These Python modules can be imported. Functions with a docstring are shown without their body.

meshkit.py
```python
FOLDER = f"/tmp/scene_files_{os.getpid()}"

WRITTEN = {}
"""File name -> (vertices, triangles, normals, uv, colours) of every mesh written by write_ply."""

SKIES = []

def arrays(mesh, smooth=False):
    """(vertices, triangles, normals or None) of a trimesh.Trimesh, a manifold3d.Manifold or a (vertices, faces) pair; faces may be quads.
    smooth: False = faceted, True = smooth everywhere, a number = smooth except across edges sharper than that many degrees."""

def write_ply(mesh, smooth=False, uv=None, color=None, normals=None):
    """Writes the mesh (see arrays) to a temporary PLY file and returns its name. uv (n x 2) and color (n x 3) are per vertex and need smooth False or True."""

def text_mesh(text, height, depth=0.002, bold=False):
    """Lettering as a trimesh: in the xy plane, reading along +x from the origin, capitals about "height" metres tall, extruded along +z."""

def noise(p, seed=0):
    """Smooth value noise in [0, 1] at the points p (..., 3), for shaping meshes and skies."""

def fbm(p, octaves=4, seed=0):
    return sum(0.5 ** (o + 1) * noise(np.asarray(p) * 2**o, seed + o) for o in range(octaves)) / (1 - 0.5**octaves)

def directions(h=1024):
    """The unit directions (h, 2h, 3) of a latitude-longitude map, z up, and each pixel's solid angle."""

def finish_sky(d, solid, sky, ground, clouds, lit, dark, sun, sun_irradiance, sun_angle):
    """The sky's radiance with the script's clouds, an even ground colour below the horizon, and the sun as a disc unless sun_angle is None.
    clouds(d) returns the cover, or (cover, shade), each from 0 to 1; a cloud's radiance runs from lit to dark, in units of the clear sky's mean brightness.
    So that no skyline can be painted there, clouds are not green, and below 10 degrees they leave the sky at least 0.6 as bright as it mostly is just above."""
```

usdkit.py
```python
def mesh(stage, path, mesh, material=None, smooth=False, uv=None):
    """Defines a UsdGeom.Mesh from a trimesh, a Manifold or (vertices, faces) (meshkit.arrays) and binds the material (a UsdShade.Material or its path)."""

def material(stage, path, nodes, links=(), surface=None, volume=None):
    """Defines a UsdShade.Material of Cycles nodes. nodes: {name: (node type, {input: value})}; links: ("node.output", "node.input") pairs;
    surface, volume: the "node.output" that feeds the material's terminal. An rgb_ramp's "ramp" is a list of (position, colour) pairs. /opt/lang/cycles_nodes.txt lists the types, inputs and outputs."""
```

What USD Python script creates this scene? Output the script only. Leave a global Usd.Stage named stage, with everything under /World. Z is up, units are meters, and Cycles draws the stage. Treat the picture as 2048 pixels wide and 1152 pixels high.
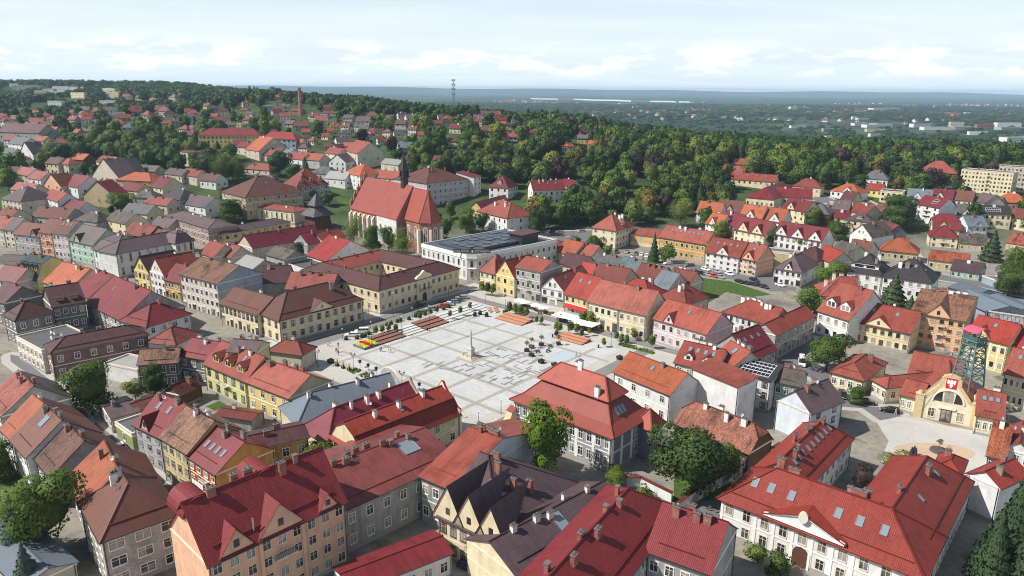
import math, random
import numpy as np, trimesh, usdkit, meshkit
from pxr import Usd, UsdGeom, UsdLux, UsdShade, Gf, Sdf, Vt

stage = Usd.Stage.CreateInMemory()
UsdGeom.SetStageUpAxis(stage, 'Z')
UsdGeom.Xform.Define(stage, '/World')
UsdGeom.Scope.Define(stage, '/World/Looks')
SKY_STRENGTH, SUN_I, EXPO = 0.06, 1.25, 0.3
# ---------------------------------------------------------------- camera
CAM_H, PITCH, ROLL = 80.0, 15.6, 0.4
cam = UsdGeom.Camera.Define(stage, '/World/camera')
cam.CreateHorizontalApertureAttr(36.0)
cam.CreateVerticalApertureAttr(20.25)
cam.CreateFocalLengthAttr(25.05)
cam.CreateClippingRangeAttr(Gf.Vec2f(1.0, 60000.0))
cam.AddTranslateOp().Set(Gf.Vec3d(0, 0, CAM_H))
cam.AddRotateXOp().Set(90.0 - PITCH)
cam.AddRotateZOp().Set(ROLL)
cam.CreateExposureAttr(EXPO)
# ---------------------------------------------------------------- sun and sky
SUN_AZ = math.atan2(-0.985, -0.17)        # x, y of the direction towards the sun
SUN_EL = math.radians(46.0)
sun = UsdLux.DistantLight.Define(stage, '/World/sun')
sun.CreateIntensityAttr(SUN_I); sun.CreateAngleAttr(0.53); sun.CreateNormalizeAttr(True)
sun.CreateColorAttr(Gf.Vec3f(1.0, 0.955, 0.88))
_s = np.array([math.sin(SUN_AZ) * math.cos(SUN_EL), math.cos(SUN_AZ) * math.cos(SUN_EL), math.sin(SUN_EL)])
_x = np.cross([0, 0, 1], _s); _x /= np.linalg.norm(_x); _y = np.cross(_s, _x)
sun.AddTransformOp().Set(Gf.Matrix4d(*_x, 0, *_y, 0, *_s, 0, 0, 0, 0, 1))
dome = UsdLux.DomeLight.Define(stage, '/World/sky')
dome.GetPrim().SetCustomDataByKey('kind', 'structure')
def make_sky():
 n = {'sky': ('sky_texture',{'sky_type': 'single_scattering','sun_disc': False,'sun_elevation': SUN_EL,'sun_rotation': SUN_AZ,'altitude': 300.0,'air_density': 1.0,'aerosol_density': 1.2,'ozone_density': 1.0}),
  'tc': ('texture_coordinate', {}),
  'sep': ('separate_xyz', {}),
  # thin high veil
  'zc': ('math', {'math_type': 'add', 'value2': 0.12}),
  'px': ('math', {'math_type': 'divide'}), 'py': ('math', {'math_type': 'divide'}),
  'pv': ('combine_xyz', {'z': 0.0}),
  'map': ('mapping', {'mapping_type': 'point', 'scale': (0.55, 1.5, 1.0), 'rotation': (0, 0, 0.5)}),
  'veil': ('noise_texture', {'scale': 1.1, 'detail': 7.0, 'roughness': 0.6, 'distortion': 0.6}),
  'vr': ('rgb_ramp', {'ramp': [(0.25, (0.80,) * 3), (0.5, (0.90,) * 3), (0.75, (1.0,) * 3)]}),
  # cumulus low over the horizon
  'cmap': ('mapping', {'mapping_type': 'point', 'scale': (13.0, 13.0, 42.0), 'location': (2.1, 1.2, 0.9)}),
  'cum': ('noise_texture', {'scale': 1.0, 'detail': 8.0, 'roughness': 0.55}),
  'cr': ('rgb_ramp', {'ramp': [(0.50, (0,) * 3), (0.58, (0.5,) * 3), (0.70, (0.95,) * 3)]}),
  'band': ('rgb_ramp', {'ramp': [(0.014, (0,) * 3), (0.024, (1,) * 3), (0.042, (0.9,) * 3), (0.064, (0.0,) * 3)]}),
  'cm': ('math', {'math_type': 'multiply'}),
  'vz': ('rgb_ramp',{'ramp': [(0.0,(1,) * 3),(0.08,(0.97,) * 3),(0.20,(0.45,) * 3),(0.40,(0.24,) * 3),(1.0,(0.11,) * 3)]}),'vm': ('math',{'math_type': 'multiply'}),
  'm1': ('mix', {'mix_type': 'mix', 'color2': (12.6, 14.2, 15.6)}),
  'm2': ('mix', {'mix_type': 'mix', 'color2': (17.8, 17.6, 17.4)}),
  'bg': ('background_shader', {'strength': SKY_STRENGTH})}
 l = [('tc.generated','sep.vector'),('sep.z','zc.value1'),('sep.x','px.value1'),('zc.value','px.value2'),('sep.y','py.value1'),('zc.value','py.value2'),
  ('px.value', 'pv.x'), ('py.value', 'pv.y'), ('pv.vector', 'map.vector'), ('map.vector', 'veil.vector'), ('veil.fac', 'vr.fac'),
  ('tc.generated','cmap.vector'),('cmap.vector','cum.vector'),('cum.fac','cr.fac'),('sep.z','band.fac'),('cr.color','cm.value1'),('band.color','cm.value2'),
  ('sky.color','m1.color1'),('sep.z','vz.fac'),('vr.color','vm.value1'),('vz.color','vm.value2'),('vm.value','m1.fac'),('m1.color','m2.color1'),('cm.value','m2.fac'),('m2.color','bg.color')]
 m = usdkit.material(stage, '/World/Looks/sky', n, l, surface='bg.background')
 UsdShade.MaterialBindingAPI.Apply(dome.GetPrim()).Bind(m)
make_sky()
TER_X = [-1500, 0, 350, 550, 700, 900, 1100, 1300, 1400, 1600, 2048, 3500]
TER_D = [0, 380, 480, 610, 850, 1100, 1500, 2000, 2600, 4000, 12000, 14500, 17000, 40000]
TER_Z = [[0, 0, 12, 20, 30, 40, 50, 75, 70, 30, 40, 90, 105, 105],
  [0, 0, 12, 22, 38, 45, 55, 80, 72, 30, 30, 90, 105, 105],
  [0, 0, 12, 24, 45, 52, 65, 80, 60, 0, 10, 80, 105, 105],
  [0, 0, 12, 27, 52, 70, 60, 60, 40, -10, 0, 70, 105, 105],
  [0, 0, 12, 30, 56, 60, 45, 30, 0, -20, 0, 60, 105, 105],
  [0, 0, 12, 40, 54, 36, 0, -20, -20, -20, -20, 30, 105, 105],
  [0, 0, 13, 38, 44, 18, -12, -20, -20, -20, -20, 0, 90, 90],
  [0, 0, 14, 30, 28, 0, -20, -20, -20, -20, -20, -10, 80, 80],
  [0, 0, 14, 26, 20, -8, -20, -20, -20, -20, -20, -10, 80, 80],
  [0, 0, 14, 21, 10, -14, -20, -20, -20, -20, -20, -10, 80, 80],
  [0, 0, 14, 18, 6, -15, -20, -20, -20, -20, -20, -10, 60, 60],
  [0, 0, 12, 16, 6, -15, -20, -20, -20, -20, -20, -10, 60, 60]]
from scipy.interpolate import PchipInterpolator
_prof = PchipInterpolator(np.array(TER_D, float), np.array(TER_Z, float), axis=1)
def terrain(x, y):
 """Height of the ground: level under the town centre, wooded hills to the left, the river plain to the right."""
 x = np.asarray(x, float); y = np.asarray(y, float)
 d = np.clip(np.where(y > 0, y, 0), 0, 39999)
 col = 1024 + 1425 * x / np.maximum(d, 300)
 z = _prof(np.atleast_1d(d).ravel())                 # columns x points
 c = np.clip(np.interp(np.atleast_1d(col).ravel(), TER_X, np.arange(len(TER_X))), 0, len(TER_X) - 1.001)
 i = c.astype(int); t = c - i; t = t * t * (3 - 2 * t)
 k = np.arange(z.shape[1])
 out = (z[i, k] * (1 - t) + z[i + 1, k] * t).reshape(d.shape)
 far = np.clip((d - 420) / 500, 0, 1)
 w = 6 * far * np.sin(x / 130 + 1.3) * np.sin(y / 170 + 0.4) + 22 * np.clip((d - 10500) / 3500, 0, 1) * np.sin(x / 1900 + 2) * np.sin(x / 670)
 w = np.where((d > 1200) & (d < 9000), w * 0.4, w)
 return out + w
# ---------------------------------------------------------------- small helpers
_used = {}
def free(path):
 """path, or path_001, path_002 ... when it is taken."""
 if path not in _used:
  _used[path] = 0
  return path
 _used[path] += 1
 return f'{path}_{_used[path]:03d}'
def tag(p, label=None, cat=None, group=None, kind=None):
 p = p.GetPrim() if hasattr(p, 'GetPrim') else p
 for k, v in (('label', label), ('category', cat), ('group', group), ('kind', kind)):
  if v: p.SetCustomDataByKey(k, v)
 return p
def thing(name, label, cat, loc=(0, 0, 0), rot=0.0, group=None, scale=None):
 x = UsdGeom.Xform.Define(stage, free('/World/' + name))
 x.AddTranslateOp().Set(Gf.Vec3d(*map(float, loc)))
 if rot: x.AddRotateZOp().Set(float(rot))
 if scale is not None: x.AddScaleOp().Set(Gf.Vec3f(*(scale if np.ndim(scale) else (scale,) * 3)))
 tag(x, label, cat, group)
 return str(x.GetPath())
def copy_of(proto, name, label, cat, loc, rot=0.0, group=None, scale=None):
 path = thing(name, label, cat, loc, rot, group, scale)
 p = stage.GetPrimAtPath(path)
 p.GetReferences().AddInternalReference(proto)
 p.SetInstanceable(True)
 return path
def proto(name):
 p = stage.CreateClassPrim('/_' + name)
 p.SetTypeName('Xform')
 return str(p.GetPath())
def put(parent, name, v, f, mat, uv=None, nrm=None, kind=None, label=None):
 """One Mesh prim: vertices v, faces f (an array of triangles or a list of polygons), corners may carry uv."""
 path = free(f'{parent}/{name}')
 m = UsdGeom.Mesh.Define(stage, path)
 v = np.asarray(v, np.float32)
 m.CreatePointsAttr(Vt.Vec3fArray.FromNumpy(v))
 if isinstance(f, np.ndarray):
  m.CreateFaceVertexCountsAttr(Vt.IntArray.FromNumpy(np.full(len(f), f.shape[1], np.int32)))
  m.CreateFaceVertexIndicesAttr(Vt.IntArray.FromNumpy(np.ascontiguousarray(f, np.int32).ravel()))
 else:
  m.CreateFaceVertexCountsAttr(Vt.IntArray([len(x) for x in f]))
  m.CreateFaceVertexIndicesAttr(Vt.IntArray([int(i) for x in f for i in x]))
 m.CreateSubdivisionSchemeAttr('none')
 if nrm is not None:
  m.CreateNormalsAttr(Vt.Vec3fArray.FromNumpy(np.asarray(nrm, np.float32)))
  m.SetNormalsInterpolation('vertex')
 if uv is not None:
  UsdGeom.PrimvarsAPI(m).CreatePrimvar('st', Sdf.ValueTypeNames.TexCoord2fArray, 'faceVarying').Set(Vt.Vec2fArray.FromNumpy(np.asarray(uv, np.float32)))
 if mat is not None:
  UsdShade.MaterialBindingAPI.Apply(m.GetPrim()).Bind(mat)
 if kind or label: tag(m, label, kind=kind)
 return path
def put_tm(parent, name, tm, mat, smooth=None, kind=None, label=None):
 v, f, n = meshkit.arrays(tm, smooth)
 return put(parent, name, v, np.asarray(f), mat, nrm=n, kind=kind, label=label)
class MB:
 """Collects boxes, prisms and quads into one mesh."""
 def __init__(s): s.v = []; s.f = []
 def add(s, v, f):
  o = len(s.v); s.v += [tuple(map(float, p)) for p in v]; s.f += [[i + o for i in x] for x in f]; return s
 def box(s, x0, y0, z0, x1, y1, z1):
  return s.add([(x0, y0, z0), (x1, y0, z0), (x1, y1, z0), (x0, y1, z0), (x0, y0, z1), (x1, y0, z1), (x1, y1, z1), (x0, y1, z1)],
     [(3, 2, 1, 0), (4, 5, 6, 7), (0, 1, 5, 4), (1, 2, 6, 5), (2, 3, 7, 6), (3, 0, 4, 7)])
 def taper(s, x0, y0, z0, x1, y1, z1, k):
  cx, cy = (x0 + x1) / 2, (y0 + y1) / 2
  q = lambda x, y: (cx + (x - cx) * k, cy + (y - cy) * k, z1)
  return s.add([(x0, y0, z0), (x1, y0, z0), (x1, y1, z0), (x0, y1, z0), q(x0, y0), q(x1, y0), q(x1, y1), q(x0, y1)],
     [(3, 2, 1, 0), (4, 5, 6, 7), (0, 1, 5, 4), (1, 2, 6, 5), (2, 3, 7, 6), (3, 0, 4, 7)])
 def prism(s, poly, z0, z1):
  n = len(poly)
  return s.add([(x, y, z0) for x, y in poly] + [(x, y, z1) for x, y in poly],
     [tuple(range(n - 1, -1, -1)), tuple(range(n, 2 * n))] + [(i, (i + 1) % n, n + (i + 1) % n, n + i) for i in range(n)])
 def cyl(s, x, y, z0, z1, r0, r1=None, n=10):
  r1 = r0 if r1 is None else r1
  a = np.arange(n) * 2 * math.pi / n
  return s.add([(x + r0 * math.cos(t), y + r0 * math.sin(t), z0) for t in a] + [(x + r1 * math.cos(t), y + r1 * math.sin(t), z1) for t in a],
     [tuple(range(n - 1, -1, -1)), tuple(range(n, 2 * n))] + [(i, (i + 1) % n, n + (i + 1) % n, n + i) for i in range(n)])
 def bar(s, p, q, r):
  p, q = np.array(p, float), np.array(q, float); t = q - p; L = np.linalg.norm(t); t /= L
  a = np.cross(t, [0, 0, 1] if abs(t[2]) < .9 else [1, 0, 0]); a /= np.linalg.norm(a); b = np.cross(t, a)
  c = [(-1, -1), (1, -1), (1, 1), (-1, 1)]
  return s.add([p + r * (i * a + j * b) for i,j in c] + [q + r * (i * a + j * b) for i,j in c],[(3,2,1,0),(4,5,6,7),(0,1,5,4),(1,2,6,5),(2,3,7,6),(3,0,4,7)])
 def out(s, parent, name, mat, kind=None, label=None): return put(parent, name, s.v, s.f, mat, kind=kind, label=label)
# ---------------------------------------------------------------- materials
_mats = {}
def srgb(*c):
 c = np.array(c, float) / 255
 return tuple(np.where(c < .04045, c / 12.92, ((c + .055) / 1.055) ** 2.4))
def material(key, nodes, links, surface='p.BSDF'):
 if key not in _mats: _mats[key] = usdkit.material(stage, '/World/Looks/' + key, nodes, links, surface)
 return _mats[key]
def scaled(c, k): return tuple(min(1, x * k) for x in c)
def plain(key, col, rough=0.6, metal=0.0, var=0.12, scale=3.0, spec=0.4):
 """A paint, stone or metal of one colour with a little uneven tone."""
 if key in _mats: return _mats[key]
 return material(key,{'g': ('geometry',{}),'n': ('noise_texture',{'scale': scale,'detail': 4.0}),'r': ('rgb_ramp',{'ramp': [(0.25,scaled(col,1 - var)),(0.75,scaled(col,1 + var))]}),
      'p': ('principled_bsdf', {'roughness': rough, 'metallic': metal, 'specular_ior_level': spec})},
     [('g.position', 'n.vector'), ('n.fac', 'r.fac'), ('r.color', 'p.base_color')])
def glass_dark():
 return material('window_glass', {'g': ('geometry', {}), 'n': ('noise_texture', {'scale': 0.45, 'detail': 2.0}), 'w': ('object_info', {}),
     'm': ('math',{'math_type': 'multiply_add','value2': 0.62}),'r': ('rgb_ramp',{'ramp': [(0.3,(0.008,0.009,0.011)),(0.62,(0.025,0.028,0.032)),(0.86,(0.09,0.09,0.086)),(1.0,(0.30,0.29,0.26))]}),
     'p': ('principled_bsdf', {'roughness': 0.08, 'specular_ior_level': 0.6})},
     [('g.position', 'n.vector'), ('w.random', 'm.value1'), ('n.fac', 'm.value3'), ('m.value', 'r.fac'), ('r.color', 'p.base_color')])
def plaster(key, col, dirt=0.25):
 """Rendered wall: broad mottling, rain streaks, a darker foot and a little relief."""
 k = 'plaster_' + key
 if k in _mats: return _mats[k]
 return material(k, {'g': ('geometry', {}), 'n': ('noise_texture', {'scale': 0.35, 'detail': 6.0, 'roughness': 0.62}),
      'map': ('mapping', {'mapping_type': 'point', 'scale': (0.9, 0.9, 0.14)}), 's': ('noise_texture', {'scale': 1.0, 'detail': 5.0, 'roughness': 0.65}),
      'r': ('rgb_ramp', {'ramp': [(0.3, scaled(col, 1 - dirt * 0.55)), (0.5, col), (0.75, scaled(col, 1 + dirt * 0.3))]}),
      'rs': ('rgb_ramp', {'ramp': [(0.30, (1 - dirt * .5, 1 - dirt * .51, 1 - dirt * .53)), (0.52, (1, 1, 1))]}),
      'mu': ('mix', {'mix_type': 'multiply', 'fac': 1.0}),
      'f': ('noise_texture', {'scale': 9.0, 'detail': 4.0}), 'b': ('bump', {'strength': 0.25, 'distance': 0.03}),
      'p': ('principled_bsdf', {'roughness': 0.85, 'specular_ior_level': 0.2})},
     [('g.position', 'n.vector'), ('g.position', 'map.vector'), ('map.vector', 's.vector'), ('g.position', 'f.vector'), ('n.fac', 'r.fac'), ('s.fac', 'rs.fac'),
     ('r.color', 'mu.color1'), ('rs.color', 'mu.color2'), ('mu.color', 'p.base_color'), ('f.fac', 'b.height'), ('b.normal', 'p.normal')])
def brickwall(key, col, mortar=(0.35, 0.32, 0.29)):
 k = 'brick_' + key
 if k in _mats: return _mats[k]
 return material(k, {'g': ('geometry', {}), 'sep': ('separate_xyz', {}), 'ad': ('math', {'math_type': 'add'}), 'cv': ('combine_xyz', {'z': 0.0}),
      'b': ('brick_texture',{'scale': 1.0,'brick_width': 0.5,'row_height': 0.16,'mortar_size': 0.012,'color1': scaled(col,1.2),'color2': scaled(col,0.75),'mortar': mortar}),
      'n': ('noise_texture',{'scale': 0.5,'detail': 5.0}),'r': ('rgb_ramp',{'ramp': [(0.3,(0.7,) * 3),(0.7,(1.15,) * 3)]}),'mu': ('mix',{'mix_type': 'multiply','fac': 1.0}),
      'p': ('principled_bsdf', {'roughness': 0.85, 'specular_ior_level': 0.2})},
     [('g.position','sep.vector'),('sep.x','ad.value1'),('sep.y','ad.value2'),('ad.value','cv.x'),('sep.z','cv.y'),('cv.vector','b.vector'),('g.position','n.vector'),
     ('n.fac', 'r.fac'), ('b.color', 'mu.color1'), ('r.color', 'mu.color2'), ('mu.color', 'p.base_color')])
def roofing(kind, key, col):
 """kind: tile, sheet, old or flat. The mesh's st runs along the eave (u) and up the slope (v), in metres."""
 k = f'roof_{kind}_{key}'
 if k in _mats: return _mats[k]
 P = {'tile': (0.30,0.38,0.12,0.36),'sheet': (0.62,2.4,0.11,0.46),'old': (0.24,0.34,0.42,0.60),'flat': (4.0,4.0,0.03,0.28),'metal': (0.5,6.0,0.06,0.15)}[kind]
 du, dv, cell, patch = P
 dark = {'old': (0.35, 0.30, 0.24), 'tile': (0.62, 0.58, 0.56), 'sheet': (0.68, 0.60, 0.55), 'flat': (0.7, 0.7, 0.7), 'metal': (0.8, 0.8, 0.82)}[kind]
 n = {'uv': ('texture_coordinate',{}),'sep': ('separate_xyz',{}),'su': ('math',{'math_type': 'divide','value2': du}),'sv': ('math',{'math_type': 'divide','value2': dv}),
  'fu': ('math',{'math_type': 'floor'}),'fv': ('math',{'math_type': 'floor'}),'cv': ('combine_xyz',{}),'oi': ('object_info',{}),'wn': ('white_noise_texture',{'dimensions': '3D'}),
  'pu': ('math', {'math_type': 'fraction'}), 'pv': ('math', {'math_type': 'fraction'}),
  'g': ('geometry', {}), 'nz': ('noise_texture', {'scale': 0.22, 'detail': 7.0, 'roughness': 0.65}),
  'cr': ('rgb_ramp', {'ramp': [(0.0, scaled(col, 1 - cell)), (0.5, col), (1.0, scaled(col, 1 + cell * 0.8))]}),
  'pr': ('rgb_ramp', {'ramp': [(0.30, tuple(1 - patch * (1 - d) * 2.2 for d in dark)), (0.48, (1, 1, 1)), (0.75, (1 + patch * 0.25,) * 3)]}),
  'm1': ('mix', {'mix_type': 'multiply', 'fac': 1.0}),
  # rain streaks and lichen run down the slope
  'stv': ('combine_xyz',{}),'stm': ('mapping',{'mapping_type': 'point','scale': (1.6,0.14,1.0)}),'st': ('noise_texture',{'scale': 1.0,'detail': 5.0,'roughness': 0.7}),
  'sr': ('rgb_ramp',{'ramp': [(0.32,tuple(1 - patch * (1 - d) * 1.6 for d in dark)),(0.5,(1,1,1)),(0.8,(1 + patch * 0.2,) * 3)]}),'m2': ('mix',{'mix_type': 'multiply','fac': 1.0}),
  'tone': ('map_range', {'from_min': 0.0, 'from_max': 1.0, 'to_min': 0.78, 'to_max': 1.16}), 'm3': ('mix', {'mix_type': 'multiply', 'fac': 1.0}),
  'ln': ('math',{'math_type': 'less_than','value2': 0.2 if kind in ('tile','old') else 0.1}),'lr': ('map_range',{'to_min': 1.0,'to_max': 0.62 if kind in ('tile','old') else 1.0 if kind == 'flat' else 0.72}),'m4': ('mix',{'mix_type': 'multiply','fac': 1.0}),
  'hgt': ('math', {'math_type': 'add'}), 'b': ('bump', {'strength': 0.55, 'distance': 0.05}),
  'p': ('principled_bsdf', {'roughness': 0.42 if kind in ('sheet', 'metal') else 0.62, 'specular_ior_level': 0.35})}
 l = [('uv.UV','sep.vector'),('sep.x','su.value1'),('sep.y','sv.value1'),('su.value','fu.value1'),('sv.value','fv.value1'),('fu.value','cv.x'),('fv.value','cv.y'),('oi.random','cv.z'),
  ('cv.vector','wn.vector'),('su.value','pu.value1'),('sv.value','pv.value1'),('g.position','nz.vector'),('wn.value','cr.fac'),('nz.fac','pr.fac'),('cr.color','m1.color1'),('pr.color','m1.color2'),
  ('sep.x','stv.x'),('sep.y','stv.y'),('oi.random','stv.z'),('stv.vector','stm.vector'),('stm.vector','st.vector'),('st.fac','sr.fac'),('m1.color','m2.color1'),('sr.color','m2.color2'),
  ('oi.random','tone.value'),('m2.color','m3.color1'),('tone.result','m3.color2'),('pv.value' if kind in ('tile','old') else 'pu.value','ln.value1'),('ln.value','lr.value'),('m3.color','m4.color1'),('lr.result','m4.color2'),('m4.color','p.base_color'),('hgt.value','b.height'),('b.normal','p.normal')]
 if kind in ('tile', 'old'):      # courses step at each row, pans bulge along u
  n['s1'] = ('math',{'math_type': 'multiply','value2': math.pi}); n['s2'] = ('math',{'math_type': 'sine'}); l += [('pu.value','s1.value1'),('s1.value','s2.value1'),('s2.value','hgt.value1')]
  n['i'] = ('math', {'math_type': 'subtract', 'value1': 1.0}); l += [('pv.value', 'i.value2'), ('i.value', 'hgt.value2')]
 else:                            # standing seams
  n['lt'] = ('math', {'math_type': 'less_than', 'value2': 0.12}); l += [('pu.value', 'lt.value1'), ('lt.value', 'hgt.value1')]; n['hgt'][1]['value2'] = 0.0
 return material(k, n, l)
RC = dict(slt=srgb(112,122,138),mus=srgb(206,92,70),inn=srgb(184,112,84),fad=srgb(184,92,86),crm=srgb(168,48,52),mar=srgb(118,72,70),plum=srgb(134,108,112),brn=srgb(150,92,74),red=srgb(188,80,58),sal=srgb(198,98,76),cri=srgb(160,48,54),mag=srgb(160,46,70),org=srgb(222,112,58),
  orb=srgb(178,124,94),gry=srgb(128,128,132),drk=srgb(78,72,76),blu=srgb(140,156,170),grn=srgb(62,88,82),wht=srgb(200,198,192),bgr=srgb(128,114,104),lim=srgb(140,165,110),
  brt=srgb(212, 64, 48), vio=srgb(112, 88, 94), rst=srgb(150, 74, 58), scr=srgb(194, 66, 42))
WC = dict(cre=srgb(236,222,186),yel=srgb(236,214,146),whi=srgb(236,236,234),gra=srgb(178,176,172),pnk=srgb(228,208,210),och=srgb(214,172,98),bei=srgb(214,204,184),mnt=srgb(168,202,182),
  pch=srgb(238,190,158),lil=srgb(200,196,200),blg=srgb(160,172,186),ong=srgb(220,152,112),lim=srgb(222,222,160),grn=srgb(160,172,110),rsd=srgb(186,92,76),old=srgb(196,178,140),
  mus=srgb(168,172,180),dkg=srgb(132,130,128),wod=srgb(112,86,66),ptw=srgb(228,232,226),rdc=srgb(190,84,72),bwh=srgb(224,230,238),tan=srgb(206,190,150))
def muted(c):
 c = np.array(c); g = c.mean(); return tuple((c + (g - c) * 0.10) * 0.50)
def roof_mat(s):
 kind, _, c = s.partition('_')
 return roofing(kind, c, muted(RC[c]))
def wall_mat(s):
 if s == 'brk': return brickwall('red', srgb(150, 92, 74))
 if s == 'brd': return brickwall('dark', srgb(122, 80, 70))
 if s == 'brl': return brickwall('pale', srgb(164, 136, 124))
 if s == 'brg': return brickwall('grey', srgb(172, 164, 152), (0.45, 0.43, 0.4))
 return plaster(s, scaled(WC[s], 0.78), 0.55 if s in ('gra', 'old', 'och', 'dkg') else 0.34)
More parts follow.
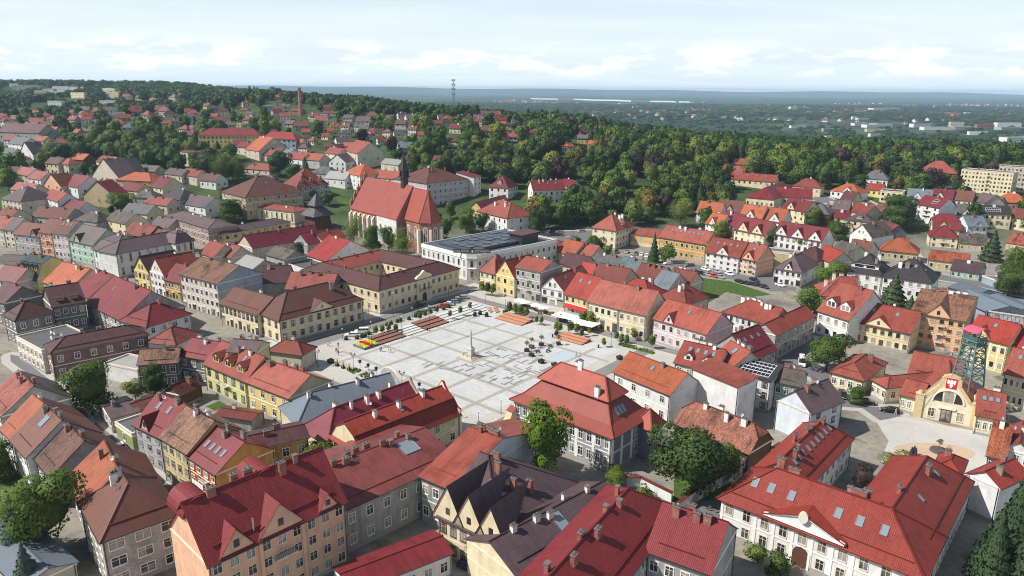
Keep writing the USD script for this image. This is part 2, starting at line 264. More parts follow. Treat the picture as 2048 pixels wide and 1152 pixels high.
# ---------------------------------------------------------------- roofs
def roof_polys(kind, axis, W, D, h, sl, o=0.45, o2=0.35):
 """Top faces of a roof over [0, W] x [0, D] whose eaves stand at height h; (faces, ridge height, wall outline extra gables)."""
 if axis == 'y':                                   # ridge along y: swap and mirror
  P, rh, G = roof_polys(kind, 'x', D, W, h, sl, o, o2)
  P = [[(y, x, z) for x, y, z in p][::-1] for p in P]
  G = [[(y, x, z) for x, y, z in g][::-1] for g in G]
  return P, rh, G
 t = math.tan(math.radians(sl)); e = h - o * t
 if kind == 'g':
  rh = h + t * D / 2
  P = [[(-o2, -o, e), (W + o2, -o, e), (W + o2, D / 2, rh), (-o2, D / 2, rh)], [(W + o2, D + o, e), (-o2, D + o, e), (-o2, D / 2, rh), (W + o2, D / 2, rh)]]
  k = 0.14
  G = [[(0, D, h), (0, 0, h), (0, D / 2, rh - k)], [(W, 0, h), (W, D, h), (W, D / 2, rh - k)]]
  return P, rh, G
 if kind in ('h', 'hl', 'hr'):                     # hipped at both ends, or gabled at the left or right end
  if D > W and kind == 'h': return _hip_y(W, D, h, sl, o)
  rh = h + t * D / 2; a = D / 2
  x0, x1 = (a if kind != 'hr' else -o2), (W - a if kind != 'hl' else W + o2)
  L, R = (-o if kind != 'hr' else -o2), (W + o if kind != 'hl' else W + o2)
  if x0 > x1: x0 = x1 = (x0 + x1) / 2
  P = [[(L, -o, e), (R, -o, e), (x1, D / 2, rh), (x0, D / 2, rh)], [(R, D + o, e), (L, D + o, e), (x0, D / 2, rh), (x1, D / 2, rh)]]
  G = []
  if kind != 'hr': P.append([(L, D + o, e), (L, -o, e), (x0, D / 2, rh)])
  else: G.append([(0, D, h), (0, 0, h), (0, D / 2, rh - .14)])
  if kind != 'hl': P.append([(R, -o, e), (R, D + o, e), (x1, D / 2, rh)])
  else: G.append([(W, 0, h), (W, D, h), (W, D / 2, rh - .14)])
  P = [[q for i, q in enumerate(p) if q != p[i - 1]] for p in P]
  return P, rh, G
 if kind == 'j':                                   # gable with its tips hipped
  rh = h + t * D / 2; k = 0.55; zc = h + t * D / 2 * k; y0 = D / 2 * k; a = D / 2 * (1 - k)
  P = [[(-o2, -o, e), (W + o2, -o, e), (W + o2, y0, zc), (W - a, D / 2, rh), (a, D / 2, rh), (-o2, y0, zc)],
   [(W + o2, D + o, e), (-o2, D + o, e), (-o2, D - y0, zc), (a, D / 2, rh), (W - a, D / 2, rh), (W + o2, D - y0, zc)],
   [(-o2, D - y0, zc), (-o2, y0, zc), (a, D / 2, rh)], [(W + o2, y0, zc), (W + o2, D - y0, zc), (W - a, D / 2, rh)]]
  G = [[(0, D, h), (0, 0, h), (0, y0, zc - .14), (0, D - y0, zc - .14)], [(W, 0, h), (W, D, h), (W, D - y0, zc - .14), (W, y0, zc - .14)]]
  return P, rh, G
 if kind == 's':                                   # one slope, low at the front
  rh = h + t * D
  P = [[(-o2, -o, e), (W + o2, -o, e), (W + o2, D + o, rh + o * t), (-o2, D + o, rh + o * t)]]
  G = [[(0, D, h), (0, 0, h), (0, D, rh - .12)], [(W, 0, h), (W, D, h), (W, D, rh - .12)], [(W, D, h), (0, D, h), (0, D, rh - .12), (W, D, rh - .12)]]
  return P, rh, G
 if kind in ('m', 'mh'):                           # two pitches a side: steep below, flat above; mh is hipped
  t2 = math.tan(math.radians(28)); b = D * 0.2; zb = h + b * t; rh = zb + (D / 2 - b) * t2
  if kind == 'm':
   P = []
   for s in (0, 1):
    Y = (lambda y: y) if not s else (lambda y: D - y)
    A = [[(-o2,Y(-o),e),(W + o2,Y(-o),e),(W + o2,Y(b),zb),(-o2,Y(b),zb)],[(-o2,Y(b),zb),(W + o2,Y(b),zb),(W + o2,D / 2,rh),(-o2,D / 2,rh)]]
    P += A if not s else [p[::-1] for p in A]
   G = [[(0,D,h),(0,0,h),(0,b,zb - .14),(0,D / 2,rh - .14),(0,D - b,zb - .14)],[(W,0,h),(W,D,h),(W,D - b,zb - .14),(W,D / 2,rh - .14),(W,b,zb - .14)]]
   return P, rh, G
  q = [(-o, -o), (W + o, -o), (W + o, D + o), (-o, D + o)]; q2 = [(b, b), (W - b, b), (W - b, D - b), (b, D - b)]
  P = [[(*q[i], e), (*q[(i + 1) % 4], e), (*q2[(i + 1) % 4], zb), (*q2[i], zb)] for i in range(4)]
  P2, rh, _ = roof_polys('h', 'x', W - 2 * b, D - 2 * b, zb, 28, 0, 0)
  return P + [[(x + b, y + b, z) for x, y, z in p] for p in P2], rh, []
 raise ValueError(kind)
def _hip_y(W, D, h, sl, o):
 P, rh, G = roof_polys('h', 'x', D, W, h, sl, o)
 return [[(y, x, z) for x, y, z in p][::-1] for p in P], rh, G
def poly_uv(p):
 p = np.array(p, float)
 n = np.zeros(3)
 for i in range(len(p)): n += np.cross(p[i] - p[0], p[(i + 1) % len(p)] - p[0])
 n /= np.linalg.norm(n) + 1e-9
 u = np.cross([0, 0, 1], n)
 u = u / np.linalg.norm(u) if np.linalg.norm(u) > 1e-3 else np.array([1.0, 0, 0])
 v = np.cross(n, u)
 return np.stack([p @ u, p @ v], 1)
def slab(parent, name, polys, mat, t=0.16, kind=None):
 """Closed sheet of the given top faces, t thick."""
 v, f, uv, edges = [], [], [], {}
 key = lambda q: tuple(round(c, 3) for c in q)
 for p in polys:
  if sum(np.cross(np.array(p[i]) - p[0], np.array(p[(i + 1) % len(p)]) - p[0])[2] for i in range(1, len(p) - 1)) < 0: p = p[::-1]
  o = len(v); n = len(p); v += p; f.append(list(range(o, o + n))); uv += poly_uv(p).tolist()
  for i in range(n):
   a, b = key(p[i]), key(p[(i + 1) % n])
   if (b, a) in edges: del edges[(b, a)]
   else: edges[(a, b)] = 1
  o = len(v); q = [(x, y, z - t) for x, y, z in p][::-1]; v += q; f.append(list(range(o, o + n))); uv += [(0, 0)] * n
 for a, b in edges:
  o = len(v); v += [(a[0], a[1], a[2] - t), (b[0], b[1], b[2] - t), b, a]; f.append([o, o + 1, o + 2, o + 3]); uv += [(0, 0)] * 4
 return put(parent, name, v, f, mat, uv=uv, kind=kind)
def ridge_lines(polys):
 """Edges shared by two roof faces that stand out (ridges and hips)."""
 key = lambda q: tuple(round(c, 2) for c in q)
 E = {}
 def nrm(p):
  p = np.array(p); return np.cross(p[1] - p[0], p[2] - p[0]) / (np.linalg.norm(np.cross(p[1] - p[0], p[2] - p[0])) + 1e-9)
 for p in polys:
  for i in range(len(p)):
   a, b = key(p[i]), key(p[(i + 1) % len(p)])
   E.setdefault(tuple(sorted((a, b))), []).append((nrm(p), np.mean(np.array(p), 0)))
 return [(a, b) for (a, b), n in E.items() if len(n) == 2 and n[0][0] @ n[1][0] < 0.97 and n[0][0] @ (n[1][1] - np.array(a)) < 0]
def zat(polys, x, y):
 """Height of the roof above (x, y)."""
 best = None
 for p in polys:
  q = np.array(p); n = np.cross(q[1] - q[0], q[2] - q[0])
  if abs(n[2]) < 1e-6: continue
  s = [np.cross(q[(i + 1) % len(q), :2] - q[i, :2], np.array([x, y]) - q[i, :2]) for i in range(len(q))]
  if min(s) >= -1e-6 or max(s) <= 1e-6:
   z = q[0, 2] - (n[0] * (x - q[0, 0]) + n[1] * (y - q[0, 1])) / n[2]
   best = z if best is None else max(best, z)
 return best
# ---------------------------------------------------------------- buildings
def frame_of(side, W, D):
 return {'f': ((0, 0), (1, 0), (0, -1), W), 'r': ((W, 0), (0, 1), (1, 0), D), 'l': ((0, D), (0, -1), (-1, 0), D), 'b': ((W, D), (-1, 0), (0, 1), W)}[side]
class Face:
 """A wall face: s metres along it, z up, out metres in front of it."""
 def __init__(s, o, d, n): s.o, s.d, s.n = np.array(o, float), np.array(d, float), np.array(n, float)
 def p(s, a, z, out): return (s.o[0] + s.d[0] * a + s.n[0] * out, s.o[1] + s.d[1] * a + s.n[1] * out, z)
 def block(s, mb, a0, z0, a1, z1, out, back=-0.02):
  q = lambda a, z, k: s.p(a, z, k)
  return mb.add([q(a0, z0, out), q(a1, z0, out), q(a1, z1, out), q(a0, z1, out), q(a0, z0, back), q(a1, z0, back), q(a1, z1, back), q(a0, z1, back)],
     [(0, 1, 2, 3), (4, 5, 1, 0), (5, 6, 2, 1), (6, 7, 3, 2), (7, 4, 0, 3)])
 def arch(s, mb, a0, z0, a1, z1, out, back=-0.02, n=6):
  c, r = (a0 + a1) / 2, (a1 - a0) / 2
  pts = [(a0, z0), (a1, z0)] + [(c + r * math.cos(t), z1 + r * math.sin(t)) for t in np.linspace(0, math.pi, n + 1)]
  k = len(pts)
  return mb.add([s.p(a,z,out) for a,z in pts] + [s.p(a,z,back) for a,z in pts],[tuple(range(k))] + [((i + 1) % k,i,k + i,k + (i + 1) % k) for i in range(k)])
TRIM = lambda: plain('white_trim', srgb(226, 224, 218), 0.6)
def trim(c): return {'w': TRIM,'c': lambda: plain('cream_trim',srgb(228,216,190),0.6),'b': lambda: plain('brown_trim',srgb(92,62,48),0.5),'g': lambda: plain('grey_trim',srgb(150,150,150),0.6),'d': lambda: plain('dark_trim',srgb(52,50,52),0.5),
      't': lambda: plain('tan_trim',srgb(196,176,136),0.7),'r': lambda: plain('red_trim',srgb(150,52,44),0.6),'m': lambda: plain('metal_trim',srgb(120,122,126),0.4,0.6),'l': lambda: plain('light_stone',srgb(206,196,178),0.8)}[c]()
def window(path, F, a, z, w, h, lod, fr, arch=False, name='window', sash='w'):
 """Surround and sashes as one mesh, the panes behind them as its child; a far window is its dark opening alone."""
 if lod == 0:
  m = MB(); F.block(m, a - w / 2, z, a + w / 2, z + h, 0.03); return m.out(path, name, glass_dark())
 t = 0.14 if lod == 2 else 0.10
 m = MB()
 for x0,x1,z0,z1,o in ((a - w / 2 - t,a - w / 2,z - t,z + h + t,.09),(a + w / 2,a + w / 2 + t,z - t,z + h + t,.09),(a - w / 2,a + w / 2,z + h,z + h + t,.085),(a - w / 2 - .1,a + w / 2 + .1,z - t - .05,z,.16)):
  F.block(m, x0, z0, x1, z1, o)
 if lod == 2 or fr == sash:
  F.block(m,a - .045,z,a + .045,z + h,.06); F.block(m,a - w / 2,z + h * .66,a - .05,z + h * .66 + .07,.06); F.block(m,a + .05,z + h * .66,a + w / 2,z + h * .66 + .07,.06)
 p = m.out(path, name, trim(fr))
 g = MB(); F.block(g, a - w / 2, z, a + w / 2, z + h, .035)
 if arch: F.arch(g, a - w / 2 + .02, z + h - .02, a + w / 2 - .02, z + h, .03)
 g.out(p, 'pane', glass_dark())
 if lod == 2 and fr != sash:
  s = MB()
  for x0,x1,z0,z1 in ((a - w / 2,a - w / 2 + .07,z,z + h),(a + w / 2 - .07,a + w / 2,z,z + h),(a - .05,a + .05,z,z + h),(a - w / 2 + .07,a - .05,z + h * .62,z + h * .62 + .07),(a + .05,a + w / 2 - .07,z + h * .62,z + h * .62 + .07)):
   F.block(s, x0, z0, x1, z1, .055)
  s.out(p, 'sash', trim(sash))
 return p
def facade(path, F, L, h, spec, lod, fr, rng, sash='w'):
 """spec: rows x columns and letters: s shops below, d door, a arched top row, b balconies, t tall windows, w wide windows, p pilasters."""
 import re
 rows, cols, fl = re.match(r'(\d+)x(\d+)(\w*)', spec).groups(); rows, cols = int(rows), int(cols)
 st = (h - .5) / rows; pitch = L / cols
 ww = min(1.25, pitch * .5); wh = min(1.75, st * .5)
 if 't' in fl: wh = st * .62
 if 'w' in fl: ww = min(2.2, pitch * .66)
 for r in range(rows):
  for c in range(cols):
   a = pitch * (c + .5); z = .35 + r * st + (st - wh) * .48
   if r == 0 and 's' in fl:
    if c % 2 == 0 or cols < 4:
     m = MB(); F.block(m, a - pitch * .36, .35, a + pitch * .36, st * .82, .05); q = m.out(path, 'shop_window', glass_dark())
     k = MB(); F.block(k, a - pitch * .38, st * .83, a + pitch * .38, st * .83 + .45, .12); k.out(q, 'fascia', trim('dgbwc'[rng.integers(0, 5)]))
    else:
     m = MB(); F.block(m, a - .55, .05, a + .55, 2.3, .05); m.out(path, 'door', trim('b'))
    continue
   if r == 0 and 'd' in fl and c == cols // 2:
    m = MB(); F.block(m, a - .65, .02, a + .65, min(2.6, st * .8), .06); q = m.out(path, 'door', trim('b'))
    if lod: k = MB(); F.block(k, a - .85, min(2.6, st * .8), a + .85, min(2.6, st * .8) + .18, .12); k.out(q, 'lintel', trim(fr))
    continue
   window(path, F, a, z, ww, wh, lod, fr, arch=('a' in fl and r == rows - 1), sash=sash)
  if 'b' in fl and r > 0:
   for c in (cols // 2,):
    a = pitch * (c + .5); z = .3 + r * st
    m = MB(); F.block(m, a - pitch * .45, z, a + pitch * .45, z + .18, 1.1); q = m.out(path, 'balcony', trim('l'))
    k = MB()
    for x in np.linspace(a - pitch * .44, a + pitch * .44, 7): F.block(k, x - .025, z + .18, x + .025, z + 1.1, 1.06, 1.01)
    F.block(k, a - pitch * .45, z + 1.1, a + pitch * .45, z + 1.16, 1.08, 1.0); k.out(q, 'railing', trim('d'))
 if 'p' in fl:
  for c in range(cols + 1):
   m = MB(); a = min(max(pitch * c, .25), L - .25); F.block(m, a - .22, .3, a + .22, h - .35, .07); m.out(path, 'pilaster', trim(fr))
def chimney(path, x, y, z0, z1, rng, col=None, sx=None):
 col = col or ['red', 'wht', 'gry', 'red'][rng.integers(0, 4)]
 mat = {'red': brickwall('chimney',srgb(150,84,68)),'wht': plain('chimney_render',srgb(222,220,214),.8,var=.2,scale=1.2),'gry': plain('chimney_grey',srgb(134,120,112),.8,var=.25,scale=1.2)}[col]
 sx = sx or float(rng.uniform(.35, .75)); sy = float(rng.uniform(.28, .4))
 q = MB().box(x - sx, y - sy, z0, x + sx, y + sy, z1).out(path, 'chimney', mat)
 MB().box(x - sx - .1, y - sy - .1, z1, x + sx + .1, y + sy + .1, z1 + .12).out(q, 'chimney_cap', plain('cap_stone', srgb(104, 98, 94), .8))
 if sx > .45:
  m = MB()
  for k in (-.5, .5): m.cyl(x + k * sx, y, z1 + .12, z1 + .5, .14, .11, 8)
  m.out(q, 'chimney_pot', trim('m'))
def roof_window(path, polys, x, y, w, l, kind='roof_window', up=(0, 1)):
 """A framed pane lying on the roof with its lower edge centred at (x, y); up is the direction up the slope in plan."""
 u = np.array(up, float); s = np.array([u[1], -u[0]])
 if zat(polys, x, y) is None: return
 z = zat(polys, x, y); z2 = zat(polys, *(np.array([x, y]) + u * .2))
 if z2 is None: return
 sl = (z2 - z) / .2; c = 1 / math.hypot(1, sl)
 o = np.array([x, y, z]); U = np.array([*u, sl]) * c; S = np.array([*s, 0.0]); N = np.cross(S, U)
 def blk(a0, b0, a1, b1, t, m):
  q = [o + S * a + U * b + N * k for k in (0.0, t) for a, b in ((a0, b0), (a1, b0), (a1, b1), (a0, b1))]
  m.add(q, [(4, 5, 6, 7), (0, 1, 5, 4), (1, 2, 6, 5), (2, 3, 7, 6), (3, 0, 4, 7)])
 m = MB()
 for a0,b0,a1,b1 in ((-w / 2 - .1,-.1,w / 2 + .1,0),(-w / 2 - .1,l,w / 2 + .1,l + .1),(-w / 2 - .1,0,-w / 2,l),(w / 2,0,w / 2 + .1,l)): blk(a0,b0,a1,b1,.14,m)
 q = m.out(path, kind, trim('m' if kind != 'solar_panel' else 'w'))
 g = MB(); blk(-w / 2, 0, w / 2, l, .08, g)
 g.out(q, 'pane', SKYGLASS() if kind != 'solar_panel' else plain('solar_cell', (0.012, 0.016, 0.035), .15, var=.3))
def SKYGLASS(): return material('roof_window_glass',{'p': ('principled_bsdf',{'base_color': (0.20,0.24,0.28),'roughness': 0.06,'specular_ior_level': 0.9,'coat_weight': 0.6})},[])
def dormer(path, polys, x, y, w, hgt, roofm, wallm, lod, up=(0, 1), shed=False):
 """A small gabled or lean-to dormer whose front stands at (x, y) on the roof."""
 z = zat(polys, x, y)
 if z is None: return
 u = np.array(up, float); s = np.array([u[1], -u[0]])
 z2 = zat(polys, *(np.array([x, y]) + u * .2)); sl = max(.2, ((z2 if z2 is not None else z + .15) - z) / .2)
 T = lambda a, b, c: (x + s[0] * a + u[0] * b, y + s[1] * a + u[1] * b, c)
 top = z + hgt; pk = top + (0.25 if shed else w * .42)
 d1 = (top - z) / sl; d2 = (pk - z) / sl
 m = MB()
 m.add([T(-w / 2, 0, z - .3), T(w / 2, 0, z - .3), T(w / 2, 0, top), T(0, 0, pk - .05), T(-w / 2, 0, top)], [(0, 1, 2, 3, 4)])
 for k in (-1,1): m.add([T(k * w / 2,0,z - .3),T(k * w / 2,d1,top - .2),T(k * w / 2,d1,top),T(k * w / 2,0,top)],[(0,1,2,3) if k > 0 else (3,2,1,0)])
 q = m.out(path, 'dormer', wallm)
 o = .25; e = top - (0 if shed else .2)
 if shed: P = [[T(-w / 2 - o, -o, top - .05), T(w / 2 + o, -o, top - .05), T(w / 2 + o, d2 + .6, pk + .15), T(-w / 2 - o, d2 + .6, pk + .15)]]
 else: P = [[T(-w / 2 - o,-o,e),T(0,-o,pk),T(0,d2,pk),T(-w / 2 - o,d1 * .8,e)][::-1],[T(w / 2 + o,-o,e),T(w / 2 + o,d1 * .8,e),T(0,d2,pk),T(0,-o,pk)][::-1]]
 P = [p if np.cross(np.array(p[1]) - p[0], np.array(p[2]) - p[0])[2] > 0 else p[::-1] for p in P]
 slab(q, 'dormer_roof', P, roofm, .1)
 F = Face(T(0, 0, 0)[:2], s, -u)
 g = MB()
 n = 2 if w > 2.4 else 1
 for i in range(n):
  a = (i - (n - 1) / 2) * w * .42; ww = min(.55, w * .3) if n == 1 else w * .16
  F.block(g, a - ww, z + .25, a + ww, top - .1, .04)
 g.out(q, 'pane', glass_dark())
PATHS = {}
def building(row):
 name, label, cat, group, x, y, ang, W, D, z0, h, roof, axis, sl, rm, wm, o = row
 o.setdefault('lod', 2 if y < 190 else 1 if y < 330 else 0)
 rng = np.random.default_rng(int(abs(x * 131 + y * 17)) % 99991)
 lod = o.get('lod', 1); fr = o.get('fr', 'w')
 P = thing(name, label, cat, (x, y, z0), ang, group)
 RM, WM = roof_mat(rm), wall_mat(wm)
 if roof == 'flat':
  k = .5
  MB().box(0, 0, -2, W, D, h).out(P, 'wall', WM)
  m = MB(); m.box(-.12,-.12,h + .0,W + .12,.3,h + k).box(-.12,D - .3,h,W + .12,D + .12,h + k).box(-.12,.3,h,.3,D - .3,h + k).box(W - .3,.3,h,W + .12,D - .3,h + k); m.out(P,'parapet',trim(o.get('par','l')))
  slab(P, 'roof', [[(.3, .3, h + .12), (W - .3, .3, h + .12), (W - .3, D - .3, h + .12), (.3, D - .3, h + .12)]], RM, .1)
  polys, rh = [[(0, 0, h + .12), (W, 0, h + .12), (W, D, h + .12), (0, D, h + .12)]], h
 else:
  polys, rh, G = roof_polys(roof, axis, W, D, h, sl, o.get('oh', .45))
  m = MB(); m.box(0, 0, -2, W, D, h)
  for g in G: m.add(g, [tuple(range(len(g)))])
  m.out(P, 'wall', WM)
  if o.get('two'):      # shade of the half behind the ridge, painted as a darker roof colour
   half = len(polys) // 2
   rp = slab(P, 'roof', [polys[0]] + polys[2:], RM); slab(P, 'rear_roof', [polys[1]], roof_mat(o['two']))
  else: rp = slab(P, 'roof', polys, RM)
  if lod >= 1:
   m = MB()
   for a, b in ridge_lines(polys): m.bar(np.array(a) + [0, 0, .03], np.array(b) + [0, 0, .03], .11)
   if m.v: m.out(rp, 'ridge_cap', RM)
   if roof not in ('s',):
    m = MB(); e = h - .45 * math.tan(math.radians(sl)) - .04
    xs = (-.58, W + .58); 
    if roof in ('h', 'mh') or axis == 'x': m.bar((-.4, -.52, e), (W + .4, -.52, e), .07)
    if roof in ('h', 'mh') or axis == 'y': m.bar((W + .52, -.4, e), (W + .52, D + .4, e), .07); m.bar((-.52, -.4, e), (-.52, D + .4, e), .07)
    if m.v: m.out(P, 'gutter', trim('d'))
 if lod >= 1 and roof != 'flat':
  for u, v in ((.2, -.12), (W - .2, -.12), (W + .12, D - .3)): MB().cyl(u, v, 0, h - .3, .07, None, 5).out(P, 'downpipe', trim('d' if lod == 2 else 'm'))
 # bands
 if lod >= 1 and cat not in ('shed', 'garage'):
  m = MB()
  def ring(m, z0, z1, t):
   m.box(-t, -t, z0, W + t, 0.0, z1).box(-t, D, z0, W + t, D + t, z1).box(-t, 0, z0, 0, D, z1).box(W, 0, z0, W + t, D, z1)
  ring(m, h - .55, h - .2, .14); m.out(P, 'cornice', trim(fr if fr in 'wcltg' else 'l'))
  m = MB(); ring(m, -.5, .7, .07); m.out(P, 'plinth', trim('g'))
  rows = int((o.get('f') or o.get('r') or o.get('l') or '1x1').split('x')[0])
  if rows > 1 and not o.get('nb'):
   m = MB()
   for r in range(1, rows): ring(m, .35 + r * (h - .5) / rows - .12, .35 + r * (h - .5) / rows + .06, .08)
   m.out(P, 'string_course', trim(fr if fr in 'wcltg' else 'l'))
 for s in 'frlb':
  if o.get(s):
   O, d, n, L = frame_of(s, W, D); facade(P, Face(O, d, n), L, h, o[s], lod, fr, rng, o.get('sa', 'w' if fr != 'w' else 'b'))
 for s in o.get('fw', {}):                         # bare fire wall on one side in another render; blue grey paints shade
  m = MB(); x = W + .05 if s == 'r' else -.05; g = [(x,0,-1),(x,D,-1),(x,D,h),(x,D / 2,rh - .2),(x,0,h)] if axis == 'x' else [(x,0,-1),(x,D,-1),(x,D,h),(x,0,h)]
  m.add(g + [(x - .04 if s == 'r' else x + .04,b_,c_) for a_,b_,c_ in g],[tuple(range(len(g)))] + [((i + 1) % len(g),i,len(g) + i,len(g) + (i + 1) % len(g)) for i in range(len(g))]); m.out(P,'fire_wall',wall_mat(o['fw'][s]))
 # attic windows in plain gables
 for s in o.get('at', ''):
  O, d, n, L = frame_of(s, W, D); F = Face(O, d, n); k = 2 if L > 9 else 1
  for i in range(k): window(P, F, L / 2 + (i - (k - 1) / 2) * 2.2, h + (rh - h) * .18, .8, min(1.4, (rh - h) * .35), lod, fr)
 long_x = (axis == 'x') if roof not in ('h', 'mh') else (W >= D)
 nch = o.get('ch', 1)
 for i in range(nch):
  t = (i + .5 + rng.uniform(-.3, .3)) / nch
  if o.get('cp'): t = o['cp'][i % len(o['cp'])]
  off = rng.choice([-1, 1]) * rng.uniform(.3, 1.4)
  cx, cy = (W * (.12 + .76 * t), D / 2 + off) if long_x else (W / 2 + off, D * (.12 + .76 * t))
  z = zat(polys, cx, cy)
  if roof in ('h', 'mh'): cx, cy = W * rng.uniform(.25, .75), D * rng.uniform(.25, .75); z = zat(polys, cx, cy)
  if z is not None: chimney(P, cx, cy, z - 1.0, max(z + 1.1, min(rh + .7, z + 2.3)), rng, o.get('cc'))
 nsk = o.get('sk', 0)
 for i in range(nsk):
  t = (i + .5) / nsk; k = o.get('skr', .3)
  if long_x: roof_window(P, polys, W * (.12 + .76 * t), D * k, o.get('skw', .8), o.get('skl', 1.3))
  else: roof_window(P, polys, W * (1 - k), D * (.12 + .76 * t), o.get('skw', .8), o.get('skl', 1.3), up=(-1, 0))
 for i in range(o.get('skl_', 0)):                 # on the left slope of a roof whose ridge runs back
  t = (i + .5) / o['skl_']; roof_window(P, polys, W * .25, D * (.12 + .76 * t), .8, 1.3, up=(1, 0))
 ndm = o.get('dm', 0)
 for i in range(ndm):
  t = (i + .5) / ndm; w = o.get('dw', 1.7)
  if o.get('ds','f') == 'f': dormer(P,polys,W * (.06 + .88 * t),D * .1,w,o.get('dh',1.3),RM,WM if not o.get('dwm') else wall_mat(o['dwm']),lod,shed=o.get('dshed',False))
  else: dormer(P, polys, W * .9, D * (.06 + .88 * t), w, o.get('dh', 1.3), RM, WM, lod, up=(-1, 0), shed=o.get('dshed', False))
 if o.get('fg'):                                   # gabled bays breaking through the front eaves: (centre, width, height above eave)
  for c, w, gh in o['fg']:
   a = W * c; t2 = gh / (w / 2); k = math.tan(math.radians(sl)); dep = min(D * .48, gh / k)
   m = MB(); zb = h - .5; m.add([(a - w / 2,-.12,zb),(a + w / 2,-.12,zb),(a + w / 2,-.12,h),(a,-.12,h + gh),(a - w / 2,-.12,h),(a - w / 2,.1,zb),(a + w / 2,.1,zb),(a + w / 2,.1,h),(a - w / 2,.1,h)],
       [(0, 1, 2, 3, 4), (1, 6, 7, 2), (5, 0, 4, 8)])
   q = m.out(P, 'front_gable', WM)
   t = .3
   slab(q,'gable_roof',[[(a - w / 2 - t,-.35,h - t * t2 + .12),(a,-.35,h + gh + .12),(a,dep + .3,h + gh + .12),(a - w / 2 - t,.1,h - t * t2 + .12)][::-1],
        [(a + w / 2 + t, -.35, h - t * t2 + .12), (a + w / 2 + t, .1, h - t * t2 + .12), (a, dep + .3, h + gh + .12), (a, -.35, h + gh + .12)][::-1]], RM, .12)
   if w > 3:
    g = MB(); F = Face((0,-.12),(1,0),(0,-1)); F.block(g,a - .45,h + gh * .15,a + .45,h + gh * .15 + min(1.3,gh * .4),.04); g.out(q,'pane',glass_dark())
 if lod == 2 and axis == 'x' and roof in ('g', 'h', 'hr', 'hl') and D > 8 and not o.get('dm'):
  y_ = D * .09; z = zat(polys, W / 2, y_)
  if z is not None: m = MB(); m.bar((1.4, y_, z + .14), (W - 1.4, y_, z + .14), .06); m.out(P, 'snow_guard', RM)
 if o.get('rl'):                                   # one large glazed roof light
  a, c, w, q = o['rl']; roof_window(P, polys, W * a, D * c, w, q, kind='roof_light')
 if lod == 2 and nch and polys:                    # aerials and dishes
  for kind in ('aerial', 'satellite_dish'):
   if rng.random() < .45:
    cx, cy = W * rng.uniform(.25, .75), D * rng.uniform(.4, .6); z = zat(polys, cx, cy)
    if z is None: continue
    m = MB().cyl(cx, cy, z - .2, z + (2.6 if kind == 'aerial' else 1.0), .035, None, 5)
    if kind == 'aerial':
     for e in range(4): m.bar((cx - .5 + .08 * e, cy, z + 2.5 - .28 * e), (cx + .5 - .08 * e, cy, z + 2.5 - .28 * e), .02)
     m.out(P, 'aerial', trim('m'))
    else:
     q = m.out(P,'dish_mast',trim('m')); t = np.linspace(0,2 * math.pi,13)[:-1]; n_ = np.array([.75,-.55,.35]); n_ /= np.linalg.norm(n_); u_ = np.cross(n_,[0,0,1]); u_ /= np.linalg.norm(u_); v_ = np.cross(u_,n_); c0 = np.array([cx,cy,z + 1.05])
     put(q,'dish',[c0 - n_ * .12] + [c0 + .42 * (math.cos(x_) * u_ + math.sin(x_) * v_) for x_ in t],[(0,i + 1,(i + 1) % 12 + 1) for i in range(12)],trim('w'))
 if o.get('sol'):
  nx, ny, x0, y0 = o['sol']
  for i in range(nx):
   for j in range(ny): roof_window(P, polys, x0 + 1.08 * i, y0 + 1.5 * j, .98, 1.55, kind='solar_panel')
 PATHS[label] = (P, polys, rh)
 return P, polys, rh
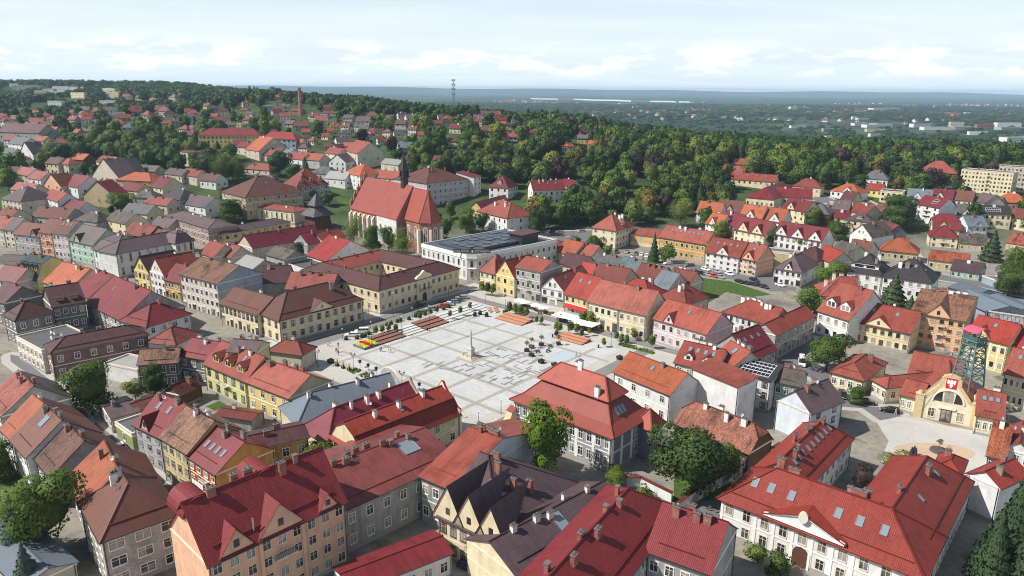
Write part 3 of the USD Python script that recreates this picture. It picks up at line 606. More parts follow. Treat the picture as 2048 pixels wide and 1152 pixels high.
# ---------------------------------------------------------------- what stands where, in metres
def b(label,x,y,ang,W,D,z0,h,roof,axis,sl,rm,wm,o,name="town_house",cat="house"): return (name,label,cat,None,x,y,ang,W,D,z0,h,roof,axis,sl,rm,wm,o)
BUILDINGS = [
b('cream corner house with a steep orange pyramid roof, first of the row on the square',-13.6,287.4,-43.6,9.39,11,0,7.72,'h','x',52,'tile_sal','cre',{'f':'2x3','ch':1}),
b('yellow house with a tall gable to the square beside the pyramid roofed corner house',-6.67,278.4,-43.6,10.81,15,0,8.38,'g','y',50,'sheet_red','yel',{'f':'2x3','at':'f','fr':'c'}),
b('grey three storey tenement with stucco and a balcony on the square',1.39,271.8,-37.8,12.17,15,0,12.79,'g','x',22,'tile_sal','gra',{'f':'3x5sb','fr':'w','ch':2}),
b('white gabled house with round arched ground floor windows and red roof on the square',11.17,264.2,-35,10.28,22,0,6.84,'g','y',44,'sheet_red','whi',{'f':'2x3s','at':'f','sk':2,'fr':'g'}),
b('yellow house with red shop awning and eyebrow dormer on the square',19.56,254.3,-45.8,11.14,15,0,7.29,'g','x',42,'tile_scr','yel',{'f':'2x4s','sk':2}),
b('cream house with salmon sheet roof behind the white parasols',26.4,236.6,-42.4,12.62,15,0,9.6,'g','x',40,'sheet_sal','cre',{'f':'2x5s','ch':1}),
b('cream house with bare white gable at the end of the parasol row',35.8,227.9,-39.4,10.23,15,0,9.6,'g','x',40,'sheet_sal','cre',{'f':'2x4d','ch':1}),
b('pink house with scrolled attic gable and burgundy window frames',46.3,221.9,-48.3,20.2,15,0,8.2,'g','x',34,'sheet_sal','pnk',{'f':'2x7','fr':'w','ch':1,'sk':1,'fg':((0.3,4,3),)}),
b('pink house with crimson roof behind the yellow gabled house',13.49,343.6,-46,11.6,10,0,5,'g','x',38,'sheet_cri','bei',{'f':'1x4','ch':1,'lod':1}),
b('orange tiled house behind the grey tenement, nearer the gallery',21.4,333.8,-51.6,11.54,13,0,5.5,'g','x',38,'tile_org','bei',{'f':'1x4','ch':1,'lod':1}),
b('orange brown tiled house at the back of the block, beside the mural car park',28.9,328.4,-49.3,10.65,12,0,5.5,'g','x',38,'tile_sal','bei',{'f':'1x4','ch':1}),
b('low maroon roofed yard building behind the grey tenement',20.9,309.4,-40.1,12.96,11,0,5,'g','x',38,'tile_mar','bei',{'f':'1x4','ch':1}),
b('grey roofed yard building with a peach terrace at the back of the block',34.8,309.8,-44.1,13.36,11,0,5,'g','x',38,'sheet_gry','bei',{'f':'1x4','ch':3}),
b('slate blue roofed house at the back of the block by the car park',44.9,298.7,-46.9,12.07,11,0,6,'g','x',38,'sheet_blu','bei',{'f':'1x4','ch':3}),
b('red roofed house at the back of the block near the garden',49.7,282.4,-41.2,12.47,12,0,6.5,'g','x',38,'tile_rst','bei',{'f':'1x4','ch':3}),
b('long red roof in the middle of the block behind the row',31.4,277.8,-42.9,15.13,13,0,7,'g','x',38,'tile_rst','bei',{'f':'1x4','ch':3}),
b('broad red hipped house behind the cream houses',36.9,255.7,-40.6,16.93,13,0,7.5,'h','x',38,'tile_scr','bei',{'f':'1x4','ch':3}),
b('blue grey sheet roof between two red roofs behind the cream houses',54.8,269.6,-50,8.05,13,0,6.5,'g','x',38,'sheet_blu','bei',{'f':'1x4','ch':3}),
b('red sheet roof facing the garden car park',61.9,276.4,-44.2,10.27,11,0,6.5,'g','x',38,'sheet_rst','bei',{'f':'1x4','ch':3}),
b('red pyramid roofed house with slate blue side wall',53.2,249.8,-47.9,12.39,14,0,7.5,'h','x',38,'sheet_red','bei',{'f':'1x4','ch':3}),
b('bright red roof behind the white gabled house',27.6,289.5,-40.1,9.55,9,0,6.5,'g','x',38,'sheet_brt','bei',{'f':'1x4','ch':1}),
b('white tenement with red hipped roof and row of white chimneys behind the gallery',-20.8,414.8,-53.5,30.3,18.55,2.19,9,'h','x',36,'tile_sal','whi',{'f':'2x6','r':'2x3','ch':5,'cc':'wht','lod':1}),
b('yellow gabled house with long maroon roof behind the white tenement',-25.4,433.7,-28.1,6.54,38.2,4.71,6,'g','y',42,'sheet_cri','yel',{'f':'1x2'}),
b('long grey four storey school with brown hipped roof behind the church',-53.9,448.3,45.5,34.7,34.4,6.98,15.67,'h','x',26,'tile_brn','lil',{'f':'4x8','ch':4,'lod':1},'school','school'),
b('white narrow block with pink roof at the end of the grey school',-25.7,472.4,67.3,11,13,10.92,12.74,'s','x',12,'sheet_cri','whi',{'f':'4x2','ch':1}),
b('white villa with crimson mansard and ornamental dormer at the park edge',-15.59,468.2,-23,13.66,16.6,10.45,8,'h','x',44,'tile_cri','whi',{'f':'2x3','r':'2x4','dm':1,'dw':2.5,'dh':2}),
b('white gabled house with crimson roof and four white chimneys at the park edge',9.82,458,-75.8,12,21,9.24,10.1,'g','y',40,'tile_cri','whi',{'f':'2x2','r':'2x6','ch':4,'cc':'wht','sk':3}),
b('low crimson roofed annex by the park trees',31.3,482.8,-55.3,12.6,9,13.39,5,'g','x',38,'sheet_cri','bei',{}),
b('tall cream villa with salmon hipped roof beside the mural',41.9,371.2,-38,14.91,19,0,10.25,'h','x',42,'tile_sal','cre',{'f':'3x3','r':'3x6','ch':3,'cc':'wht','dm':1,'ds':'r','dw':3,'lod':1}),
b('low annex with a blue and ochre mural on its wall',62.5,371.9,-34.6,17.69,9,0,6.5,'s','x',12,'sheet_sal','cre',{'ch':0,'lod':1},'mural_annex','building'),
b('long ochre tenement with salmon roof and skylights above the car park',73.7,350.1,-43.6,25.5,13,0,9.5,'g','x',38,'tile_sal','och',{'f':'2x9','sk':8,'ch':3,'cc':'wht','lod':1}),
b('white house with curved gable and red roof by the garden car park',89.7,323.6,-42.5,16.76,15,0,7.89,'g','x',38,'tile_red','whi',{'f':'3x5','sk':4,'fg':((0.5,6.5,3.5),)}),
b('peach house with curved gable and dark balconies by the garden car park',102.3,313.1,-48.5,8.77,15,0,7.69,'g','x',38,'tile_sal','pch',{'f':'3x4b','fg':((0.5,6,3.5),),'sk':1}),
b('bare beige fire wall block beside the peach house',116.6,320.2,-28.5,12.05,8,0,9,'flat','x',38,'flat_gry','tan',{'ch':0}),
b('white house with plum hipped roof and shop on the car park corner',112.5,297,-40.5,11.68,19.89,0,7.09,'h','x',40,'tile_plum','whi',{'f':'2x5s','r':'2x2','fg':((0.5,4,3),),'ch':1}),
b('maroon roofed house behind the plum roofed corner shop',129.1,318.9,-58.1,12.69,12,0,7.5,'h','x',38,'sheet_mar','bei',{}),
b('red tiled house rising behind the plum roofed corner shop',137.9,319.1,-83.4,14.72,11,0,8,'g','x',38,'tile_scr','bei',{}),
b('brown roofed house beside the red tiled one, uphill from the corner shop',151.1,332.1,-77,13.04,12,0,7,'g','x',38,'old_bgr','bei',{}),
b('reddish brown roofed house below the white gabled barn like house',162.8,338.6,-52.6,9.4,11,0,6.5,'g','x',38,'tile_brn','bei',{}),
b('big white block with charcoal mansard and long dormer, left of its twin',133.9,278.4,-38.7,13.75,15,0,11,'h','x',42,'tile_drk','whi',{'f':'3x4','dm':1,'dw':10,'dh':1.4,'dshed':True,'ch':4}),
b('white block with charcoal roof and skylights behind the spruces',144.7,269.8,-37.6,17.28,15,0,11,'h','x',40,'tile_drk','whi',{'f':'3x6','sk':4,'ch':3}),
b('beige house with bright orange hipped roof above the white blocks',180.9,342.8,-29.1,16.47,13,0,5.34,'h','x',40,'tile_org','tan',{'f':'1x6','ch':1,'lod':1}),
b('corner house with long salmon roof and grey diamond patterned ground floor',103.6,230.7,-61.8,12.26,20.3,0,8.7,'g','x',40,'sheet_sal','whi',{'f':'2x4','dm':2,'dw':3.6,'dh':1.9,'dwm':'whi','ch':1},'diamond_house','house'),
b('salmon roofed rear house with stepped gable and white chimneys',109,241.3,-14.16,12.13,14,0,11,'hl','x',38,'sheet_sal','cre',{'ch':4,'cc':'wht'}),
b('cream hall with arched windows, pediment and red roof facing the small square',112,225.1,-43.9,18.75,14,0,7.02,'g','x',38,'tile_red','cre',{'f':'2x8d','fr':'t','fg':((0.48,8,3),),'sk':2,'ch':1}),
b('tall peach tenement with stucco balconies and weathered tile roof',129.3,220.4,-37.3,15.23,35.1,0,11.33,'g','x',13,'old_orb','pch',{'f':'4x6b','r':'4x5','fr':'t','fg':((0.5,7,4),),'ch':6}),
b('yellow house with pilasters and bright red roof behind the mine tower',137.2,203.1,-53.2,10.83,13,0,10,'g','x',36,'tile_brt','yel',{'f':'2x5p','fg':((0.3,6,3),),'fr':'c','sk':1}),
b('white house with bright red roof at the right edge behind the mine tower',145.7,197.2,-49.2,7.49,13,0,9,'g','x',36,'tile_brt','whi',{'f':'2x4'}),
b('cream house with salmon roof and blue solar panels at the right edge',129.2,174.1,-45.3,6.42,14,0,9.5,'g','x',36,'tile_sal','cre',{'f':'2x5','sk':2,'lod':1,'sol':(4,3,5,2)}),
b('low workshop with pale blue sheet roof, nearest the peach tenement',169.2,265.3,-87.7,21.3,16,0,4.5,'g','x',14,'metal_blu','blg',{'ch':0},'workshop','shed'),
b('low workshop with pale blue sheet roof, farthest back of the cluster',175.7,276.8,-69.6,11.97,12,0,4.5,'g','x',14,'metal_blu','blg',{'ch':0},'workshop','shed'),
b('low workshop with pale blue sheet roof at the right of the cluster',179.2,261.9,-89.9,17.7,12,0,4.5,'g','x',14,'metal_blu','blg',{'ch':0},'workshop','shed'),
b('small shed with light green roof by the blue workshops',182.4,250.2,-41,6.3,10,0,4,'g','x',12,'metal_lim','grn',{'ch':0},'shed','shed'),
b('beige flat roofed block covered with solar panels behind the bright red roofs',157.9,226.2,-33.7,12.56,11,0,7,'flat','x',38,'flat_drk','tan',{'f':'1x5','ch':0,'sol':(14,5,1.2,1.2)}),
b('small mint house with mauve sheet roof on the hillside road',196.2,309.6,-41.9,11.32,12,0,3.85,'g','x',30,'sheet_vio','mnt',{'f':'1x5','ch':1}),
b('house with orange double roof and car port on the hillside road',193.1,322.4,-34.9,15.47,12,0,5.5,'g','x',28,'old_org','tan',{'f':'1x5','ch':0}),
b('grey blue sheet metal garage above the blue workshops',204.2,299.8,-85.1,8.7,6,0,3,'flat','x',38,'metal_blu','blg',{'ch':0},'garage','garage'),
b('beige bungalow with brown grey gabled roof on the right hillside',232.8,364.1,-28.7,11.83,13,0,4.89,'g','x',30,'old_bgr','tan',{'f':'1x4','lod':1}),
b('beige house with balcony and crimson hipped roof on the right hillside, the lower of two',222,372.6,-25,13.11,13,0,6.5,'h','x',38,'tile_cri','cre',{'f':'2x3b','lod':1}),
b('house with steep crimson half hipped roof and beige gable above the balcony house',237.9,397.8,-20.4,13.52,13,1.02,5,'j','x',48,'tile_cri','cre',{'f':'1x3','fg':((0.35,6,4),),'lod':1}),
b('pale blue house with grey roof and white balconies on the right hillside',255.7,394.8,-3.52,10.61,14,0.72,7,'g','x',35,'tile_blu','bwh',{'f':'2x3b','fg':((0.5,5,3),),'lod':1}),
b('small house with weathered orange roof by the tall cypress at the right edge',259.7,367.7,-62.2,10.55,12,0,4.5,'g','x',38,'old_sal','tan',{'f':'1x3'}),
b('beige house with red gable roof at the right edge above the cypress',292.3,412.2,-48.3,8.95,12,3.05,7,'g','x',38,'tile_rst','cre',{'f':'2x3'}),
b('long cream terrace with dark solar roof on the right hillside',274.8,416.1,-19.46,16.19,13,3.71,8,'g','x',32,'tile_drk','cre',{'f':'2x6b','sol':(7,2,4,1.5)}),
b('grey gabled white house between the crimson and the solar roofed houses',264.7,421.1,-23.4,9.75,12,4.58,5.5,'g','x',42,'tile_gry','whi',{'f':'1x3','fg':((0.5,6,4),)}),
b('long five storey cream apartment block with balconies on the right skyline',307.5,492.5,-45.7,30.2,14,14.78,14.02,'flat','x',38,'flat_gry','cre',{'f':'5x14b','r':'5x3','ch':4,'fr':'w'},'apartment_block','apartment block'),
b('second apartment block with dark roof just behind the long cream one',334.6,494.8,-34.2,18.09,13,14.87,16,'flat','x',38,'flat_drk','bei',{'f':'5x8','ch':2},'apartment_block','apartment block'),
b('old brick house with large red hipped roof beside the apartment block',297.7,524.1,-25.5,22.9,18,16.87,7.19,'h','x',40,'tile_sal','brk',{'f':'2x7','ch':1}),
b('brick house with vivid orange hipped roof at the right edge below the apartment block',301.3,443.4,-33.4,16.72,13,8.95,6,'h','x',38,'tile_org','brk',{'f':'1x6'}),
b('pale house with orange brown gabled roof in the row below the apartment block',272,440.3,-39.5,10.61,13,8.28,8,'g','x',38,'tile_brn','cre',{'f':'2x4'}),
b('crimson roofed house with curved gable in the row below the apartment block',262,445.1,-37.3,11.29,13,9.15,7,'g','x',40,'tile_cri','whi',{'f':'2x3','fg':((0.4,6,4),)}),
b('slate grey roofed white house with curved gable, leftmost of the row below the apartment block',246.7,445,-30.6,13.24,13,9.07,7,'g','x',40,'tile_blu','whi',{'f':'2x3','fg':((0.4,6,4),)}),
b('narrow plum roofed pale house in the row below the apartment block',284.8,440.7,-90.8,12.61,12,8.39,7.5,'g','x',38,'tile_plum','bei',{'f':'2x2'}),
b('brown gabled house beside the vivid orange hipped roof',289.6,438,-64.4,8.91,11,7.89,6.5,'g','x',38,'tile_bgr','bei',{'f':'2x2'}),
b('white house stacked with balconies under crimson and solar roofs by the big dark tree',243.8,428.8,-69.2,15.84,14,5.96,9,'g','x',36,'tile_cri','whi',{'f':'3x3b','sol':(3,2,9,2)}),
b('white house with columned porch and orange hipped roof by the park road',209.5,469.8,-50.4,18.25,13.78,12.95,4.46,'h','x',34,'tile_org','whi',{'f':'1x5','fg':((0.6,7,3),)}),
b('low red roofed house behind the columned white house',234.6,473,-41.5,9.6,9,13.35,4.5,'g','x',38,'tile_scr','yel',{'f':'1x3'}),
b('cream house with flat dark roof right of the columned white house',236.7,458.8,-35.7,12.78,11,11.44,7,'flat','x',38,'flat_drk','cre',{'f':'2x4','ch':1}),
b('cream gabled house with maroon roof below the columned white house',205.7,446.4,-44.4,7.89,14,9.19,5.5,'g','x',35,'sheet_mar','cre',{'f':'2x2'}),
b('white house with plum roof and skylights, left of the orange red roof',192.9,427.2,-32.5,8.96,12,5.51,6.5,'g','x',38,'tile_plum','whi',{'f':'2x3','sk':2}),
b('house with orange red roof among the right middle gardens',201.7,424.9,-71.3,12.85,12,5.09,6,'g','x',38,'tile_red','bei',{'f':'2x3'}),
b('house with crimson roof and beige gable beside the plum hipped villa',188.8,412.6,-20.8,7.41,10,2.94,6,'g','x',38,'sheet_cri','cre',{'f':'2x2'}),
b('cream villa with plum hipped roof above the white gabled barn like house',191.3,404.8,-35.4,13.64,13,1.81,7.5,'h','x',32,'tile_plum','cre',{'f':'2x4','dm':1,'dw':3,'dshed':True}),
b('white gabled house with grey roof, like a barn, beside the lane',180.4,374.7,-57.9,12.3,20,0,7,'g','y',44,'old_bgr','whi',{'f':'1x3','at':'f'}),
b('house with narrow rusty roof wedged behind the white gabled barn like house',201,393.4,-89,17.56,10,0.58,7,'g','x',38,'old_rst','dkg',{}),
b('small house with orange brown roof under the big dark tree',217.8,428,-66.8,6.78,9,5.71,5.5,'g','x',38,'tile_brn','cre',{}),
b('white modern terrace with crimson roofs and three front gables',138,370.2,-48.4,26,13,0,7.5,'g','x',42,'tile_cri','whi',{'f':'2x8','fg':((0.15,7,4.5),(0.5,7,4.5),(0.85,7,4.5)),'fr':'d','lod':1}),
b('cream terrace with crimson gables, left of the white modern terrace',121.5,385.3,-55.8,19.99,13,0.09,7,'g','x',44,'tile_cri','cre',{'f':'2x5','fg':((0.3,7,4.5),(0.75,7,4.5)),'lod':1}),
b('cream house with crimson roof and gable beneath the orange roofs',118,403.9,-73.6,16.62,12,1.55,6.5,'g','x',44,'tile_mag','cre',{'f':'2x3','fg':((0.5,6,4),),'lod':1}),
b('white house with orange steep gabled roof, lowest of the modern estate on the left',110.1,402.1,-63.7,11.73,11,1.32,6,'g','x',46,'tile_org','whi',{'f':'2x3','fg':((0.5,5.5,4),),'lod':1}),
b('white house with orange mansard roof at the left of the modern estate',109.5,421.4,-37.1,14.36,12,4.08,6,'g','x',46,'tile_org','whi',{'f':'2x4','fg':((0.5,6,4),),'lod':1}),
b('house with red brown mansard roof, uppermost of the modern estate',122.3,424,-30.6,14.82,12,4.57,6,'g','x',46,'tile_brn','tan',{'f':'2x4','fg':((0.5,6,4),)}),
b('white house with broad orange gabled roof in the modern estate, left of its neighbour',132.8,413.8,-44.6,13.44,13,2.95,6,'g','x',46,'tile_org','whi',{'f':'2x4','fg':((0.5,7,4.5),),'lod':1}),
b('white house with broad orange gabled roof in the modern estate, beside the white terrace',143.3,406.8,-42.2,12.71,13,2.01,6.5,'g','x',46,'tile_org','whi',{'f':'2x4','fg':((0.6,7,4.5),),'lod':1}),
b('cream hall with long crimson pink roof beside the park road, left wing',146.5,446.5,-36.1,17.49,52.2,8.91,7,'h','x',34,'sheet_cri','cre',{'f':'1x6','ch':1}),
b('mauve crimson roofed hall by the park road, right wing',167.2,451,-18.22,21,14,9.94,6,'g','x',34,'sheet_cri','bei',{'f':'1x6','ch':2}),
b('red hipped house behind the mauve crimson hall',186.9,477.3,-33,17.76,13,13.75,5.5,'h','x',36,'tile_red','cre',{'f':'1x4'}),
b('cream house with crimson roof and front gable left of the dark barn',162.7,428.9,-62,17.6,13,5.77,6.5,'g','x',40,'tile_cri','cre',{'f':'2x4','fg':((0.4,6,4),)}),
b('dark timber barn with grey roof among the right middle gardens',175.7,424.4,-41.2,13.41,12,4.96,5.5,'h','x',38,'tile_gry','wod',{'f':'1x3'}),
b('long beige park building with red roof and skylights',150.4,504.9,-32.6,33.4,11,16.69,3.85,'g','x',36,'tile_red','cre',{'f':'1x9','sk':4}),
b('orange roofed park house behind the long beige building',168.1,549.7,-21.4,15.15,10,21.2,5,'g','x',38,'tile_org','bei',{}),
b('small salmon roofed park house between the glasshouse and the trees',160.7,525.9,-35.5,8.94,9,18.9,4,'g','x',38,'tile_sal','bei',{}),
b('white house with grey hipped roof under the dark park trees',246.9,506.1,-34.9,16.24,12,15.93,5.5,'h','x',42,'tile_gry','whi',{'f':'1x4'}),
b('orange roofed cemetery chapel among the dark trees',296.6,591.8,-69.7,9.24,10,20.7,6,'g','x',38,'tile_org','cre',{}),
b('small beige gabled house between the dark trees at upper right',288.5,532.6,-66,7.18,9,17.53,4.5,'g','x',38,'tile_gry','cre',{}),
b('pale mint palace front with arched windows and grey mansard dome on the street corner',-188.3,312.6,-35.1,20.4,15,0,10.11,'mh','x',52,'tile_plum','ptw',{'f':'2x4at','r':'2x3at','ch':2},'palace','building'),
b('long wing of the pale mint palace with grey hipped roof along the side street',-169.5,297.1,60.2,38,13,0,11,'h','x',32,'tile_plum','ptw',{'f':'2x9at','ch':3},'palace','building'),
b('end pavilion of the pale mint palace with its own grey dome roof',-153,316.9,55.4,8.7,11,0,12,'mh','x',56,'tile_plum','ptw',{'f':'2x3at','r':'2x3at','ch':1},'palace','building'),
b('mint green tenement with brown grey gables left of the palace',-208.9,329.2,-32.3,20.7,14.95,0,10.26,'g','x',40,'tile_bgr','mnt',{'f':'3x4','r':'3x2','fg':((0.35,5,3.5),)}),
b('pink tenement with roof windows and lilac fire wall left of the mint green one',-219.9,334.3,-19.78,10.23,14,0,12.6,'g','x',36,'tile_brn','pnk',{'f':'3x4','fw':{'r':'lil'},'sk':3,'lod':1}),
b('orange tenement with brown roof in the left street row',-228.9,338.8,-25.1,9.44,13,0,12.23,'g','x',40,'tile_rst','ong',{'f':'3x3b','lod':1}),
b('grey house with flower boxes and scrolled gable in the left street row',-247.1,346.8,-21.1,17.64,13,0,9.5,'g','x',36,'tile_brn','gra',{'f':'2x5','fg':((0.8,4,3),),'lod':1}),
b('beige house with mauve roof second from the left edge in the street row',-258.4,356.1,-22.7,7.73,13,0,10,'g','x',38,'tile_plum','bei',{'f':'3x2','lod':1}),
b('beige house cut by the left edge in the street row',-268.6,360.4,-23.2,11.03,13,0,10,'g','x',38,'tile_sal','bei',{'f':'3x3','lod':1}),
b('house with crimson roof at the left edge facing the grey flower box house',-204.2,270.6,-23.4,13.65,11,0,7,'g','x',38,'sheet_cri','bei',{'f':'2x4'}),
b('yellow house with dark green mansard roof and dormers',-198.3,275.6,-24.1,12.52,14,0,7,'m','x',62,'sheet_grn','yel',{'f':'2x5','dm':4,'dw':1.6,'dh':1.6,'ch':2,'cc':'red'}),
b('house with flat brown roof at the left edge behind the dark green mansard',-219.4,292.8,-11.88,19.97,11,0,9,'g','x',12,'flat_bgr','bei',{}),
b('house with vivid orange red roof beside the dark green mansard',-183.1,268.3,-32.5,19.76,17,0,6.5,'g','x',36,'tile_org','bei',{'f':'2x5','ch':4}),
b('house with crimson roof and big grey chimney beside the vivid orange red roof',-164.8,256.3,-38.3,15.16,19,0,6.5,'g','x',34,'sheet_cri','bei',{'f':'2x4','ch':2}),
b('crimson roofed house in the long street row, upper one of two with raised fire walls',-150.1,240.4,-40.1,15.42,21,0,6.5,'g','x',36,'tile_cri','gra',{'f':'2x4','sk':1}),
b('crimson roofed house in the long street row, lower one of two with raised fire walls',-138.1,230.3,-40.5,13.87,21,0,6.5,'g','x',36,'tile_cri','gra',{'f':'2x4'}),
b('white corner house with large crimson hipped roof at the end of the long street row',-126.4,218.3,-28.3,13.44,16,0,7.5,'h','x',34,'tile_cri','whi',{'f':'2x3','r':'2x4','ch':1,'cc':'red','lod':2}),
b('grey block with dark maroon hipped roof and corner gable, front one at the left edge',-162.9,217.6,-37.3,9.47,10.74,0,9.5,'h','x',40,'tile_mar','dkg',{'f':'2x3','r':'2x3','lod':2,'ch':1,'cc':'red'}),
b('grey block with dark maroon roof and two box dormers behind the front one at left',-152.7,226,42.9,9.72,14,0,9.5,'g','x',36,'tile_mar','dkg',{'f':'2x4','dm':2,'dw':2.6,'dh':1,'dshed':True,'lod':2,'ch':2}),
b('dark maroon roofed wing cut by the left edge',-180.5,236,-33.1,11.03,12,0,9.5,'g','x',36,'tile_mar','dkg',{'f':'2x3'}),
b('beige house with flat grey roof and white vents by the corner of the brick warehouse',-149.1,202.2,-37.3,18.94,14.15,0,7,'flat','x',38,'flat_gry','bei',{'f':'2x6','ch':4,'cc':'wht','lod':2}),
b('long brick building with maroon hipped roof and white windows',-128.2,185.8,40.4,24.9,9,0,8.5,'h','x',30,'tile_mar','brd',{'f':'2x6','l':'2x2','ch':2,'cc':'red'},'brick_building','building'),
b('tall white stucco tenement with rusty brown roof on the old street',-123.1,255.4,-33.8,22.9,18.77,0,13.33,'g','x',26,'old_orb','whi',{'f':'4x8sp','fw':{'r':'blg'},'ch':2,'fr':'l'}),  # blue grey side wall is the white gable with its shade painted in
b('low ochre house squeezed beside the tall white stucco tenement',-135.6,268.2,-32.4,10.21,12,0,8,'g','x',40,'tile_cri','och',{'f':'2x5s'}),
b('white gabled house with red roof and dark shop sign',-144.6,275.2,-37.1,11.47,15,0,9.5,'g','y',46,'tile_red','whi',{'f':'3x4s','at':'f'}),
b('yellow house with brown timber gable right of the palace',-155.2,283.2,-34.4,11.7,15,0,8,'g','y',46,'tile_mar','yel',{'f':'2x4s','at':'f','fr':'d'}),
b('left wing of the yellow town house with purple shopfront and brown roof',-100.8,235.6,-35.7,21.3,13,0,8.2,'g','x',34,'tile_brn','cre',{'f':'2x9s','ch':1,'lod':2,'fr':'d'}),
b('yellow town house with brown hipped roof and triangular pediment facing the square',-74.5,216.8,48.4,32.7,17,0,8.26,'h','x',36,'tile_brn','cre',{'f':'2x10d','l':'2x4','ch':2,'lod':2,'fr':'d','fg':((0.49,9,3),)}),
b('house with bright salmon roof between the yellow town house and the town hall',-84.3,255.4,-7.87,17.57,13,0,8,'g','x',36,'tile_sal','dkg',{'ch':4}),
b('workshop with pale slatted roof panes behind the white stucco tenement',-117.2,292.1,-39.9,13.58,12,0,8,'g','x',28,'metal_wht','gra',{'ch':1},'workshop','shed'),
b('maroon roofed house behind the fire wall of the white stucco tenement',-95,259.6,8.67,10.14,14,0,9,'g','x',34,'sheet_mar','gra',{'ch':2}),
b('grey fire wall house with brick chimney stack left of the white flat roofed annex',-109.2,307.7,-40.2,15,11,0,9,'g','x',28,'old_bgr','gra',{'ch':1,'cc':'red'}),
b('low white flat roofed annex behind the town hall left wing',-98.5,300.4,-45.5,15.56,12,0,6.5,'flat','x',38,'flat_gry','whi',{'f':'1x5','ch':1}),
b('white walled house with bright red roof behind the town hall',-92.7,313.1,-43.9,16.5,25.2,0,7.5,'g','x',30,'sheet_brt','whi',{'f':'1x3','ch':1,'cc':'wht'}),
b('long house with magenta roof behind the fire wall, left of the red roofed white house',-133.9,340.4,-42,14.21,37.9,0,6.5,'g','y',36,'sheet_mag','bei',{'f':'1x2','ch':3,'lod':1}),
b('house with magenta red roof below the wooden bell tower',-108.9,347.4,-37.4,11.71,14,0,6.5,'g','y',38,'sheet_mag','gra',{'ch':1,'lod':1}),
b('house with orange red roof and slate blue fire wall below the bell tower',-102.7,351.6,-34,10.84,15,0,7,'g','y',32,'sheet_red','blg',{'ch':1,'lod':1}),
b('small red roofed house in the yards behind the palace',-145.2,323,-40.9,13.14,12,0,6,'g','x',38,'tile_red','bei',{}),
b('pink roofed annex with roof windows in the yards behind the palace',-138.7,323.6,-38,13.88,11,0,5.5,'g','x',38,'tile_sal','bei',{'sk':2}),
b('long three storey brick school with white round headed windows and mauve roof',-192.9,391,-43.3,54.5,14.96,0.29,11,'h','x',18,'tile_plum','brl',{'f':'3x11a','ch':3,'lod':1},'school','school'),
b('yellow school wing with mauve hipped roof and large white windows',-156.8,361.3,-31.1,11.65,43.9,0,8,'h','x',20,'tile_plum','yel',{'f':'2x3','r':'2x9w','ch':1,'lod':1},'school','school'),
b('low beige hall with flat reddish roof beside the bell tower',-154.5,423.3,-28.8,32.6,14,3.57,7.36,'h','x',12,'flat_sal','cre',{'f':'1x8t','ch':1,'lod':1}),
b('large yellowish tenement with brown hipped roof and dark chimneys',-180.3,440.4,-44.6,32.9,37.2,6.24,11.5,'h','x',30,'tile_brn','old',{'f':'3x4','r':'3x8','ch':5,'cc':'gry','sk':3,'lod':1}),
b('grey villa with red roof crowded with gabled dormers',-152.3,475.2,-50.6,21.8,21.6,11.4,7.5,'h','x',44,'tile_red','gra',{'f':'2x2','r':'2x6','dm':3,'ds':'r','dw':2.4,'dh':1.6,'lod':1}),
b('ochre school house with wide orange hipped roof in the left middle of the town',-265.9,479,-15.97,28.4,16.43,11.94,8,'h','x',28,'tile_org','och',{'f':'2x8','r':'1x3','lod':1}),
b('beige tenement with mauve hipped roof at the left edge below the twin red roofs',-310.8,430.9,-29.6,22.1,20.6,4.93,9,'h','x',36,'tile_plum','bei',{'f':'3x5','r':'1x2','ch':2}),
b('white house with red roof beside the beige tenement at left',-290.1,438.1,-41.8,27.2,12,6.07,8,'g','x',36,'tile_red','whi',{'f':'3x3','r':'1x2','ch':2}),
b('house with plum roof and large olive beige fire wall',-270.2,447.4,-15.98,23.5,12,7.51,7,'g','y',36,'sheet_cri','tan',{'f':'1x1','r':'1x2','ch':2}),
b('white gabled house with crimson roof left of the olive beige fire wall',-297.7,472,-36,20.6,17.45,11.14,6,'g','x',36,'sheet_cri','whi',{'f':'1x3','r':'1x2','ch':2}),
b('wide beige gable house with mauve roof facing the viewer',-293.6,499.5,-32.1,34.4,14,14.03,6,'g','y',36,'tile_plum','bei',{'f':'2x4','r':'1x2','ch':2}),
b('white gable house with salmon roof at left',-330.7,486.8,-30.9,17.2,12,12.73,7,'g','x',36,'sheet_sal','whi',{'f':'2x3','r':'1x2','ch':2}),
b('beige house with salmon roof left of the white gable house',-347.1,499.1,-31.8,17.98,12,13.91,7,'g','x',36,'sheet_sal','bei',{'f':'2x3','r':'1x2','ch':1}),
b('beige house with orange salmon hipped roof below the long tree belt',-336.6,531.2,-29.3,13.78,9.58,16.99,8,'h','x',36,'tile_sal','bei',{'f':'2x3','r':'1x2','ch':1}),
b('cream house with reddish roof beside the orange salmon hipped one',-346.6,532.4,-23,14,11,17.05,8,'g','x',36,'tile_brn','cre',{'f':'2x3','r':'1x2','ch':1}),
b('house with bright orange roof and timber wall under the tree belt',-349.2,565,-27.1,19.17,11,20.2,5,'g','x',36,'tile_org','wod',{'f':'1x2','r':'1x2','ch':1}),
b('house with weathered red roof and white gable under the tree belt',-318.3,549.2,-33.4,21.8,11,18.9,6,'g','x',36,'old_red','whi',{'f':'1x2','r':'1x2','ch':1}),
b('white house with dark steep gable under the tree belt',-287.6,518,-40.3,24.1,11,15.92,6,'g','y',36,'tile_drk','whi',{'f':'2x2','r':'1x2','ch':1}),
b('barn with grey brown roof above the ochre school house',-276.4,523,-26.7,22.5,10,16.46,5,'g','x',36,'old_bgr','gra',{'f':'1x1','r':'1x2','ch':1}),
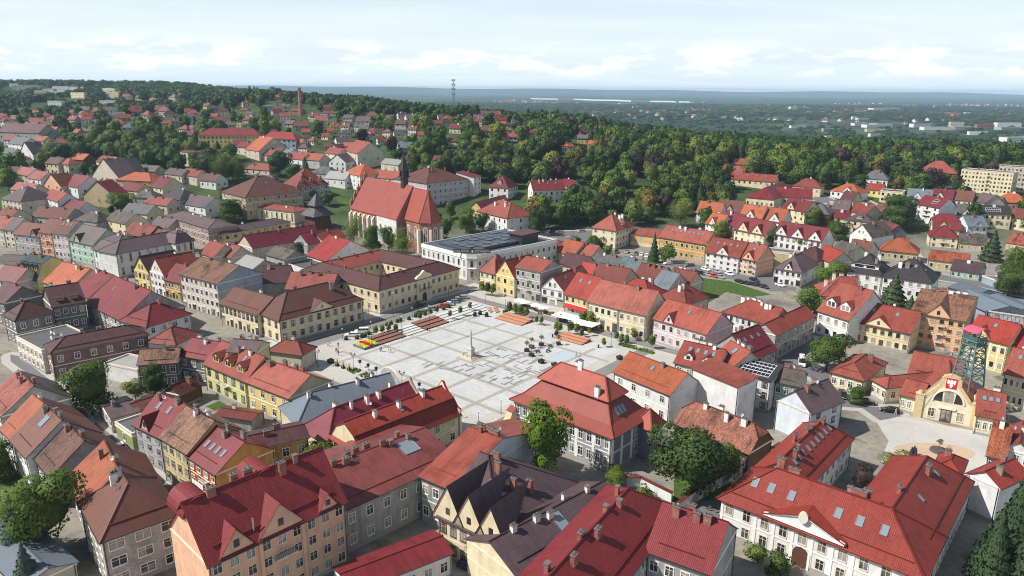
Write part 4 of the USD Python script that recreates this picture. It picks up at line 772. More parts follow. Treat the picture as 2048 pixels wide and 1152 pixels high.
b('house with plum crimson roof and yellow shop front in the left middle',-236.5,465.7,-34.8,13.81,15.91,10.24,7,'g','x',36,'sheet_mag','cre',{'f':'2x3','r':'1x2','ch':2}),
b('house with charcoal hipped roof in the left middle',-221.1,448.4,-40.6,23.5,13.96,7.6,6,'h','x',36,'tile_drk','gra',{'f':'1x4','r':'1x2','ch':2}),
b('flat white shop with mauve roof and timber gable',-207.3,437.9,-33.6,28.5,14,5.92,5,'g','x',36,'tile_plum','whi',{'f':'1x4','r':'1x2','ch':2}),
b('house with flat rose red roof in the left middle',-225.9,434.3,-27.2,20.5,10,5.35,6,'g','x',36,'sheet_red','bei',{'f':'1x3','r':'1x2','ch':2}),
b('long low house with mauve roof right of the grey brown barn',-249.2,512,-33.5,21.2,10,15.37,5,'g','x',36,'tile_plum','bei',{'f':'1x4','r':'1x2','ch':1}),
b('house with weathered brick red roof right of the long low mauve one',-235.9,507.4,-36.3,21.2,11,14.88,5.5,'g','x',36,'old_red','bei',{'f':'1x3','r':'1x2','ch':1}),
b('white gabled house with reddish brown roof beside the tree clump',-214.7,490.1,-24.4,14.41,11,13.1,5.5,'g','x',36,'tile_brn','whi',{'f':'1x3','r':'1x2','ch':2}),
b('narrow beige tower block with brown flat roof by the tree belt',-265.5,571.2,-45.1,20.9,10,21.3,10,'h','x',10,'flat_brn','bei',{'f':'3x1','r':'1x2','ch':1}),
b('brown brick block with flat roof by the tree belt',-254.6,572.6,-23,17.23,12,21.6,9,'h','x',10,'flat_mar','brl',{'f':'3x3','r':'1x2','ch':1}),
b('yellowish house with white timber gable in the roof jumble behind the palace',-230.9,417,-23.6,20.7,12,2.83,6,'g','x',36,'tile_gry','cre',{'f':'1x3','r':'1x2','ch':2}),
b('cream house with brown roof and windowed gable behind the palace',-228.3,395.3,-36.2,21.6,13,0.55,7.5,'g','x',36,'old_bgr','cre',{'f':'2x2','r':'1x2','ch':2}),
b('house with dark olive hipped roof behind the pink tenement',-246.7,396.7,-23.9,18.54,12,0.66,7,'h','x',36,'old_bgr','gra',{'f':'1x2','r':'1x2','ch':2}),
b('long house with reddish brown flat roof behind the left street row',-275.5,403.5,-17.17,25.6,13,1.27,7,'g','x',36,'tile_rst','gra',{'f':'1x2','r':'1x2','ch':2}),
b('house with weathered red roof behind the left end of the street row',-293.6,401.1,-30.9,15.55,11,1.05,8,'g','x',36,'old_red','bei',{'f':'1x2','r':'1x2','ch':2}),
b('house with weathered red roof and timber annex in the jumble behind the palace',-200.9,361.5,-26.7,18.7,13,0,7,'g','x',36,'old_red','wod',{'f':'1x2','r':'1x2','ch':2}),
b('house with plum roof left of the long brick school',-198.2,383.4,-34.3,16.88,12,0.03,7,'g','x',36,'sheet_plum','bei',{'f':'1x3','r':'1x2','ch':2}),
b('house with brown roof right behind the palace dome',-196.8,332.5,-16.85,12.36,10,0,9,'g','x',36,'old_red','bei',{'f':'1x2','r':'1x2','ch':2}),
b('house with glass roof light in the yard of the palace',-181.4,351,-25.8,13.73,10,0,7,'g','x',36,'old_brn','gra',{'f':'1x2','r':'1x2','ch':2}),
b('house with blue grey hipped roof below the ochre school house',-240.1,447.8,-11.73,14.93,11,7.52,5.5,'h','x',36,'old_gry','gra',{'f':'1x3','r':'1x2','ch':2}),
b('house with crimson roof and yellow gable below the ochre school house',-257.2,466.2,-29.6,18.39,11,10.33,5,'g','x',36,'sheet_cri','yel',{'f':'1x2','r':'1x2','ch':2}),
b('pair of pink roofed houses at far left below the white gable house',-326.2,462.4,-24.6,21.2,11,9.87,5.5,'g','x',36,'sheet_sal','bei',{'f':'1x3','r':'1x2','ch':2}),
b('house with crimson roof and dark timber gable beside the olive beige fire wall',-276.3,424.3,-32.4,27.6,13,3.92,6,'g','x',36,'sheet_cri','whi',{'f':'1x3','r':'1x2','ch':2}),
b('bungalow with salmon hipped roof among the birches',-198.9,531,-29,26,10.55,17.89,4.5,'h','x',36,'tile_sal','bei',{'f':'1x4','r':'1x2','ch':1}),
b('grey flat garage below the salmon hipped bungalow',-187.5,510.8,-29.7,18.97,9,15.59,3.5,'g','x',10,'flat_gry','gra',{'f':'1x2','r':'1x2','ch':2}),
b('lilac grey house with orange roof near the spruce',-168,556.1,-29.6,25,12,21.3,6,'g','x',36,'tile_org','lil',{'f':'1x3','r':'1x2','ch':1}),
b('house with weathered grey hipped roof near the spruce',-145.1,515,-31.4,18.94,12,16.37,5,'h','x',36,'old_gry','gra',{'f':'1x3','r':'1x2','ch':1}),
b('white house with pale sheet roof right of the weathered grey hipped one',-130.9,498,-29.4,18.31,12,14.27,5.5,'g','x',36,'metal_wht','whi',{'f':'1x3','r':'1x2','ch':2}),
b('pale house with grey gable and pinkish roof by the upper street',-138,540.2,-22.4,14.77,13,20,7,'g','y',36,'sheet_plum','whi',{'f':'2x3','r':'1x2','ch':1}),
b('house with rose roof by the upper street',-149.6,573.9,-45.1,20.5,11,24.5,6,'g','x',36,'sheet_sal','cre',{'f':'2x2','r':'1x2','ch':1}),
b('house with red sheet roof and white gable by the upper street',-176.6,562.1,-39.4,20.6,11,21.8,5.5,'g','x',36,'sheet_red','whi',{'f':'1x2','r':'1x2','ch':1}),
b('house with slate blue roof by the upper street',-189,576,-38,16.16,11,23.4,6,'g','x',36,'metal_blu','whi',{'f':'1x2','r':'1x2','ch':1}),
b('house with brick red roof by the upper street',-198.6,582.3,-36.8,17.15,11,24.2,6,'g','x',36,'tile_rst','bei',{'f':'1x2','r':'1x2','ch':1}),
b('gabled house with orange brown roof and white roof windows by the upper street',-218.3,590.7,-44.4,22.4,27.1,24.9,6.5,'g','x',36,'tile_org','bei',{'f':'2x2','r':'1x2','ch':1}),
b('house with crimson roof left of the orange brown gabled one',-231.4,604.8,-39,18.4,11,26.3,6,'g','x',36,'tile_cri','bei',{'f':'2x2','r':'1x2','ch':1}),
b('house with pink roof below the brick red one by the upper street',-204.1,579.5,-33.8,15.05,10,23.8,4.5,'g','x',36,'sheet_sal','bei',{'f':'1x2','r':'1x2','ch':1}),
b('beige three storey gable house with salmon roof at the upper street',-132.1,566.4,-58.5,29.8,21.5,23.9,9,'g','x',36,'tile_sal','bei',{'f':'3x3','r':'1x2','ch':1}),
b('house with vivid orange roof left of the church spire',-119.3,555.9,-26.6,16.52,12,22.5,5.5,'g','x',36,'tile_org','whi',{'f':'1x3','r':'1x2','ch':1}),
b('white villa with vivid orange hipped roof left of the church',-117.2,498.6,-49.4,22,16.89,14.4,9,'h','x',36,'tile_org','whi',{'f':'3x4','r':'1x2','ch':1}),
b('house with pale grey sheet roof behind the church spire',-98.9,539.1,-43,20.8,9,21.1,5,'g','x',36,'metal_wht','bei',{'f':'1x2','r':'1x2','ch':1}),
b('long house with pinkish roof right behind the church ridge',-96.5,491,-29.4,21.8,12,13.44,8,'g','x',36,'sheet_sal','bei',{'f':'2x5','r':'1x2','ch':2}),
b('long yellow school with many windows and crimson roof on the hill',-275,634.2,1.2,53.4,15,28.5,11,'h','x',36,'sheet_cri','yel',{'f':'3x15','r':'1x2','ch':1}),
b('school wing with flat bright red roof and blue window bands',-219.4,630.5,-16.53,34.8,15,29.9,7.5,'h','x',36,'sheet_brt','blg',{'f':'2x8w','r':'1x2','ch':1}),
b('white guest house with grey roof at the left edge',-433.6,621.6,-35.9,30,14,24.6,8,'g','x',36,'metal_gry','whi',{'f':'3x4','r':'1x2','ch':1}),
b('long shopping hall with maroon roof and grey walls at the left edge',-482.4,681.5,-18.65,50.8,20,29.4,9,'g','x',36,'sheet_mar','gra',{'f':'1x8','r':'1x2','ch':1}),
b('white villa with steep dark gable beside the pointed tower at left',-396.8,580.9,-35.9,24.4,11,21.2,7,'g','y',36,'tile_drk','whi',{'f':'2x2','r':'1x2','ch':1}),
b('white house with pinkish red roof at the left edge among trees',-404.6,568.1,-22.3,22.4,11,20,4.5,'h','x',36,'sheet_sal','whi',{'f':'1x3','r':'1x2','ch':1}),
b('house with grey roof and yellow awning at the left edge',-425.2,598.3,-33,21.5,10,22.6,4,'g','x',36,'metal_gry','whi',{'f':'1x3','r':'1x2','ch':1}),
b('house with orange roof right of the white guest house',-427.6,645.9,-33.2,17.42,11,27.2,6,'g','x',36,'tile_org','bei',{'f':'1x2','r':'1x2','ch':1}),
b('white house with maroon roof low at the left edge',-359.7,507.6,-29.6,13.76,11,14.71,6,'g','x',36,'tile_mar','whi',{'f':'1x2','r':'1x2','ch':1}),
b('house with scrolled pink gable and rust roof at left',-311.2,473.9,-29.8,19.46,11,11.38,6,'g','y',36,'tile_rst','pch',{'f':'2x2','r':'1x2','ch':2}),
b('tall peach tenement with bright crimson tile roof and gabled dormers in the foreground',-44.5,90,46.8,23.7,13.5,0,12.5,'g','x',47,'tile_crm','pch',{'f':'4x9','fg':((0.19,5.2,3.6),(0.5,7.5,4.6),(0.86,3.4,2.6)),'ch':5,'cc':'red','fr':'l','sa':'d','nb':True}),
b('brown hipped house with grey brick walls in the left foreground',-65.6,99.1,41.5,12.01,15,0,10,'h','x',40,'flat_brn','brg',{'f':'3x3w','l':'3x4','ch':3,'cc':'wht','nb':True}),
b('house with vivid orange tile slope behind the big maple, left foreground',-85.5,123.4,-52,14.12,13,0,7.5,'g','x',38,'tile_org','gra',{'two':'tile_brn','f':'2x3','ch':2}),
b('house with rusty brown ribbed roof in the left street row',-96.3,129.8,-43.5,10.19,13,0,7.5,'g','x',38,'old_brn','gra',{'f':'2x3','ch':2,'cc':'red'}),
b('house with reddish roof, big roof window and white gable in the left street row',-105.9,136.7,-42.1,10.96,14,0,8,'g','x',38,'tile_brn','whi',{'f':'2x3','ch':3,'sk':1,'skw':2.2,'skl':2.4}),
b('house with light orange tile roof at the left edge of the street row',-111.6,141.7,-40.6,7.33,14,0,8,'g','x',38,'tile_org','whi',{'two':'tile_brn','f':'2x2','ch':1}),
b('house with dull salmon roof at the left edge, top of the street row',-125.3,157,-43.8,13.46,14,0,8,'g','x',36,'old_sal','gra',{'two':'old_bgr','f':'2x3','ch':3,'cc':'red'}),
b('pale house with arched dormer and salmon crimson roof on the street',-82.8,142.7,-34.4,10.48,12.5,0,8.62,'g','x',40,'tile_cri','lil',{'f':'3x3','sk':2,'ch':2,'fr':'g','fg':((0.42,3.4,3),)}),
b('yellow weathered tenement with old brown tile roof on the street',-72.5,133.7,-38.2,10.75,12.5,0,10.34,'g','x',36,'old_orb','yel',{'f':'3x4','ch':3,'fr':'g'}),
b('red and cream tenement with laundry on its balcony and ochre fire wall',-64.2,127.4,-39.6,10.74,12.5,0,9.58,'g','x',33,'sheet_cri','rdc',{'f':'3x4b','fw':{'r':'och'},'sk':4,'skr':0.2,'ch':3,'cc':'gry','fr':'c'}),
b('ochre rear wing with maroon sheet roof behind the laundry tenement',-53.6,129.6,28.6,12.54,8,0,9.5,'g','x',14,'sheet_mar','och',{'f':'2x4','ch':2,'cc':'red'}),
b('low beige house with slate mauve roof in the yard by the street',-102.6,163.1,-47.7,11.21,5.95,0,4,'g','y',10,'sheet_plum','bei',{'f':'1x3','ch':1}),
b('low lime green walled box with grey flat roof by the street',-92.6,151.9,-40,8.93,7,0,4,'flat','x',38,'flat_gry','grn',{'f':'1x1','ch':0}),
b('shed with rusty red sheet roof in the yard by the street',-91.1,159.2,53.7,6.34,6,0,4,'g','x',16,'sheet_rst','bei',{'ch':0},'shed','shed'),
b('small cottage with dull red gabled roof and timber gable in the yards',-89.9,170.8,-23.8,5.25,7,0,4,'g','y',36,'old_rst','wod',{'ch':1}),
b('low shed with brown red roof in the yard beside the yellow roofed garden',-72.2,159.2,-15.62,10.07,5,0,3,'g','x',12,'sheet_rst','gra',{'ch':1},'shed','shed'),
b('lime yellow house with tangle of red tile gables and roof terrace',-83.2,180.3,-37.2,19.31,12,0,8,'g','x',38,'tile_red','lim',{'f':'2x5b','ch':3,'dm':3,'dw':2.6,'dh':1.6,'sk':2,'fr':'b'}),
b('yellow house with crimson ribbed sheet roof and beige fire wall',-67.4,168.2,-35.2,16.88,13,0,8,'g','x',30,'sheet_sal','yel',{'f':'2x4','fw':{'r':'tan'},'ch':4,'cc':'red'}),
b('grey house with streaked crimson sheet roof left of the lime yellow one',-92.9,186.7,-21.9,10.22,11,0,8,'g','x',30,'sheet_cri','dkg',{'f':'2x3','ch':3}),
b('old house with weathered orange tile roof and grey walls in the yards',-101.3,180.3,12.3,9.86,9,0,7.5,'g','x',30,'old_orb','dkg',{'f':'2x4','ch':1}),
b('house with salmon hipped roof and red tiled shed dormers behind the brick building',-109.1,200.9,-12.47,9.59,11,0,6.5,'h','x',34,'tile_sal','whi',{'f':'1x3','lod':2,'ch':1}),
b('cream attic tower with mauve roof rising from the lime yellow house block',-76.1,179.1,-8.36,7.93,8,0,12,'g','x',26,'tile_plum','lim',{'f':'3x2','ch':3}),
b('small red tile roofed porch building at the corner of the square',-71.8,197.3,-17.68,11.53,7,0,5.5,'h','x',34,'tile_red','bei',{'lod':2,'ch':2}),
b('low white garage with flat pale roof beside the brick building',-114.9,187.6,-22.6,12.8,8,0,4.5,'flat','x',38,'flat_wht','whi',{'ch':0},'garage','garage'),
b('long grey walled house with faded crimson roof and glass roof light, foreground',-29.4,109.3,44.4,26,21,0,9,'g','x',16,'sheet_fad','gra',{'f':'2x7','nb':True,'ch':9,'cc':'red','rl':(0.76,0.27,3.6,3.6)}),
b('corner wing with faded crimson roof and white raised fire wall, foreground',-17.09,120.1,-36.1,7.82,30,0,9.6,'g','x',15,'sheet_sal','gra',{'f':'2x3','ch':7,'cc':'red','fw':{'r':'bwh'}}),
b('low house with plain crimson sheet roof and thin vent pipes at the bottom edge',-24.7,93.5,34,17.88,7,0,5,'g','x',16,'sheet_cri','whi',{'f':'1x6','ch':0}),
b('cream apartment house with three dark brown steep gables and balconies',-12.61,109.7,-36.7,13.55,24,0,8,'hr','x',30,'tile_vio','cre',{'f':'2x6b','fg':((0.17,7,6.5),(0.52,7,6.5),(0.87,6.5,6)),'sk':4,'ch':4,'cc':'red','fr':'b'}),
b('brown roofed apartment house with long glass roof light and white chimneys',0.83,94.8,42,26.9,12,0,7.5,'g','x',24,'tile_vio','cre',{'f':'2x8','ch':5,'cc':'wht','rl':(0.5,0.08,2.2,4.6),'fr':'b'}),
b('white house with bright orange tile roof beside the museum',27.1,175.3,-51.1,18.66,12,0,8.5,'g','x',34,'tile_org','whi',{'f':'2x4','ch':1,'sk':1}),
b('old inn with mossy tile roof and timber gallery behind the big dark tree',38,150.8,-48.2,19,9.5,0,6,'j','x',43,'old_inn','wod',{'f':'1x7','ch':4,'cc':'wht'}),
b('bare white fire wall block with slanting top beside the balcony house',46,169.4,-55.2,14.54,7,0,12,'s','x',8,'sheet_sal','whi',{'ch':0}),
b('tall narrow house with grey blank gable and plum roof beside the small street',64.1,158.4,-56,9.19,12.64,0,8.55,'g','y',40,'tile_plum','bwh',{'nb':True,'r':'3x2','ch':2,'fr':'b'}),
b('house with stacked wooden balconies and solar panels on its roof',59,174.1,-38.4,9.1,8,0,9,'s','x',12,'tile_drk','whi',{'f':'3x3b','ch':0,'sol':(7,4,1,1),'fr':'b'}),
b('mint walled house with brown tile roof beside the balcony house',68,170.8,-31.9,6.17,9,0,8,'g','x',28,'tile_bgr','mnt',{'f':'2x3','ch':3}),
b('white house with red tile roof and two small gabled dormers',44.7,182.5,-37.3,11.62,12,0,8.5,'g','x',36,'tile_red','whi',{'f':'2x4','dm':2,'dw':2.4,'dh':1.3,'sk':4,'ch':4,'cc':'wht'}),
b('house with plain salmon roof, white roof window and tall chimneys',55,184.3,-72,8.73,12,0,9,'g','x',36,'sheet_sal','bei',{'f':'2x3','sk':1,'ch':3,'skw':1.3,'skl':1.8}),
b('house with dark crimson tile roof and roof windows above the blue sign shop',67.4,188.3,40.5,13.88,13,0,7,'g','x',42,'tile_cri','gra',{'f':'2x4s','sk':3,'ch':1}),
b('dark fronted shop house with red roof and yellow gable on the sloping street',80.5,205.6,44.8,28.2,7.62,0,8.5,'g','x',34,'tile_red','gra',{'f':'2x9s','ch':1,'at':'l'}),
b('galleried rear house with long red roof and white chimneys around the yard',72.7,233.8,-50.5,18.14,12,0,7,'hl','x',36,'tile_red','whi',{'f':'2x8b','ch':7,'cc':'wht'}),
b('low cream hall with salmon hipped roof and round ventilators',89,185,-43.7,8.74,18.24,0,5,'h','x',30,'tile_sal','cre',{'f':'1x4','ch':1}),
b('projecting gabled wing of the low cream hall with salmon roof',97.9,179.8,-76.7,5.75,25.7,0,5,'h','x',30,'tile_sal','cre',{'f':'1x3','r':'1x6','ch':0}),
b('long low wing with salmon roof running behind the mine hall',109,182.3,-36.1,11.89,16,0,5.5,'g','x',28,'tile_sal','cre',{'f':'1x8','ch':1}),
b('low left annex of the mine hall with salmon roof',100.7,170.4,-42.7,4.69,10,0,4.8,'g','x',28,'tile_sal','cre',{'f':'1x3','ch':0}),
b('low right annex of the mine hall with three roof windows',112.3,157.6,-30.4,5.45,14,0,5.2,'g','x',30,'tile_sal','cre',{'f':'1x4','ch':1,'sk':3}),
b('house with weathered orange tile roof right of the small square',100.7,135.7,-37.8,3.07,12,0,6.5,'g','x',42,'old_org','bei',{'f':'2x2','ch':1}),
b('white house with balcony and orange gable at the right edge of the small square',104.4,137,-37.4,5.47,12,0,7.5,'g','y',38,'tile_red','whi',{'f':'2x3b','ch':1}),
b('small courtyard block with red hipped roof inside the red roofed college',73.4,122.5,-36.1,5.78,8,0,7.5,'h','x',30,'tile_scr','whi',{'f':'2x2','ch':1}),
b('stepped red tile roofs behind the right wing of the college',90,125.2,-60.8,5.81,10,0,8,'g','y',34,'tile_scr','whi',{'ch':2}),
b('low red tile roofed link behind the courtyard of the college',87.4,131.4,-38.9,4.34,7,0,6,'h','x',32,'tile_scr','whi',{'ch':1}),
b('low house with blue ribbed metal roof cut by the bottom left corner',-92,106.5,-37,18.88,8,0,4,'g','x',18,'metal_blu','bei',{'ch':0}),
]
SPECIAL = {
'HALL': ('town_hall','long cream town house block around a courtyard with maroon roof and balcony portal','building',None,-48.3,248.9,51.5,42.6,46.3,0,9.46,'court','x',27,'tile_mar','cre',{'f':'2x12','l':'2x9','ch':6}),
'GALLERY': ('shopping_gallery','white shopping gallery with dark flat roof and raised name sign','building',None,-41.8,321.4,-45.9,35,54,0,10.43,'flat','x',38,'flat_drk','ptw',{'f':'2x8','r':'2x12','ch':0}),
'HG1': ('town_house','house with blue grey sheet roof and curved gable to the square','house',None,-56.1,158.8,-53.6,11.86,27,0,5.5,'hl','y',36,'metal_blu','bei',{'r':'1x4','ch':4,'cc':'wht'}),
'HG2': ('town_house','house with wine red sheet roof and stepped scroll gable to the square','house',None,-48,148,-43.7,11.22,27,0,5.5,'hl','y',40,'sheet_mag','cre',{'r':'1x4','ch':5,'cc':'wht'}),
'HG3': ('town_house','cream house with two tier brick red roof and scrolled gable to the square','house',None,-39.4,141,-44.1,11.94,27,0,7.39,'m','y',52,'tile_scr','cre',{'r':'2x6','f':'2x3','ch':3,'cc':'wht','sk':1,'sa':'b'}),
'CRIM': ('town_house','right wing of the crimson roofed corner house with grey gable at the bottom edge','house',None,21.7,97.6,-32.6,10.2,8.58,0,10,'g','x',36,'tile_crm','gra',{'f':'2x4','ch':4,'cc':'red'}),
'MUSEUM': ('town_house','grey and white museum with two tier red hipped roof and beige buttress','museum',None,0.75,156.7,-42.3,28.1,11.43,0,9.04,'h','x',40,'flat_mus','mus',{'f':'2x7','r':'2x4'}),
'MINE': ('town_house','cream mine hall with arched window and red eagle shield in its gable','building',None,104.1,167.2,-30,11.91,24,0,4.41,'g','y',36,'tile_sal','cre',{}),
'HOTEL': ('town_house','main wing of the white college with red tile roof, white roof windows and pediment','college',None,39.2,117,-41.6,33.4,14,0,7.6,'h','x',38,'tile_scr','whi',{'f':'2x9','ch':5,'cc':'red'}),
'HOTEL_LEFT': ('town_house','left wing of the white college with red roof and a row of blue roof windows','college',None,62.6,124,39.6,24.6,10,0,7.5,'hl','x',38,'tile_scr','whi',{'f':'2x9','sk':9,'ch':6,'cc':'red'}),
'HOTEL_RIGHT': ('town_house','right wing of the white college with long red tile slope','college',None,64.4,95.2,42,37.9,13.5,0,7.6,'hl','x',38,'tile_scr','whi',{'f':'2x12','sk':2,'ch':2,'cc':'red'}),
'NAVE': ('town_house','brick gothic church with steep red roof, white portal and dark spire','church',None,-91.3,398.3,-51.1,51.4,21,0.7,14.5,'g','x',56,'sheet_red','brk',{'lod':1}),
'CHOIR': ('town_house','','',None,-57.5,388.2,-39.2,11.51,12,0.14,12.02,'g','x',60,'sheet_red','brk',{'lod':1}),
}
TREES = [
(-105.7,164.5,0,15.5,14.5,'maple','large dark green tree in front of the long brick building'),
(-99.4,173.6,0,6.1,6.4,'ash','small yellow green tree beside the yard of the dull red cottage'),
(-94.9,175.3,0,10,7.2,'oak','dark tree in the yard between old orange tile roof and streaked crimson roof'),
(-81.9,109.3,0,16.9,13.9,'maple','big round tree beside the vivid orange slope, left foreground'),
(-85.5,106.5,-0,12.3,8.3,'bspruce','dark blue spruce under the big round tree, upper of two'),
(-78.1,98.3,0,10.3,6.5,'bspruce','dark blue spruce at the bottom left corner, lower of two'),
(-107.3,133.4,0,9.3,8,'oak','dark tree cut by the left edge above the spruces'),
(-84,185.6,-0,5.6,3.38,'oak','narrow dark climber tree against the lime yellow house'),
(-39.8,135.3,0,9.1,10.8,'ash','spreading light green tree between the ochre wing and the cream mansard gable'),
(7,133.9,0,19.1,10.7,'locust','tall bright green tree before the museum front'),
(4.38,146.8,0,4.41,4.69,'bush','round bush at the foot of the museum buttress'),
(36.5,126.7,0,17.3,17.9,'oak','massive dense dark green tree in the museum garden'),
(46,134.4,0,9.9,6.6,'ash','lighter tree between the massive garden tree and the mossy inn'),
(21.6,132.2,-0,5,4.93,'ash','young light tree by the museum garden gate'),
(21.6,129.3,0,4.02,5.2,'bush','dense round bush by the museum garden gate'),
(27.2,127.5,0,3.42,4.83,'bush','leafy bush on the museum garden wall'),
(33,147.2,0,5,4.19,'bush','bush behind the museum garden wall'),
(93.4,197.3,-0,12.1,14.4,'maple','leafy tree on the small street by the white van'),
(91.6,174.3,0,5.7,5.4,'maple','small tree in front of the low cream hall'),
(81.9,134.3,-0,7.4,11.4,'ash','wide light green tree in the college courtyard garden'),
(73,131.9,-0,6.4,5,'copper','dark purple tree in the college courtyard'),
(90.4,139.1,0,3.64,5.2,'bush','low reddish green shrub near the sculpture'),
(87.9,108.4,0,18.2,10.4,'spruce','tall dark spruce at the right edge, beside the college right wing'),
(81.2,103,0,14.9,8.6,'spruce','dark spruce in front of the tall one at the lower right'),
(85.7,101.2,-0,14.3,9.8,'spruce','dark spruce at the bottom right corner'),
(43.3,107.9,0,4.06,4.56,'bush','clipped round shrub before the college front, left of two'),
(45.9,104.6,-0,4.96,5.1,'bush','clipped round shrub before the college front, right of two'),
(-83.2,366.5,0,16.5,14,'birch','first tree along the church from the left'),
(-70.6,351.4,0,15.3,10.8,'maple','second tree along the church from the left, thin'),
(-61.9,349.4,0,14.5,9.2,'maple','third tree along the church from the left'),
(-53.9,340.8,-0,14.9,14.9,'birch','fourth and bushiest tree along the church'),
(-36.3,385.9,0.07,12.8,8.9,'maple','slim tree right of the church choir'),
(-165.9,416.8,2.72,15.5,17.9,'maple','round tree between large yellowish tenement and brick school'),
(-237.7,429.2,4.58,14.3,18.1,'maple','round tree beside the olive beige fire wall'),
(-26.2,400.9,0.83,15.2,13.2,'maple','tree between church and white tenement'),
(-17.1,401,0.86,12.4,8.6,'oak','dark slim tree left of the white tenement'),
(14.1,394.2,0.44,16.7,12.4,'oak','dark tree right of the white tenement'),
(40.6,340.5,0,12,10.4,'oak','round tree by the tall cream villa'),
(45.5,336.4,0,8.4,8.3,'bush','shrub between the cream villa and the red backyards'),
(33.8,370.3,0,5.9,13.3,'bush','low hedge like shrub by the street behind the gallery'),
(68.1,334,-0,15.4,6.4,'spruce','lone spruce in front of the ochre tenement'),
(74.1,334.1,0,9.1,9.9,'bush','dark shrub beside the lone spruce'),
(129.5,277.8,0,15.6,16.4,'maple','big tree by the plum roofed corner shop'),
(108.7,245,0,12.9,14.1,'maple','big tree at the back of the red galleried house'),
(143.8,257.9,-0,15.4,13.3,'spruce','spreading spruce before the charcoal roofed block'),
(147.2,251.8,0,8.5,6.4,'spruce','slim spruce right of the spreading one'),
(141.3,257.8,0,6.3,4.28,'bspruce','small blue spruce at the foot of the spreading one'),
(234.9,341,0,16.4,11.8,'spruce','tall cypress like conifer by the right hillside road'),
(202.3,279.6,0,14,15.4,'maple','bright green tree right of the cypress like conifer'),
(224,305.5,-0,16.3,16.3,'maple','tree at the right edge behind the bright green tree'),
(225.1,410.8,2.73,21.9,28.7,'oak','huge dark tree on the right hillside'),
(180.1,387.3,0.18,11.7,14,'maple','round tree right of the white modern terrace'),
(176.2,415.2,3.35,11.9,19.9,'maple','leafy tree above the white modern terrace'),
(98.2,411.8,2.54,16.7,13.9,'birch','drooping pale birch left of the modern estate'),
(81.4,419.8,3.63,10.8,11,'maple','tree left of the grey roof near the ochre tenement'),
(135.3,373.6,-0,9.5,11.9,'maple','tree in front of the cream terrace with crimson gables'),
(116,391.1,0.36,11.3,11.7,'ash','light green tree below the orange mansard house'),
(149.5,360.7,0,7.9,7.8,'ash','small light tree before the white modern terrace'),
(-131.2,465.5,10,7.5,8.2,'ash','small bright yellow green tree on the lawn beside the bell tower'),
(-117,450.2,7.6,9.2,9.9,'oak','dark round tree beside the bell tower'),
(-103.1,337.2,0,9.2,6.6,'maple','tree between the magenta roofs'),
(-99.5,348.2,-0,8.7,9.9,'oak','dark tree beside the orange red roof below the bell tower'),
(-216.2,505.8,14.8,22.7,17.1,'oak','tall dark tree left of the birch clump'),
(-201.8,498.5,14.1,22.4,16.7,'birch','weeping birch right of the tall dark tree'),
(-192.7,504.4,14.8,19.5,13.7,'birch','weeping birch at the right of the clump'),
(-170.9,525.6,17.4,18.8,20.3,'oak','dark tree behind the bungalow with salmon roof'),
(-155.6,510.7,15.7,13.1,18.9,'maple','tree right of the bungalow with salmon roof'),
(-157,543.4,19.9,10.5,6.4,'spruce','slim spruce before the lilac grey house'),
(-255.5,565.3,20.8,11.6,6.1,'poplar','small columnar tree by the narrow beige block'),
(-285.2,651.7,30.5,11.4,9,'spruce','slim spruce in front of the yellow school'),
(-256.9,628.9,28.5,7.3,10.5,'spruce','spruce at the school wing'),
]
